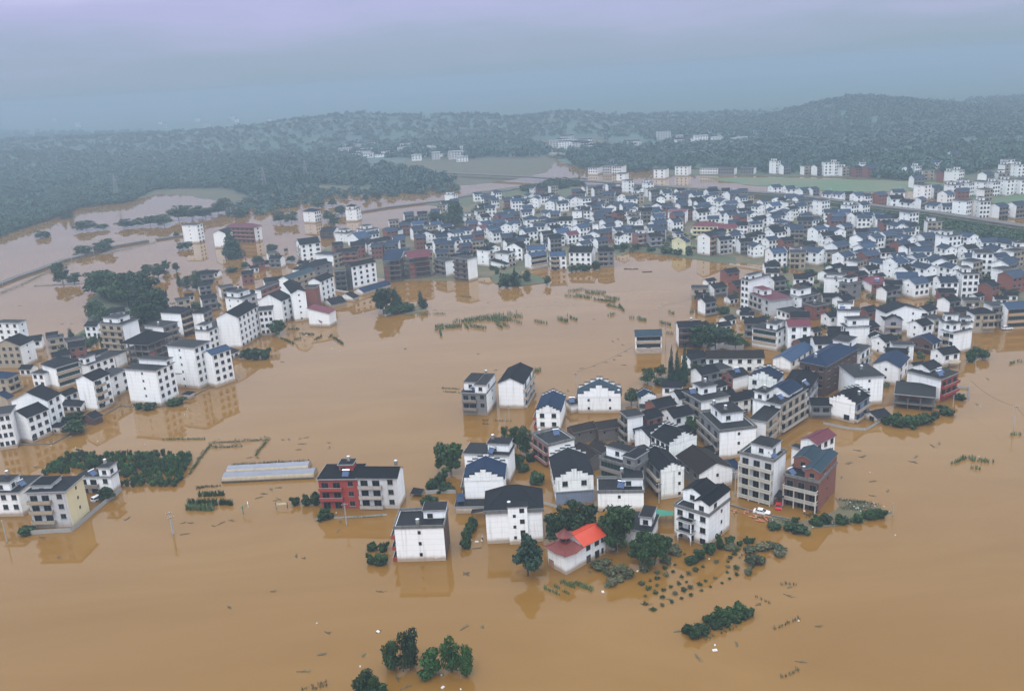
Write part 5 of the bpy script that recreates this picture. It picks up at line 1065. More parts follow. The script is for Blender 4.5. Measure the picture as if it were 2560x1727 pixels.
TL('I', 'shrub', 'shrub along the curved dike behind the left village', [(410, 628, 682, 62), (640, 600, 652, 120), (1265, 350, 400, 70), (330, 920, 970, 160), (190, 930, 980, 160), (480, 910, 980, 120)])
TL('I', 'round', 'dense round tree at the corner of the long terrace', [(1045, 1085, 1225, 165)], n=2400)
TL('I', 'shrub', 'wide evergreen bush on the shore below the white terrace', [(770, 1338, 1435, 110), (855, 1332, 1440, 125), (940, 1338, 1438, 100)], n=1300)
TL('I', 'round', 'tree of the big round clump reflected in mid flood', [(2005, 780, 1020, 200), (2125, 790, 1005, 130, 'cone'), (2100, 955, 1038, 165), (2230, 925, 1012, 150, 'shrub')], n=2600)
TL('N', 'round', 'tree near the two lone white towers beyond the town', [(205, 895, 1010, 130), (310, 900, 1010, 130), (690, 785, 855, 85), (770, 840, 935, 115), (640, 885, 995, 110), (705, 915, 1042, 110), (560, 790, 862, 145), (990, 748, 812, 62), (1110, 728, 802, 55)])
TL('N', 'round', 'big tree in the grove at the back edge of the town', [(1560, 935, 1015, 100), (1470, 938, 1032, 95), (1640, 895, 1035, 150), (1790, 798, 1005, 180), (1800, 925, 1045, 200), (2035, 838, 965, 140), (2260, 868, 985, 115)])
TL('J', 'cone', 'dark conifer on the tiny islet in mid flood', [(1270, 895, 1035, 75), (1292, 970, 1062, 90, 'shrub')])
TL('K', 'shrub', 'wild bush on the weedy bank before the blue-roofed shore houses', [(230, 1080, 1225, 130), (310, 1045, 1205, 70, 'cone'), (330, 1085, 1220, 130), (420, 1075, 1180, 90, 'tall'), (605, 1118, 1212, 75, 'round'), (150, 1065, 1110, 50, 'tall')])
TL('K', 'shrub', 'bush at the foot of the long white shore house', [(845, 1018, 1088, 100), (910, 1005, 1082, 70), (970, 1015, 1080, 90), (1058, 985, 1072, 85)])
TL('K', 'shrub', 'bush at the town inlet', [(1310, 808, 875, 120), (1420, 820, 885, 90), (1545, 850, 905, 85), (1690, 850, 925, 120), (1785, 875, 935, 95), (1892, 838, 945, 65)])
TL('K', 'round', 'tree between roofs in the left half of the town', [(250, 508, 602, 125), (340, 598, 655, 110), (290, 720, 802, 85), (410, 688, 765, 140), (450, 408, 485, 130), (525, 400, 455, 105), (240, 405, 445, 65), (600, 720, 780, 70)])
TL('K', 'round', 'tree between roofs in mid-town', [(1050, 488, 565, 130), (1190, 468, 515, 65)])
TL('L', 'round', 'tree between roofs of the right-hand town', [(1740, 915, 975, 110), (1870, 898, 965, 120), (1200, 978, 1045, 140), (1930, 1208, 1262, 85), (1130, 708, 765, 95), (610, 500, 595, 120), (1050, 720, 770, 60)])
TL('L', 'shrub', 'bush by the muddy clearing of the right-hand town', [(150, 1038, 1092, 75), (365, 1058, 1112, 95), (430, 1078, 1112, 65), (475, 1215, 1275, 80), (30, 1240, 1290, 60)])
TL('M', 'cone', 'tall conifer rising from the wooded left hillside', [(560, 690, 790, 60), (620, 670, 780, 60)])
# citrus orchard in the water, each small tree countable
ox = [(400, 330), (640, 130), (1380, 80), (1770, 90), (1800, 140), (1590, 420), (1110, 430)]
OQ = [(395, 325), (640, 118), (1400, 85), (1790, 92), (1640, 380), (1575, 430), (1105, 435), (1090, 320), (900, 260), (640, 300)]
def inpoly(x, y, P):
    c = False; j = len(P) - 1
    for i in range(len(P)):
        if (P[i][1] > y) != (P[j][1] > y) and x < (P[j][0] - P[i][0]) * (y - P[i][1]) / (P[j][1] - P[i][1]) + P[i][0]: c = not c
        j = i
    return c
y = 150
row = 0
while y < 440:
    x = 380 + (row % 2) * 30
    while x < 1800:
        xx, yy = x + rnd.uniform(-7, 7), y + rnd.uniform(-3, 3)
        if inpoly(xx, yy, OQ) and rnd.random() < .8:
            p = G('B', xx, yy, 0); tree_at(p, rnd.uniform(2.0, 3.4), rnd.uniform(1.7, 2.7), 'shrub', 'small orchard tree standing in the flooded orchard behind the yellow tiled house', cat='orchard tree', group='trees of the flooded orchard', shared=True, n=420, mt='leafbright' if rnd.random() < .35 else 'leaf')
        x += 58
    y += 24; row += 1
# drowned garden shrubs
SH = [(150, 480), (225, 440), (300, 470), (230, 500), (155, 535), (90, 555), (20, 580), (155, 595), (75, 620), (215, 640), (140, 660), (50, 692), (205, 702), (280, 605), (350, 578), (378, 515), (445, 488), (505, 455), (575, 425), (320, 408), (420, 562), (397, 640), (318, 668), (465, 684), (380, 712), (290, 748), (202, 775), (120, 815), (45, 765), (540, 588), (640, 604), (555, 640), (745, 572), (815, 536), (875, 495), (985, 455), (875, 440), (800, 425), (790, 476), (680, 530), (600, 555), (460, 615), (350, 325), (405, 312), (885, 275), (855, 310), (820, 345), (800, 380), (690, 380), (455, 405)]
for x, y in SH:
    big = rnd.uniform(.6, 1.5); p = G('P', x, y, 0); tree_at(p, .55 * big + .3, 1.25 * big, 'shrub', 'small muddy shrub poking out of the flooded garden by the arched white house', group='shrubs of the flooded garden', mt='leaf' if rnd.random() < .6 else 'deadplant', shared=True, n=260)
TL('P', 'shrub', 'dense shrub of the long drowned bed at lower right', [(900, 738, 850, 130), (960, 790, 860, 130), (830, 775, 890, 120), (760, 790, 900, 130), (720, 820, 950, 120), (860, 830, 920, 120), (640, 850, 935, 110), (560, 930, 1020, 140), (500, 950, 1060, 150), (430, 950, 1020, 90), (1000, 790, 850, 70), (690, 900, 975, 110), (780, 880, 945, 110)], n=1300)
TL('P', 'shrub', 'leafy shrub hugging the arched white house at its right corner', [(640, 200, 300, 120), (720, 130, 260, 80), (810, 140, 210, 90), (540, 250, 350, 110), (460, 320, 385, 110), (960, 145, 205, 55), (1015, 150, 205, 55), (910, 180, 225, 60)], n=1200)
TL('P', 'shrub', 'muddy shrub of the outer garden bed right of the arched white house', [(830, 215, 255, 120), (1000, 225, 280, 110), (1120, 190, 260, 130), (1260, 215, 275, 120), (1280, 270, 320, 110), (1010, 290, 400, 110), (1080, 310, 385, 110), (1180, 200, 250, 90), (985, 420, 485, 75), (300, 235, 300, 150), (230, 320, 385, 90)], n=1000, mt='deadplant')
TL('E', 'shrub', 'muddy vegetable shrub below the orange-roofed hall', [(790, 1090, 1160, 150), (880, 1150, 1220, 110), (950, 1130, 1200, 110), (1040, 1160, 1240, 120), (900, 1245, 1310, 110), (970, 1230, 1280, 90), (860, 1060, 1120, 90), (1010, 1130, 1180, 90), (1200, 1120, 1190, 110)], n=900, mt='deadplant')
for q in ([(-80, 400), (250, 388), (560, 398), (700, 412), (690, 440), (560, 468), (380, 470), (330, 500), (200, 515), (140, 540), (60, 570), (-80, 620)],
          [(560, 405), (760, 400), (960, 425), (1080, 440), (1140, 455), (1080, 470), (1000, 480), (930, 468), (830, 462), (760, 462), (700, 480), (620, 490), (560, 470)], [(-80, 345), (700, 345), (1390, 380), (1380, 392), (1000, 392), (600, 392), (-80, 402)],
          [(1390, 400), (1500, 385), (1640, 378), (2000, 378), (2280, 400), (2290, 425), (2190, 440), (2050, 428), (1900, 430), (1800, 420), (1640, 420), (1560, 428), (1460, 422)]): land('forest_floor', q, 'forest', .45)
# ------------------------------------------------------------------ woods, reeds and crops nobody could count
def px_points(c, poly, n):
    xs = [p[0] for p in poly]; ys = [p[1] for p in poly]; P = []
    while len(P) < n:
        x, y = rnd.uniform(min(xs), max(xs)), rnd.uniform(min(ys), max(ys))
        if inpoly(x, y, poly): P.append(G(c, x, y, 0))
    return P
CL = [crown_data(900 + i, 'round', 60, .15).reshape(-1, 4, 3) for i in range(4)]
def wood(name, label, c, poly, n, h=(8, 14), wd=(7, 13), mt='forest', cat='wood', kind='stuff', zf=None, lod=True):
    out = []
    for p in px_points(c, poly, n):
        d = math.hypot(p.x, p.y); k = max(1.0, min(2.0, d / 1100)) if lod else 1; H, W_ = rnd.uniform(*h) * min(k, 1.35), rnd.uniform(*wd) * k
        q = CL[rnd.randrange(4)]; an = rnd.uniform(0, 6.28); ca, sa = math.cos(an), math.sin(an)
        v = q.reshape(-1, 3) * np.array([W_, W_, H * 1.12]); v = np.stack([v[:, 0] * ca - v[:, 1] * sa + p.x, v[:, 0] * sa + v[:, 1] * ca + p.y, v[:, 2] - H * .12 + (zf(p) if zf else 0)], 1); out.append(v)
    V = np.concatenate(out); o = link(name, npmesh(name, V, np.arange(len(V)).reshape(-1, 4), mt)); tag(o, label, cat, kind=kind); return o
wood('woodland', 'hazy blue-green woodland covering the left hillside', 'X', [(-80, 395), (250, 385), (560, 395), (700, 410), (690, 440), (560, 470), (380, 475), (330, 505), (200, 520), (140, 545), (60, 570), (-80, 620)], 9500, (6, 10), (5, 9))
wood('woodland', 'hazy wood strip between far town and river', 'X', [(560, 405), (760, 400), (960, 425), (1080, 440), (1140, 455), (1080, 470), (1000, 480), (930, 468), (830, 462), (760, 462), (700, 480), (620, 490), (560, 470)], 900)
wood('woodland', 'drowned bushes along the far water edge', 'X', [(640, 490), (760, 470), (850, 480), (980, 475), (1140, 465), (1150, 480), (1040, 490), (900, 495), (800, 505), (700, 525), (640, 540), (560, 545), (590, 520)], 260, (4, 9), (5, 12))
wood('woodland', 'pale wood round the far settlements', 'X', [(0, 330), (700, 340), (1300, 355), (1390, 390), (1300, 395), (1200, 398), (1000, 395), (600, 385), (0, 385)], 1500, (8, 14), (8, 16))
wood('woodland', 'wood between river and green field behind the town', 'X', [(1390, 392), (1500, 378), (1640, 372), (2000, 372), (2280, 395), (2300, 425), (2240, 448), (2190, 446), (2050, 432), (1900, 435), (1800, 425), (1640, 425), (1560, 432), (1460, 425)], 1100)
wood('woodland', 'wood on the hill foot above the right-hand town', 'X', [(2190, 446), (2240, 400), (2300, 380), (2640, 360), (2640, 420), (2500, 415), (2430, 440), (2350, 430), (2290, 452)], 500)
wood('scrub', 'dense green scrub on the railway bank at right', 'X', [(2090, 512), (2200, 530), (2300, 545), (2560, 580), (2640, 600), (2640, 615), (2500, 605), (2370, 592), (2270, 570), (2190, 562), (2130, 552)], 900, (2.5, 4.5), (4, 9), 'leaf', 'scrub', lod=False)
wood('scrub', 'garden scrub between the town houses', 'X', [(1000, 560), (1240, 490), (1560, 492), (2000, 520), (2150, 560), (2540, 640), (2540, 760), (2380, 720), (2100, 680), (1900, 655), (1700, 620), (1540, 635), (1330, 660), (1240, 680), (1120, 690)], 420, (2, 4.5), (3, 6.5), 'leaf', 'scrub', lod=False)
wood('scrub', 'dark garden scrub filling lanes of the right-hand town', 'X', [(1760, 730), (1900, 690), (2540, 690), (2540, 760), (2430, 800), (2410, 880), (2330, 1000), (2240, 1010), (2150, 950), (1960, 900), (1850, 860)], 130, (1.5, 3.5), (2.5, 5), 'leaf', 'scrub', lod=False)
wood('scrub', 'scrub on the meadow between causeway and town', 'X', [(1300, 478), (1390, 455), (1470, 455), (1430, 470), (1340, 486)], 140, (4, 7), (6, 10), 'leaf', 'scrub', lod=False)
wood('scrub', 'weeds on the slope of the left pond bank', 'A', [(660, 540), (800, 440), (900, 410), (900, 560), (820, 610), (600, 700), (560, 660)], 90, (.6, 1.6), (1.5, 3), 'leaf', 'scrub', lod=False)
out = []
for _ in range(6500):                          # wooded plain between the town and the hills
    Y_ = rnd.uniform(1230, 2100); X_ = rnd.uniform(-1.0, 1.0) * (Y_ * .75)
    if (-80 < X_ < 260) or (X_ < 260 and Y_ < 1500): continue
    q = CL[rnd.randrange(4)].reshape(-1, 3)[:160]; W_ = rnd.uniform(8, 17); out.append(q * np.array([W_, W_, rnd.uniform(6, 11)]) + np.array([X_, Y_, -.8]))
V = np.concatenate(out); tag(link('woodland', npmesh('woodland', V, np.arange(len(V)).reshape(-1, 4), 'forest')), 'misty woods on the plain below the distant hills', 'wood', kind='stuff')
out = []
for hp in HILLP:
    A = hp.reshape(-1, 3); A = A[A[:, 2] > 1.5]; nn = 3600; ks = max(1.0, float(A[:, 1].mean()) / 1900); ii = nrg.integers(0, len(A), nn); dx = abs(hp[0, 1, 0] - hp[0, 0, 0]); dy = abs(hp[1, 0, 1] - hp[0, 0, 1])
    for i in ii:
        p = A[i] + np.array([nrg.uniform(-dx, dx) * .6, nrg.uniform(-dy, dy) * .5, -2.0]); q = CL[int(nrg.integers(4))].reshape(-1, 3)[:160]; W_, H_ = nrg.uniform(9, 18), nrg.uniform(7, 12); out.append(q * np.array([W_ * ks, W_ * ks, H_ * ks ** .6]) + p)
V = np.concatenate(out); tag(link('woodland', npmesh('woodland', V, np.arange(len(V)).reshape(-1, 4), 'hazetintforest')), 'hazy forest covering the distant hills', 'wood', kind='stuff')
land('island', [(830, 60), (1000, 10), (1240, 60), (1440, 250), (1450, 400), (1180, 430), (900, 560), (600, 700), (560, 650), (790, 440), (810, 330)], 'grass', .3, 'A')
land('island', [(2180, 1030), (2320, 960), (2420, 980), (2420, 1010), (2240, 1040)], 'earth', .2, 'I')
land('bank', [(90, 1130), (250, 1090), (450, 1110), (640, 1160), (600, 1190), (400, 1215), (250, 1222), (140, 1200)], 'grass', .35, 'K')
land('bank', [(1210, 900), (1260, 860), (1420, 880), (1900, 900), (2325, 960), (2325, 1020), (2110, 1000), (1950, 975), (1700, 940), (1480, 910), (1400, 895), (1240, 930)], 'grass', .2, 'K')
land('spit', [(1640, 470), (1800, 430), (1930, 460), (2010, 490), (1960, 510), (1830, 525), (1680, 500)][:0] or [(660, 465), (800, 430), (940, 455), (1010, 490), (960, 520), (840, 525), (700, 495)], 'earth', .2, 'F')
land('debris_spit', [(790, 1240), (900, 1230), (1080, 1290), (1240, 1240), (1420, 1180), (1450, 1140), (1420, 1080), (1560, 1085), (1760, 1130), (1860, 1180), (1930, 1200), (1840, 1240), (1640, 1290), (1400, 1330), (1200, 1345), (1180, 1370), (1060, 1370), (960, 1320), (830, 1310)], 'earth', .1, 'G')
land('field', [(1240, 250), (1340, 205), (1480, 215), (1500, 240), (1400, 285), (1300, 290)], 'field', .15, 'F')
land('clearing', [(0, 1270), (200, 1210), (560, 1180), (720, 1210), (740, 1290), (330, 1330), (0, 1330)][:0] or [(0, 1110), (200, 1100), (500, 1130), (520, 1290), (330, 1230), (60, 1190)], 'earth', .12, 'L')
# blades: rows of crops standing in the water
def blades(P, h, w_, nb, mt, name, label, cat='crop rows'):
    V = []
    for p in P:
        for _ in range(nb):
            a = rnd.uniform(0, 6.28); ln = h * rnd.uniform(.6, 1.15); x, y = p.x + rnd.uniform(-w_, w_), p.y + rnd.uniform(-w_, w_); dx, dy = math.cos(a), math.sin(a); le = rnd.uniform(.1, .55) * ln; t = .07 + .05 * h
            V += [(x - dy * t, y + dx * t, -.1), (x + dy * t, y - dx * t, -.1), (x + dx * le + dy * t * .5, y + dy * le - dx * t * .5, ln), (x + dx * le - dy * t * .5, y + dy * le + dx * t * .5, ln)]
    o = link(name, npmesh(name, np.array(V), np.arange(len(V)).reshape(-1, 4), mt)); tag(o, label, cat, kind='stuff'); return o
def rows(c, segs, label, h=1.6, step=1.1, w_=.25, nb=5, mt='crop', name='crop_rows', skip=.08):
    P = []
    for x0, y0, x1, y1 in segs:
        a, b = G(c, x0, y0), G(c, x1, y1); n = max(2, int((b - a).length / step))
        for k in range(n + 1):
            if rnd.random() > skip: P.append(a.lerp(b, k / n))
    return blades(P, h, w_, nb, mt, name, label)
U_ = []
for k in range(7): U_.append((500 + k * 60, 560 - k * 6 + 14 * (k % 3), 900 + k * 20, 500 + k * 9))
rows('U', U_ + [(485, 570, 700, 545), (640, 600, 760, 625), (860, 560, 990, 610), (850, 540, 975, 560), (880, 590, 930, 620), (590, 590, 620, 625), (650, 610, 780, 620), (940, 500, 1115, 510), (960, 490, 1060, 480), (1020, 560, 1120, 580), (950, 530, 1110, 525)], 'tall crop rows drowned in the middle of the flood', 1.7)
rows('U', [(320, 610, 395, 600), (320, 640, 395, 625), (415, 605, 555, 600), (415, 620, 555, 612), (360, 640, 375, 690)], 'short crop block left of the mid-flood crop rows', 1.7, .6)
rows('U', [(1500, 330, 1735, 350), (1530, 290, 1660, 270), (1680, 285, 1865, 300), (1690, 300, 1860, 320), (1760, 360, 1960, 390), (1860, 340, 1990, 360), (1865, 410, 2000, 440), (1990, 415, 2035, 465), (1600, 320, 1740, 345), (1800, 370, 1960, 375)], 'crop beds in the flood below the shore houses', 1.5, .8)
rows('U', [(1435, 530, 1525, 555), (1440, 545, 1520, 565), (1520, 515, 1605, 550), (1890, 510, 1950, 495), (2090, 530, 2170, 530), (2170, 545, 2230, 555), (1220, 560, 1335, 580), (1200, 1040, 1285, 1005), (1205, 1010, 1290, 1000)], 'scattered reed tufts in the middle of the flood', 1.6, .8)
rows('U', [(50, 505, 250, 500), (160, 495, 405, 493)], 'stake and bean row beside the round tree clump', 1.3, .9)
rows('R', [(480, 905, 770, 895), (475, 925, 770, 912)], 'green vegetable row below the fallen reeds at left', 1.3, .5, .3, 8, 'leaf')
rows('R', [(355, 1010, 680, 1015), (360, 1025, 685, 1030)], 'leafy vegetable row in the left flood', 1.6, .4, .3, 9, 'leaf')
rows('R', [(325, 1075, 650, 1085), (325, 1060, 650, 1065), (325, 1090, 640, 1098)], 'grey corn row beneath the leafy vegetable row', 1.5, .5, .3, 6, 'crop')
rows('R', [(725, 1025, 870, 1030), (735, 1010, 860, 1015)], 'short leafy row right of the vegetable rows', 1.6, .4, .3, 9, 'leaf')
rows('R', [(450, 815, 720, 800), (460, 830, 560, 805)], 'flattened reeds floating above the vegetable rows', .6, .5, .5, 6, 'deadplant')
rows('R', [(40, 240, 560, 232)], 'thin weed line in the flood before the left village', .8, .6, .3, 6, 'crop')
rows('R', [(870, 560, 1800, 500), (870, 552, 1500, 515)], 'weeds along the back of the plastic tunnels', .9, .8, .4, 7, 'deadplant')
rows('R', [(760, 762, 1860, 708)], 'trash and weeds along the front of the plastic tunnels', .5, .6, .3, 6, 'deadplant')
rows('E', [(830, 1210, 1010, 1140), (450, 1300, 560, 1340), (570, 1310, 720, 1370), (460, 1285, 560, 1320), (580, 1300, 730, 1355), (390, 1330, 510, 1395), (300, 1350, 420, 1400), (850, 1230, 1010, 1170)], 'vegetable rows in water below the orange-roofed hall', 1.0, .7, .3, 7, 'crop')
rows('P', [(1060, 700, 1180, 755), (1225, 985, 1440, 895), (1215, 610, 1330, 575), (1330, 575, 1405, 590), (590, 1085, 880, 970), (1290, 1425, 1430, 1370), (800, 370, 880, 280), (880, 360, 970, 290)], 'lines of half drowned seedlings at lower right', .7, 1.0, .3, 6, 'deadplant')
rows('Q', [(80, 1550, 360, 1460), (200, 1545, 370, 1500), (1460, 1355, 1760, 1380)], 'flattened stalks along the bottom edge', .6, .7, .3, 6, 'deadplant')
rows('H', [(1770, 1430, 2040, 1470), (1670, 1490, 1790, 1440), (1820, 1455, 2000, 1475), (1820, 1525, 1920, 1535), (2200, 580, 2240, 570), (2270, 560, 2325, 570), (2210, 1225, 2315, 1225)], 'collapsed trellis plants in the right-hand flood', 1.2, .8, .3, 6, 'crop')
rows('F', [(460, 480, 520, 470), (530, 460, 600, 455), (265, 480, 305, 490), (180, 570, 280, 595), (610, 450, 650, 440), (720, 310, 910, 340), (240, 670, 295, 675), (820, 420, 910, 425), (0, 540, 55, 550)], 'reed tufts and stakes near the power poles', 1.6, .8, .3, 5, 'crop')
rows('D', [(20, 255, 170, 265), (40, 285, 170, 295), (380, 550, 440, 548), (390, 580, 440, 585), (500, 552, 650, 555), (1970, 380, 2200, 400), (2010, 420, 2160, 390)], 'floating weed mats around the grey terrace house', .5, .6, .5, 7, 'deadplant')
rows('I', [(1180, 1180, 1260, 1175), (1270, 1220, 1390, 1225), (1410, 1270, 1470, 1240), (1580, 1255, 1660, 1310), (1230, 1270, 1290, 1260), (1100, 1260, 1210, 1310), (1540, 1250, 1560, 1230)], 'broken garden plants below the dark red roofed sheds', 1.2, .8, .5, 7, 'leaf')
# leafy hedges standing in the water
def hedge(c, pts, label, h=1.4, w_=.7, mt='leaf', n=34):
    V = []; r = nrg
    for (x0, y0), (x1, y1) in zip(pts[:-1], pts[1:]):
        a, b = G(c, x0, y0), G(c, x1, y1); ln = (b - a).length; k = int(ln * n)
        t = r.uniform(0, 1, k); q = np.array(a)[None] + (np.array(b) - np.array(a))[None] * t[:, None]; q += np.stack([r.normal(0, w_ * .45, k), r.normal(0, w_ * .45, k), np.abs(r.normal(0, .45, k)).clip(0, 1) * h * (.75 + .35 * np.sin(t * ln * .9))], 1)
        s = .17; d = r.normal(size=(k, 3)); d /= np.linalg.norm(d, axis=1)[:, None]; e = np.cross(d, r.normal(size=(k, 3))); e /= np.linalg.norm(e, axis=1)[:, None]
        V.append(np.stack([q - d * s, q + e * s * .7, q + d * s, q - e * s * .7], 1).reshape(-1, 3))
    V = np.concatenate(V); o = link('hedge', npmesh('hedge', V, np.arange(len(V)).reshape(-1, 4), mt)); tag(o, label, 'hedge'); o.location = (0, 0, 0); return o
hedge('R', [(640, 278), (980, 262), (1335, 235)], 'long leafy hedge along the far side of the drowned plot')
hedge('R', [(640, 335), (1000, 318)], 'shorter hedge just below the long far hedge')
hedge('R', [(625, 290), (480, 470), (355, 660)], 'diagonal hedge between orchard and drowned plot')
hedge('R', [(1290, 262), (1200, 370), (1155, 435)], 'short diagonal hedge at the right of the drowned plot')
hedge('M', [(0, 1470), (200, 1390), (400, 1290), (620, 1200), (800, 1140), (1080, 1080), (1420, 1005)], 'bushy strip along the near side of the railway causeway', 2.2, 1.6, 'leaf', 22)
hedge('I', [(360, 685), (480, 665), (640, 650), (830, 610), (1010, 570), (1190, 585)], 'green strip on the curved dike behind the left village', 1.4, 1.6, 'leaf', 22)
hedge('M', [(310, 1400), (450, 1395), (640, 1385), (820, 1375)], 'thin weedy strip on the dike in the left ponds', .8, .8, 'deadplant', 20)
hedge('C', [(540, 905), (680, 885), (900, 890), (1150, 870)], 'weedy wall top before the red and grey houses', .7, .5, 'deadplant', 20)
# ------------------------------------------------------------------ railway, walls, poles, vehicles, people, debris
def strip(name, c, pts, wid, z0, z1, mt, top=None, label=None, cat=None, structure=False):
    m = MB(); P = [G(c, x, y) for x, y in pts]
    for p, q in zip(P[:-1], P[1:]):
        d = (q - p).normalized(); s = Vector((-d.y, d.x, 0)) * wid / 2; e = d * .02
        a = [p - s, q - s, q + s, p + s]; i = len(m.v)
        m.v += [(v.x, v.y, z0) for v in a] + [(v.x, v.y, z1) for v in a]; k = m.mi(mt); kt = m.mi(top or mt)
        for f, mm in (((4, 5, 6, 7), kt), ((0, 1, 5, 4), k), ((1, 2, 6, 5), k), ((2, 3, 7, 6), k), ((3, 0, 4, 7), k)): m.f.append(tuple(i + j for j in f)); m.m.append(mm)
    o = m.build(name)
    if structure: struct(o)
    else: tag(o, label, cat)
    return o
RW = [(-60, 1415), (150, 1330), (330, 1270), (560, 1180), (760, 1130), (1000, 1055), (1340, 995)]
strip('railway', 'M', RW, 5.5, -.5, 1.5, 'ballast', 'ballast', structure=True)
strip('railway', 'M', [(1420, 985), (1660, 950)], 5, -.5, 1.4, 'ballast', structure=True)
strip('railway', 'N', [(950, 915), (1200, 875), (1500, 838), (1700, 815)], 5, -.5, 1.5, 'ballast', structure=True)
strip('railway', 'N', [(1840, 785), (2050, 752), (2325, 715)], 5, -.5, 1.5, 'ballast', structure=True)
strip('railway', 'K', [(-40, 385), (200, 355), (400, 335)], 5, -.5, 1.6, 'ballast', structure=True)
strip('railway_viaduct', 'X', [(965, 430), (1100, 440), (1213, 446), (1330, 452), (1460, 462), (1590, 472), (1700, 480), (1850, 490), (1990, 500), (2200, 530), (2330, 545), (2560, 582), (2660, 598)], 8, 3.6, 5.0, 'ballast', label='dark railway line crossing behind the whole town on a low bank', cat='railway')
strip('railway_bank', 'X', [(1590, 472), (1700, 480), (1850, 490), (1990, 500), (2200, 530), (2330, 545), (2560, 582), (2660, 598)], 14, -.4, 3.5, 'grass', structure=True)
strip('bridge', 'O', [(355, 600), (520, 603), (680, 600)], 9, 5, 7.5, 'cement', label='hazy road bridge across the far river', cat='bridge')
# yard walls
def wall(label, c, pts, h=.9, mt='cement'): strip('boundary_wall', c, pts, .3, -.6, h, mt, 'curb', label, 'wall')
wall('grey garden wall around the yellow tiled house', 'B', [(190, 858), (350, 850), (520, 838), (650, 832), (760, 745), (880, 640), (1000, 545), (1105, 460)], 1.3)
wall('low dark wall in front of the red and grey houses', 'C', [(535, 908), (700, 890), (930, 885), (1190, 862)], .5)
wall('pale yard wall behind the dark round bushes', 'C', [(1545, 672), (1680, 660), (1815, 662)], 1.2)
wall('low wall around the yard of the stepped left gable house', 'G', [(1300, 398), (1420, 425), (1560, 450), (1690, 455), (1815, 385)], .8)
wall('low shore wall along the white left village', 'A', [(110, 1500), (300, 1494), (480, 1488), (640, 1400), (800, 1310), (940, 1230), (1090, 1145), (1210, 1150), (1420, 1158), (1560, 1130), (1700, 1080), (1860, 1000), (2100, 900)], .35, 'concrete')
wall('dark roadside curb in front of the white car', 'G', [(455, 1138), (640, 1190), (830, 1235), (990, 1268)], .45, 'concrete')
wall('pale wall on the shore before the small low white houses', 'I', [(1580, 830), (1760, 862), (1840, 868)], 1.5, 'white')
wall('pale low wall along the town road right of the inlet', 'F', [(810, 48), (960, 70), (1100, 95), (1190, 105)], 1.2, 'white')
wall('wall between courtyard and grey terrace, foreground cluster', 'D', [(925, 1300), (1050, 1335), (1060, 1345)], .8)
wall('concrete paddock wall on right shore beside red brick house', 'H', [(1705, 795), (1825, 805), (1820, 905)], .9)
# poles
def pole(c, x, yt, yb, label, arms=1, r=.16):
    h = min(max(hsolve(c, x, yt, yb), 3), 14); p = gbase(c, x, yt, h); o = empty('utility_pole', p, rnd.uniform(-.4, .4)); tag(o, label, 'utility pole')
    m = MB(); m.bar((0, 0, -1), (0, 0, h), r, 'cement', r * .7, 8); m.build('pole', o)
    for k in range(arms):
        q = MB(); z = h - .4 - k * .9; q.box(-.9, .9, -.22, -.12, z - .06, z + .06, 'wood')
        for s in (-.8, -.3, .3, .8): q.bar((s, -.17, z + .06), (s, -.17, z + .28), .05, 'white', n=5)
        q.build('crossarm', o)
    return Vector((p.x, p.y, h))
pole('B', 1532, 650, 852, 'dark pole, left of a pair standing in open water', 1, .2); pole('B', 1550, 690, 850, 'grey lamp-bearing pole, right of a pair in open water', 1)
pole('B', 15, 725, 922, 'pale concrete pole at the left edge below the white house', 0, .2)
pole('C', 800, 755, 955, 'concrete pole standing before the red house', 1, .2)
h1 = pole('H', 2255, 955, 1168, 'tall pole in open water at the far right', 1)
h2 = pole('G', 1940, 1115, 1228, 'short pole at the tip of the debris spit', 0)
h3 = pole('D', 623, 410, 562, 'pole in the water before the white pediment house', 1); pole('D', 588, 500, 590, 'short pole beside the flooded weed mats', 0)
h4 = pole('D', 1230, 112, 330, 'tall pole behind the blue gable roof', 1); pole('D', 1262, 145, 250, 'thin dark post behind the teal stepped roof', 0)
f1 = pole('F', 180, 415, 602, 'pole in the flood left of the dark timber-fronted house', 1); f2 = pole('F', 578, 305, 440, 'pole in the flood behind the huge round tree', 1); f3 = pole('F', 792, 250, 440, 'pole at the wooded spit', 1)
f4 = pole('F', 232, 590, 800, 'tall pole beside the lone teal-roofed house', 2); pole('F', 628, 920, 1070, 'pole before the long old white house', 1)
pole('G', 505, 830, 1040, 'pole in the lane beside the tall baluster house', 1); pole('D', 1988, 1115, 1300, 'pole in the alley below the stained stepped gable', 1)
pole('H', 2010, 455, 545, 'pole on the right shore beside the bushes', 0); pole('H', 1690, 860, 970, 'white pole at the corner of the red brick balcony house', 0)
for x, t, b in ((330, 1140, 1262), (405, 1155, 1235), (625, 1040, 1170), (1105, 920, 1025), (1310, 905, 1000), (1330, 910, 1000), (185, 1255, 1310), (10, 1320, 1395), (845, 1070, 1110)): pole('M', x, t, b, 'thin pole along the left railway causeway', 1, .14)
for x, t, b in ((680, 160, 215), (745, 195, 240), (800, 195, 245), (1690, 250, 305), (2050, 300, 350), (2275, 310, 380), (1365, 205, 290)): pole('K', x, t, b, 'thin mast along the railway behind the town', 1, .16)
for x, t, b in ((1700, 560, 640), (1865, 545, 640), (1960, 550, 640), (2190, 590, 660)): pole('L', x, t, b, 'thin mast on the railway before the right-hand houses', 1, .16)
def wire(a, b, label, sag=1.2, off=0):
    m = MB(); P = [a.lerp(b, k / 10) - Vector((0, 0, sag * (1 - (k / 5 - 1) ** 2))) for k in range(11)]
    for p, q in zip(P[:-1], P[1:]): m.bar(p, q, .045, 'wire', n=4)
    tag(m.build('power_line'), label, 'power line')
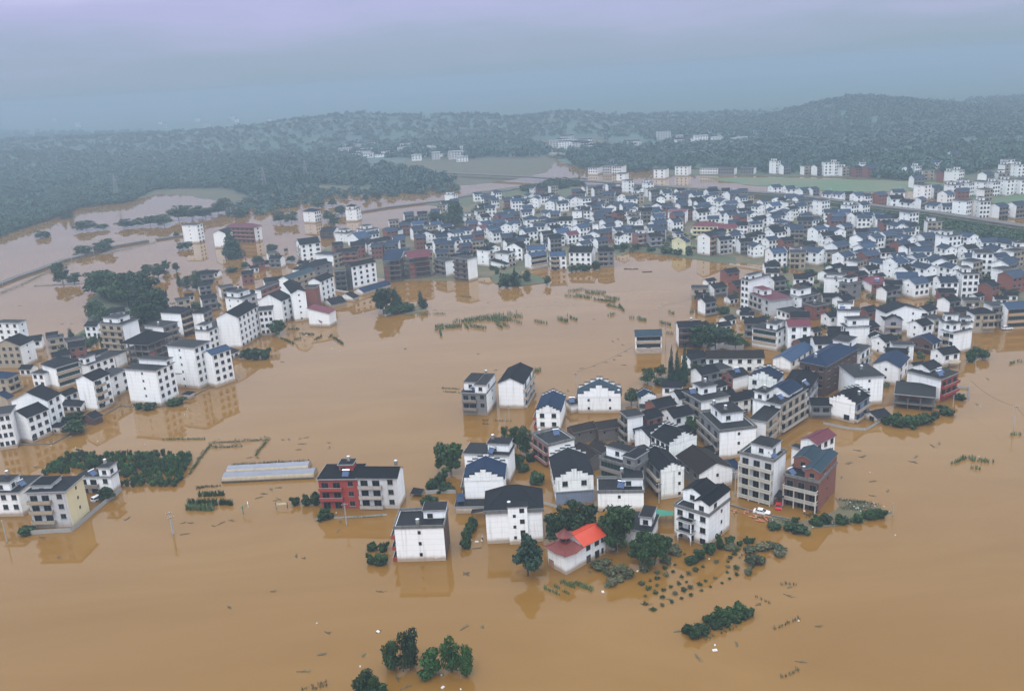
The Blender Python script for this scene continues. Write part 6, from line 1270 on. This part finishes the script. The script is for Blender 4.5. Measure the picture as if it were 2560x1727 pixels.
wire(G('H', 1840, 728, 7), h1 - Vector((0, 0, .3)), 'sagging wire from the right shore to the tall pole in open water', 1.5)
wire(h1 - Vector((0, 0, .3)), G('H', 2420, 1100, 6), 'wire leaving the tall right-hand pole toward the photo edge', 1)
wire(f1, f2, 'wire between the two left poles behind the huge round tree', 1); wire(f2, f3, 'wire from the tree pole to the wooded spit', 1); wire(h4, f4, 'long wire across the flood to the lone teal-roofed house', 2)
# lattice pylons in the haze
def pylon(c, x, yt, yb, label):
    h = min(max(hsolve(c, x, yt, yb), 20), 40); p = gbase(c, x, yt, h); m = MB(); o = None; w0, w1 = 3.2, .5; lv = [0, .2, .38, .54, .68, .8, .9, 1]
    def cor(t): s = w0 + (w1 - w0) * t; return [Vector((sx_ * s, sy_ * s, h * t)) for sx_, sy_ in ((-1, -1), (1, -1), (1, 1), (-1, 1))]
    for a, b in zip(lv[:-1], lv[1:]):
        A_, B_ = cor(a), cor(b)
        for j in range(4): m.bar(A_[j], B_[j], .16, 'trim', n=4); m.bar(A_[j], B_[(j + 1) % 4], .09, 'trim', n=4); m.bar(A_[(j + 1) % 4], B_[j], .09, 'trim', n=4); m.bar(B_[j], B_[(j + 1) % 4], .09, 'trim', n=4)
    for t in (.68, .8, .92): m.bar((-5.5, 0, h * t), (5.5, 0, h * t), .14, 'trim', n=4); m.bar((-5.5, 0, h * t), (0, 0, h * t + 1.2), .09, 'trim', n=4); m.bar((5.5, 0, h * t), (0, 0, h * t + 1.2), .09, 'trim', n=4)
    o = m.build('transmission_tower'); o.location = p; tag(o, label, 'pylon')
pylon('X', 655, 418, 480, 'hazy lattice pylon above the left riverside trees'); pylon('X', 283, 438, 498, 'faint lattice pylon on the wooded left hillside'); pylon('X', 760, 400, 455, 'faintest lattice pylon beside the far blue roof')
# plastic tunnels
def tunnel(c, x0, y0, x1, y1, dp, h, label):
    a, b = G(c, x0, y0), G(c, x1, y1); d = b - a; ln = d.length; o = empty('plastic_tunnel', (a + b) / 2, math.atan2(d.y, d.x)); tag(o, label, 'greenhouse')
    N = 12; n2 = int(ln / 1.5); m = MB(); V = []; sk = MB()
    def q(t, k, lift=0): an = math.pi * k / N; wob = .05 * math.sin(t * 9.1 + k); return (-ln / 2 + t, dp / 2 - dp / 2 * math.cos(an), (h + wob) * math.sin(an) ** .75 + lift)
    for i in range(n2):
        t0, t1 = ln * i / n2, ln * (i + 1) / n2
        for k in range(N): m.poly([q(t0, k), q(t1, k), q(t1, k + 1), q(t0, k + 1)], 'plasticfilm' if k >= 3 else 'filmskirt')
    for t in (0, ln): m.poly([q(t, k) for k in range(N + 1)], 'filmskirt')
    m.build('plastic_cover', o)
    for i in range(n2 + 1):
        t = ln * i / n2
        for k in range(N): sk.bar(q(t, k, .02), q(t, k + 1, .02), .035, 'trim', n=4)
    sk.build('hoops', o); lo = MB(); lo.box(-ln / 2 - .1, ln / 2 + .1, -.15, .05, -.4, .5, 'wood'); lo.build('skirt_board', o)
tunnel('R', 752, 760, 1862, 708, 5.5, 2.1, 'nearer of the two long grey plastic greenhouse tunnels in the flood')
tunnel('R', 802, 665, 1795, 612, 5.0, 2.0, 'farther of the two long grey plastic greenhouse tunnels in the flood')
# cars
def car(c, x, y, ang, paint, label, kind='sedan', z=.0):
    o = empty('car', G(c, x, y, 0), ang); o.location.z = z; tag(o, label, 'car'); L_, W_ = 4.6, 1.8; suv = kind == 'suv'
    top = 1.65 if suv else 1.42
    prof = [(-2.3, .35), (-2.25, .85), (-2.0, .98), (-1.15, 1.0), (1.0, .98), (2.1, .82), (2.3, .6), (2.3, .35)] if not suv else [(-2.3, .4), (-2.3, 1.05), (-2.1, 1.1), (1.05, 1.08), (2.15, .9), (2.3, .65), (2.3, .4)]
    m = MB(); N = len(prof)
    def ring(yy, sh): return [(px * sh, yy, .35 + (pz - .35) * (1 if sh == 1 else .97)) for px, pz in prof]
    R4 = [ring(-W_ / 2, .97), ring(-W_ / 2 + .12, 1), ring(W_ / 2 - .12, 1), ring(W_ / 2, .97)]
    for a, b in zip(R4[:-1], R4[1:]):
        for j in range(N): m.poly([a[j], a[(j + 1) % N], b[(j + 1) % N], b[j]], paint)
    m.poly(R4[0], paint); m.poly(list(reversed(R4[3])), paint); bo = m.build('body', o)
    g = [(-1.75, .99), (-1.05, top), (.25, top), (1.1, .99)] if not suv else [(-2.15, 1.08), (-1.95, top), (.35, top), (1.15, 1.06)]
    q = MB(); wi, wo = W_ / 2 - .22, W_ / 2 - .07
    lo = [[(g[0][0], s * wo, g[0][1]), (g[3][0], s * wo, g[3][1])] for s in (-1, 1)]; hi = [[(g[1][0], s * wi, g[1][1]), (g[2][0], s * wi, g[2][1])] for s in (-1, 1)]
    q.poly([lo[0][0], lo[0][1], hi[0][1], hi[0][0]], 'glass'); q.poly([lo[1][1], lo[1][0], hi[1][0], hi[1][1]], 'glass'); q.poly([lo[0][1], lo[1][1], hi[1][1], hi[0][1]], 'glass'); q.poly([lo[1][0], lo[0][0], hi[0][0], hi[1][0]], 'glass'); q.build('windows', o)
    r = MB(); r.box(g[1][0] - .02, g[2][0] + .02, -wi - .02, wi + .02, top - .01, top + .06, paint)
    for s in (-1, 1):
        for a, b in (((g[0][0], g[0][1]), (g[1][0], top)), ((g[3][0], g[3][1]), (g[2][0], top)), ((-.4, 1.0), (-.4, top))): r.bar((a[0], s * wo, a[1]), (b[0], s * wi, b[1]), .05, paint, n=4)
    r.build('roof', o)
    for px in (-1.4, 1.4):
        for s in (-1, 1):
            t = MB(); t.bar((px, s * (W_ / 2 - .22), .33), (px, s * (W_ / 2 + .01), .33), .33, 'tyre', n=14); wv = t.build('wheel', o); t = MB(); t.bar((px, s * (W_ / 2 + .01), .33), (px, s * (W_ / 2 + .03), .33), .2, 'steelbright', n=10); t.build('rim', wv)
    for s in (-1, 1):
        t = MB(); t.box(2.2, 2.31, s * .62 - .2, s * .62 + .2, .62, .75, 'white'); t.build('headlight', o); t = MB(); t.box(-2.31, -2.2, s * .65 - .18, s * .65 + .18, .72, .9, 'lampred'); t.build('tail_light', o)
    return o
car('G', 742, 1205, R_(-28), 'carwhite', 'white sedan half submerged on the road before the tall baluster house', z=-.25)
car('G', 895, 1150, R_(70), 'carred', 'red car under the dark canopy between baluster and brick houses', z=-.2)
car('H', 2170, 268, R_(4), 'carwhite', 'white car parked before the grey four-storey house at right', 'suv')
car('B', 895, 535, R_(60), 'carwhite', 'white vehicle half hidden by the tree in the walled yard', 'suv', z=-.3)
tree_at(G('B', 975, 540), 4.2, 5.4, 'round', 'bushy tree over the white vehicle in the walled yard', n=1800); tree_at(G('B', 240, 850), 2.8, 4.6, 'shrub', 'round bush at the wall corner of the yellow tiled house', n=1300)
# canopy for the red car, green net, umbrella, basketball hoop, banner frame, litter bench
def canopy(c, pts, z, mt, label, name='canopy', cat='canopy'):
    P = [G(c, x, y, z) for x, y in pts]; cen = sum(P, Vector()) / len(P); o = empty(name, (cen.x, cen.y, 0)); tag(o, label, cat); m = MB()
    n = len(P); V = [(p - cen) for p in P]; m.poly([(v.x, v.y, z + .25 * (k % 2)) for k, v in enumerate(V)], mt); m.poly([(v.x, v.y, z - .06 + .25 * (k % 2)) for k, v in reversed(list(enumerate(V)))], mt)
    for k in range(n):
        a, b = V[k], V[(k + 1) % n]; za, zb = z + .25 * (k % 2), z + .25 * ((k + 1) % n % 2); m.poly([(a.x, a.y, za - .06), (b.x, b.y, zb - .06), (b.x, b.y, zb), (a.x, a.y, za)], mt)
    m.build('sheet', o)
    for v in V:
        q = MB(); q.bar((v.x * .94, v.y * .94, -.5), (v.x * .94, v.y * .94, z - .05), .07, 'wood', n=5); q.build('post', o)
canopy('G', [(852, 1058), (945, 1070), (950, 1010), (900, 1000)], 3.0, 'membrane', 'dark canopy sheet over the red car')
canopy('E', [(1330, 690), (1465, 690), (1465, 640), (1400, 645), (1300, 622), (1235, 605)], 2.6, 'greennet', 'sagging green net over the yard beside the arched white house')
canopy('C', [(1820, 745), (1895, 742), (1890, 665), (1822, 668)], 3.6, 'blueroof', 'light blue awning sheet on the left of the steel blue roof house')
canopy('D', [(280, 1390), (410, 1375), (405, 1345), (290, 1360)], 2.4, 'membrane', 'thin dark canopy beside the big slate hip roof house')
canopy('H', [(1640, 575), (1745, 575), (1750, 548), (1650, 548)], 2.6, 'filmskirt', 'patched pale sheet roof on posts at the right shore')
canopy('C', [(1400, 665), (1500, 680), (1530, 625), (1430, 615)], 1.0, 'slate', 'low collapsed shed roof in the water right of the grey white house', 'shed_roof', 'shed roof')
def umbrella(c, x, y, label):
    o = empty('parasol', G(c, x, y, 0)); tag(o, label, 'parasol'); m = MB(); m.bar((0, 0, -.5), (0, 0, 2.2), .04, 'trim', n=6); m.build('pole', o); m = MB(); n = 8
    for k in range(n):
        a, b = 2 * math.pi * k / n, 2 * math.pi * (k + 1) / n; p = (1.5 * math.cos(a), 1.5 * math.sin(a), 1.75); q = (1.5 * math.cos(b), 1.5 * math.sin(b), 1.75); m.poly([p, q, (0, 0, 2.35)], 'pinkcloth'); m.poly([q, p, (p[0], p[1], 1.55), (q[0], q[1], 1.55)], 'pinkcloth')
    m.build('canopy', o)
umbrella('D', 860, 905, 'pink parasol standing by the pinkish brown balconied house')
def hoop():
    o = empty('basketball_hoop', G('R', 1010, 1135, 0), R_(20)); tag(o, 'tilted green basketball hoop with white backboard sticking out of the water', 'basketball hoop')
    m = MB(); m.bar((0, 0, -.6), (0, 0, 2.6), .12, 'greennet', n=6); m.bar((0, 0, 2.6), (1.6, 0, 2.9), .09, 'greennet', n=6); m.bar((0, 0, 1.6), (1.4, 0, 2.6), .07, 'greennet', n=6); m.bar((-.5, -.9, 2.5), (0, 0, 2.6), .08, 'greennet', n=5); m.build('post', o)
    m = MB(); m.box(1.6, 1.68, -.9, .9, 2.3, 3.4, 'white'); m.build('backboard', o); m = MB()
    for k in range(10): a, b = math.pi * k / 5, math.pi * (k + 1) / 5; m.bar((1.95 + .23 * math.cos(a), .23 * math.sin(a), 2.5), (1.95 + .23 * math.cos(b), .23 * math.sin(b), 2.5), .03, 'redroof', n=4)
    m.build('rim', o)
hoop()
def bannerframe():
    a, b = G('R', 1410, 1070), G('R', 1545, 1060); o = empty('banner_frame', (a + b) / 2, math.atan2((b - a).y, (b - a).x)); tag(o, 'yellow banner strung between two short posts in the flood', 'banner'); l = (b - a).length / 2
    for s in (-l, l): m = MB(); m.bar((s, 0, -.5), (s, 0, 2.0), .14, 'brown', n=6); m.build('post', o)
    m = MB(); m.box(-l + .14, l - .14, -.02, .02, 1.2, 1.7, 'paleyellow'); m.build('banner', o)
    m = MB(); m.bar((-l, -.3, .9), (-l, -.34, .9), .45, 'steelbright', n=14); m.build('round_mirror', o)
bannerframe()
# people: one continuous skinned body each, clothes and hair as children
def person(c, x, y, z, label, top='clothwhite', legs='clothdark', sit=False, face=0.0):
    o = empty('person', G(c, x, y, z), face); o.location.z = z; tag(o, label, 'person')
    hz = .45 if sit else .92
    J = {'pel': (0, 0, hz, .13), 'wst': (0, 0, hz + .22, .115), 'chs': (0, -.01, hz + .42, .145), 'nck': (0, 0, hz + .56, .055), 'hd': (0, -.02, hz + .67, .085), 'tp': (0, -.01, hz + .78, .07)}
    E = [('pel', 'wst'), ('wst', 'chs'), ('chs', 'nck'), ('nck', 'hd'), ('hd', 'tp')]; leg = []; arm = []
    for s, t in ((-1, 'l'), (1, 'r')):
        if sit: pts = [('hip', (.1 * s, -.02, hz, .1)), ('kne', (.13 * s, -.42, hz + .02, .065)), ('ank', (.13 * s, -.4, .06, .045)), ('toe', (.13 * s, -.55, .04, .035))]
        else: pts = [('hip', (.1 * s, 0, hz - .08, .1)), ('kne', (.11 * s, -.02, .48, .065)), ('ank', (.11 * s, .02, .07, .045)), ('toe', (.11 * s, -.14, .04, .035))]
        pr = 'pel'
        for n, q in pts: J[n + t] = q; E.append((pr, n + t)); leg.append((pr, n + t)); pr = n + t
        pr = 'chs'
        for n, q in (('sho', (.19 * s, 0, hz + .47, .062)), ('elb', (.25 * s, -.03, hz + .2, .045)), ('wri', (.22 * s, -.2, hz + .05, .03)), ('plm', (.21 * s, -.27, hz + .02, .035))): J[n + t] = q; E.append((pr, n + t)); arm.append((pr, n + t)); pr = n + t
        for f, (dx, l) in enumerate(((-.03, .075), (-.01, .09), (.01, .085), (.03, .065))): J[f'f{f}{t}'] = (.21 * s + dx, -.3 - l * .6, hz + .01, .011); J[f'g{f}{t}'] = (.21 * s + dx, -.31 - l, hz - .02, .009); E += [('plm' + t, f'f{f}{t}'), (f'f{f}{t}', f'g{f}{t}')]
        J['th' + t] = (.21 * s - .06 * s, -.28, hz + .03, .012); E.append(('plm' + t, 'th' + t))
    def skin(name, names, edges, grow, mt, par):
        me = bpy.data.meshes.new(name); ix = {n: i for i, n in enumerate(names)}; me.from_pydata([J[n][:3] for n in names], [(ix[a], ix[b]) for a, b in edges], []); ob = link(name, me, par); me.materials.append(MT[mt])
        md = ob.modifiers.new('skin', 'SKIN'); sv = me.skin_vertices[0].data
        for n in names: r = J[n][3] * grow; sv[ix[n]].radius = (r, r); sv[ix[n]].use_root = n in ('pel', 'hd')
        su = ob.modifiers.new('sub', 'SUBSURF'); su.levels = su.render_levels = 1; return ob
    bd = skin('body', list(J), E, 1, 'skin', o)
    tn = ['pel', 'wst', 'chs'] + [n + t for t in 'lr' for n in ('sho', 'elb')]; skin('shirt', tn, [('pel', 'wst'), ('wst', 'chs'), ('chs', 'shol'), ('shol', 'elbl'), ('chs', 'shor'), ('shor', 'elbr')], 1.16, top, o)
    ln = ['pel'] + [n + t for t in 'lr' for n in ('hip', 'kne', 'ank')]; skin('trousers', ln, [('pel', 'hipl'), ('hipl', 'knel'), ('knel', 'ankl'), ('pel', 'hipr'), ('hipr', 'kner'), ('kner', 'ankr')], 1.15, legs, o)
    J['h1'] = (0, .03, hz + .7, .09); J['h2'] = (0, .0, hz + .79, .085); J['pel2'] = J['h1']; me = skin('hair', ['h1', 'h2'], [('h1', 'h2')], 1, 'hair', o)
    return o
person('C', 2058, 1090, .15, 'person in a white top on floating debris beside the big slate hip roof house', face=1.2)
person('G', 1128, 1222, .0, 'person in white wading at the corner of the brick house', face=-.5)
person('D', 1200, 1262, 3.2, 'person in blue standing under the blue-grey wall balcony', 'bluegrey', face=.3) if False else None
def boat(c, x, y, ang, label, ln=5.0):
    o = empty('boat', G(c, x, y, 0), ang); tag(o, label, 'boat'); m = MB(); S = 9; rg = []
    for i in range(S):
        t = i / (S - 1); w_ = .55 * math.sin(math.pi * (.08 + .84 * t)) ** .6; xx = -ln / 2 + ln * t; sh = .18 * (2 * t - 1) ** 2; rg.append([(xx, -w_, .35 + sh), (xx, -w_ * .6, -.12 + sh), (xx, w_ * .6, -.12 + sh), (xx, w_, .35 + sh), (xx, w_ * .88, .33 + sh), (xx, w_ * .5, .02 + sh), (xx, -w_ * .5, .02 + sh), (xx, -w_ * .88, .33 + sh)])
    for a, b in zip(rg[:-1], rg[1:]):
        for j in range(8): m.poly([a[j], b[j], b[(j + 1) % 8], a[(j + 1) % 8]], 'wood')
    m.poly(rg[0], 'wood'); m.poly(rg[-1], 'wood'); m.build('hull', o)
    for t in (-1.2, .4, 1.5): m = MB(); m.box(t - .12, t + .12, -.46, .46, .26, .3, 'board'); m.build('thwart', o)
    return o
boat('K', 1372, 1064, R_(-14), 'dark wooden boat with two people at the mouth of the town inlet', 9)
person('K', 1362, 1066, .1, 'person in dark clothes at the left of the dark wooden boat', 'clothdark', sit=True, face=1.3); person('K', 1382, 1070, .1, 'person in pale clothes at the right of the dark wooden boat', 'clothwhite', sit=True, face=1.3)
boat('K', 1518, 1090, R_(-4), 'second low dark boat drifting right of the manned boat', 6)
boat('J', 1690, 950, R_(-30), 'dark raft of planks drifting below the white slab house', 7)
# debris: driftwood, planks, foam
def driftwood(p, ln, an, mt='wood'):
    m = MB(); r = rnd
    m.bar((-ln / 2, 0, .04), (ln / 2, 0, .08), .11, mt, .05, 5); m.bar((-ln * .1, 0, .06), (ln * .25, ln * .22, .16), .06, mt, .02, 4); m.bar((ln * .1, 0, .06), (-ln * .05, -ln * .15, .1), .05, mt, .02, 4)
    for _ in range(5): x = r.uniform(-ln / 2, ln / 2); y_ = r.uniform(-.4, .4); m.poly([(x, y_, .05), (x + .5, y_ + .2, .09), (x + .45, y_ + .45, .06), (x - .1, y_ + .3, .04)], 'deadplant')
    o = m.build('driftwood'); o.location = (p.x, p.y, 0); o.rotation_euler = (0, 0, an); return o
for c, its in {'Q': [(375, 870), (75, 1335), (1005, 375), (2040, 165), (2245, 797), (2015, 815), (310, 1135), (1215, 1412), (1320, 1525), (820, 1140), (985, 865)], 'P': [(1345, 685), (1615, 965), (885, 1130), (1460, 1287), (1070, 770), (525, 1250), (1095, 415), (1360, 610), (345, 1010)],
     'R': [(1480, 240), (1560, 235), (1700, 225), (1770, 212), (1710, 290), (1680, 360), (2040, 275), (2050, 330), (1080, 455), (1180, 455), (1340, 840), (1430, 820), (1200, 940), (1260, 895), (1440, 960), (1390, 975), (280, 1245), (370, 1245), (300, 1380), (740, 1250), (640, 1280), (860, 1215)],
     'C': [(370, 1235), (430, 1255), (1910, 1395), (150, 1555), (765, 920), (750, 1008), (2000, 1165)], 'G': [(1645, 700), (1535, 755), (1470, 885), (1750, 920), (1890, 1008), (2115, 745), (1290, 240), (490, 1195), (1610, 640), (1740, 1050)], 'H': [(1900, 950), (2000, 720), (1490, 1325), (1560, 1305), (2200, 590), (735, 1480), (865, 1420), (1345, 1425), (1315, 1470)],
     'U': [(45, 808), (710, 855), (870, 1002), (800, 388), (1760, 540), (1870, 930), (1940, 905), (1760, 965), (2030, 955), (1650, 985), (1590, 1040), (1930, 740), (1980, 720), (320, 455), (2020, 770), (2050, 830), (1995, 870), (1530, 1185), (600, 325), (640, 350)],
     'E': [(700, 1195), (180, 1150), (230, 1170), (1430, 1450), (1210, 1490), (1280, 1540)], 'B': [(2080, 1515), (1160, 715), (530, 1065), (380, 885), (320, 245)], 'A': [(560, 400), (650, 398), (770, 380), (180, 235), (2150, 910), (1280, 1185)], 'I': [(1150, 305), (120, 500), (1110, 1470), (2225, 1350), (1240, 275)], 'N': [(290, 1105), (1310, 970)]}.items():
    for x, y in its:
        p = G(c, x, y); d = math.hypot(p.x, p.y); o = driftwood(p, rnd.uniform(1.0, 2.8), rnd.gauss(0, .8)); o['shared'] = 1; tag(o, 'dark piece of driftwood and plant litter floating on the brown water', 'driftwood', 'driftwood on the flood')
def litter(p, an, big, mt):
    m = MB(); a, b = (.17 + .5 * big, .13 + .3 * big); m.box(-a, a, -b, b, -.05, .14, mt); m.box(-a * .5, a * .2, -b * .6, b * .5, .14, .3, mt); o = m.build('floating_litter'); o.location = (p.x, p.y, .03); o.rotation_euler = (rnd.uniform(-.1, .1), rnd.uniform(-.1, .1), an); return o
for c, its in {'G': [(1725, 840), (1955, 1410), (1205, 1338), (1610, 1165, 1.6), (1670, 1145), (1700, 1140), (1770, 1145), (1580, 1150), (1640, 1190), (1760, 1120), (1690, 1120), (1545, 1110), (1600, 1095), (1850, 1150), (840, 1272), (770, 1240), (690, 1240), (1385, 1300), (1900, 1195), (1445, 1240)], 'Q': [(985, 857, 1.5), (250, 758), (1745, 1378), (1760, 1525, 1.4), (770, 1275), (980, 1450), (1975, 1548)], 'E': [(825, 1378, 1.5), (1140, 1190, 1.2), (1790, 1080)],
     'P': [(830, 940), (625, 1010), (680, 1182, 1.7), (680, 1135, 1.1), (1440, 915)], 'A': [(890, 1465), (1315, 1495), (1280, 1360), (1700, 1165), (1675, 1222), (465, 1503), (685, 1525)], 'H': [(1930, 968), (1985, 460), (1915, 1422)], 'C': [(730, 842), (990, 808), (2005, 1105, 1.6), (2050, 1095, 1.3), (1960, 1090)], 'I': [(1330, 1230, 1.5), (1560, 1350), (1635, 1372), (1845, 1020)]}.items():
    for q in its:
        o = litter(G(c, q[0], q[1]), rnd.uniform(0, 3), q[2] - 1 if len(q) > 2 else .0, 'foam'); o['shared'] = 1; tag(o, 'small white piece of floating foam litter', 'litter', 'white litter on the flood')
for x, y in ((500, 1195), (590, 1205), (620, 1195), (700, 1235), (740, 1275), (780, 1260), (720, 1280), (1680, 1190), (790, 1240), (660, 1245)):
    m = MB(); m.box(-1.3, 1.3, -.14, .14, 0, .1, 'board'); m.box(-.9, .7, .2, .4, .02, .14, 'board'); m.box(-.2, 0, -.5, .6, .14, .2, 'redroof'); o = m.build('broken_planks'); o.location = G('G', x, y) + Vector((0, 0, .12)); o.rotation_euler = (0, .05, rnd.uniform(0, 3)); o['shared'] = 1; tag(o, 'reddish broken planks floating near the white sedan', 'planks', 'broken planks by the road')
rows('G', [(1450, 1090, 1700, 1110), (1480, 1120, 1800, 1140), (1480, 1170, 1880, 1190), (1250, 1300, 1400, 1310), (1500, 1300, 1620, 1290), (1150, 1240, 1250, 1200), (900, 1270, 1050, 1320), (700, 1240, 860, 1280), (1520, 1150, 1760, 1165), (1560, 1100, 1740, 1125)], 'matted debris and weeds on the spit by the brick house', .5, .5, .8, 9, 'deadplant', 'debris_mat')
# ------------------------------------------------------------------ haze
m = MB(); m.box(-7500, 7500, -350, 9000, -2.0, 131, 'floodwater'); hz = m.build('haze'); hz['kind'] = 'stuff'
hm = bpy.data.materials.new('haze'); hm.use_nodes = True; nt = hm.node_tree; nt.nodes.clear()
o_ = nt.nodes.new('ShaderNodeOutputMaterial'); v_ = nt.nodes.new('ShaderNodeVolumePrincipled')
HAZE_D = .00045
v_.inputs['Color'].default_value = (.325, .42, .515, 1); v_.inputs['Density'].default_value = HAZE_D; v_.inputs['Anisotropy'].default_value = .1
nt.links.new(v_.outputs[0], o_.inputs['Volume']); hz.data.materials.clear(); hz.data.materials.append(hm)
hz['label'] = 'pale blue haze'; hz['category'] = 'haze'
# past the three hundred houses that show largest, the farthest rows read as one mass
bpy.context.view_layer.update()
hs = sorted([o for o in QUEUE if o.get('category') in ('house', 'building') and not o.get('kind')], key=lambda o: o.location.length + (5000 if o.get('fill') else 0))
names, VV, FF, MI, nv = [], [], [], [], 0
def absorb(o):
    global nv
    for c_ in list(o.children): absorb(c_)
    if o.type == 'MESH':
        me = o.data; mw = o.matrix_world; VV.extend((mw @ v.co)[:] for v in me.vertices); ms = [m_.name for m_ in me.materials]
        for p_ in me.polygons:
            FF.append(tuple(i + nv for i in p_.vertices)); q = ms[p_.material_index]
            if q not in names: names.append(q)
            MI.append(names.index(q))
        nv += len(me.vertices)
    bpy.data.objects.remove(o)
gone = set()
for o in hs[300:]: gone.add(o.name); QUEUE.remove(o); absorb(o)
me = bpy.data.meshes.new('distant_houses'); me.from_pydata(VV, [], FF)
for q in names: me.materials.append(bpy.data.materials[q])
me.polygons.foreach_set('material_index', MI); me.update(); tag(link('distant_houses', me), 'dense rearmost rows of small white houses at the far back of town', 'houses', kind='stuff')
for o in QUEUE:
    if 'fill' in o.keys(): del o['fill']
finish_labels()
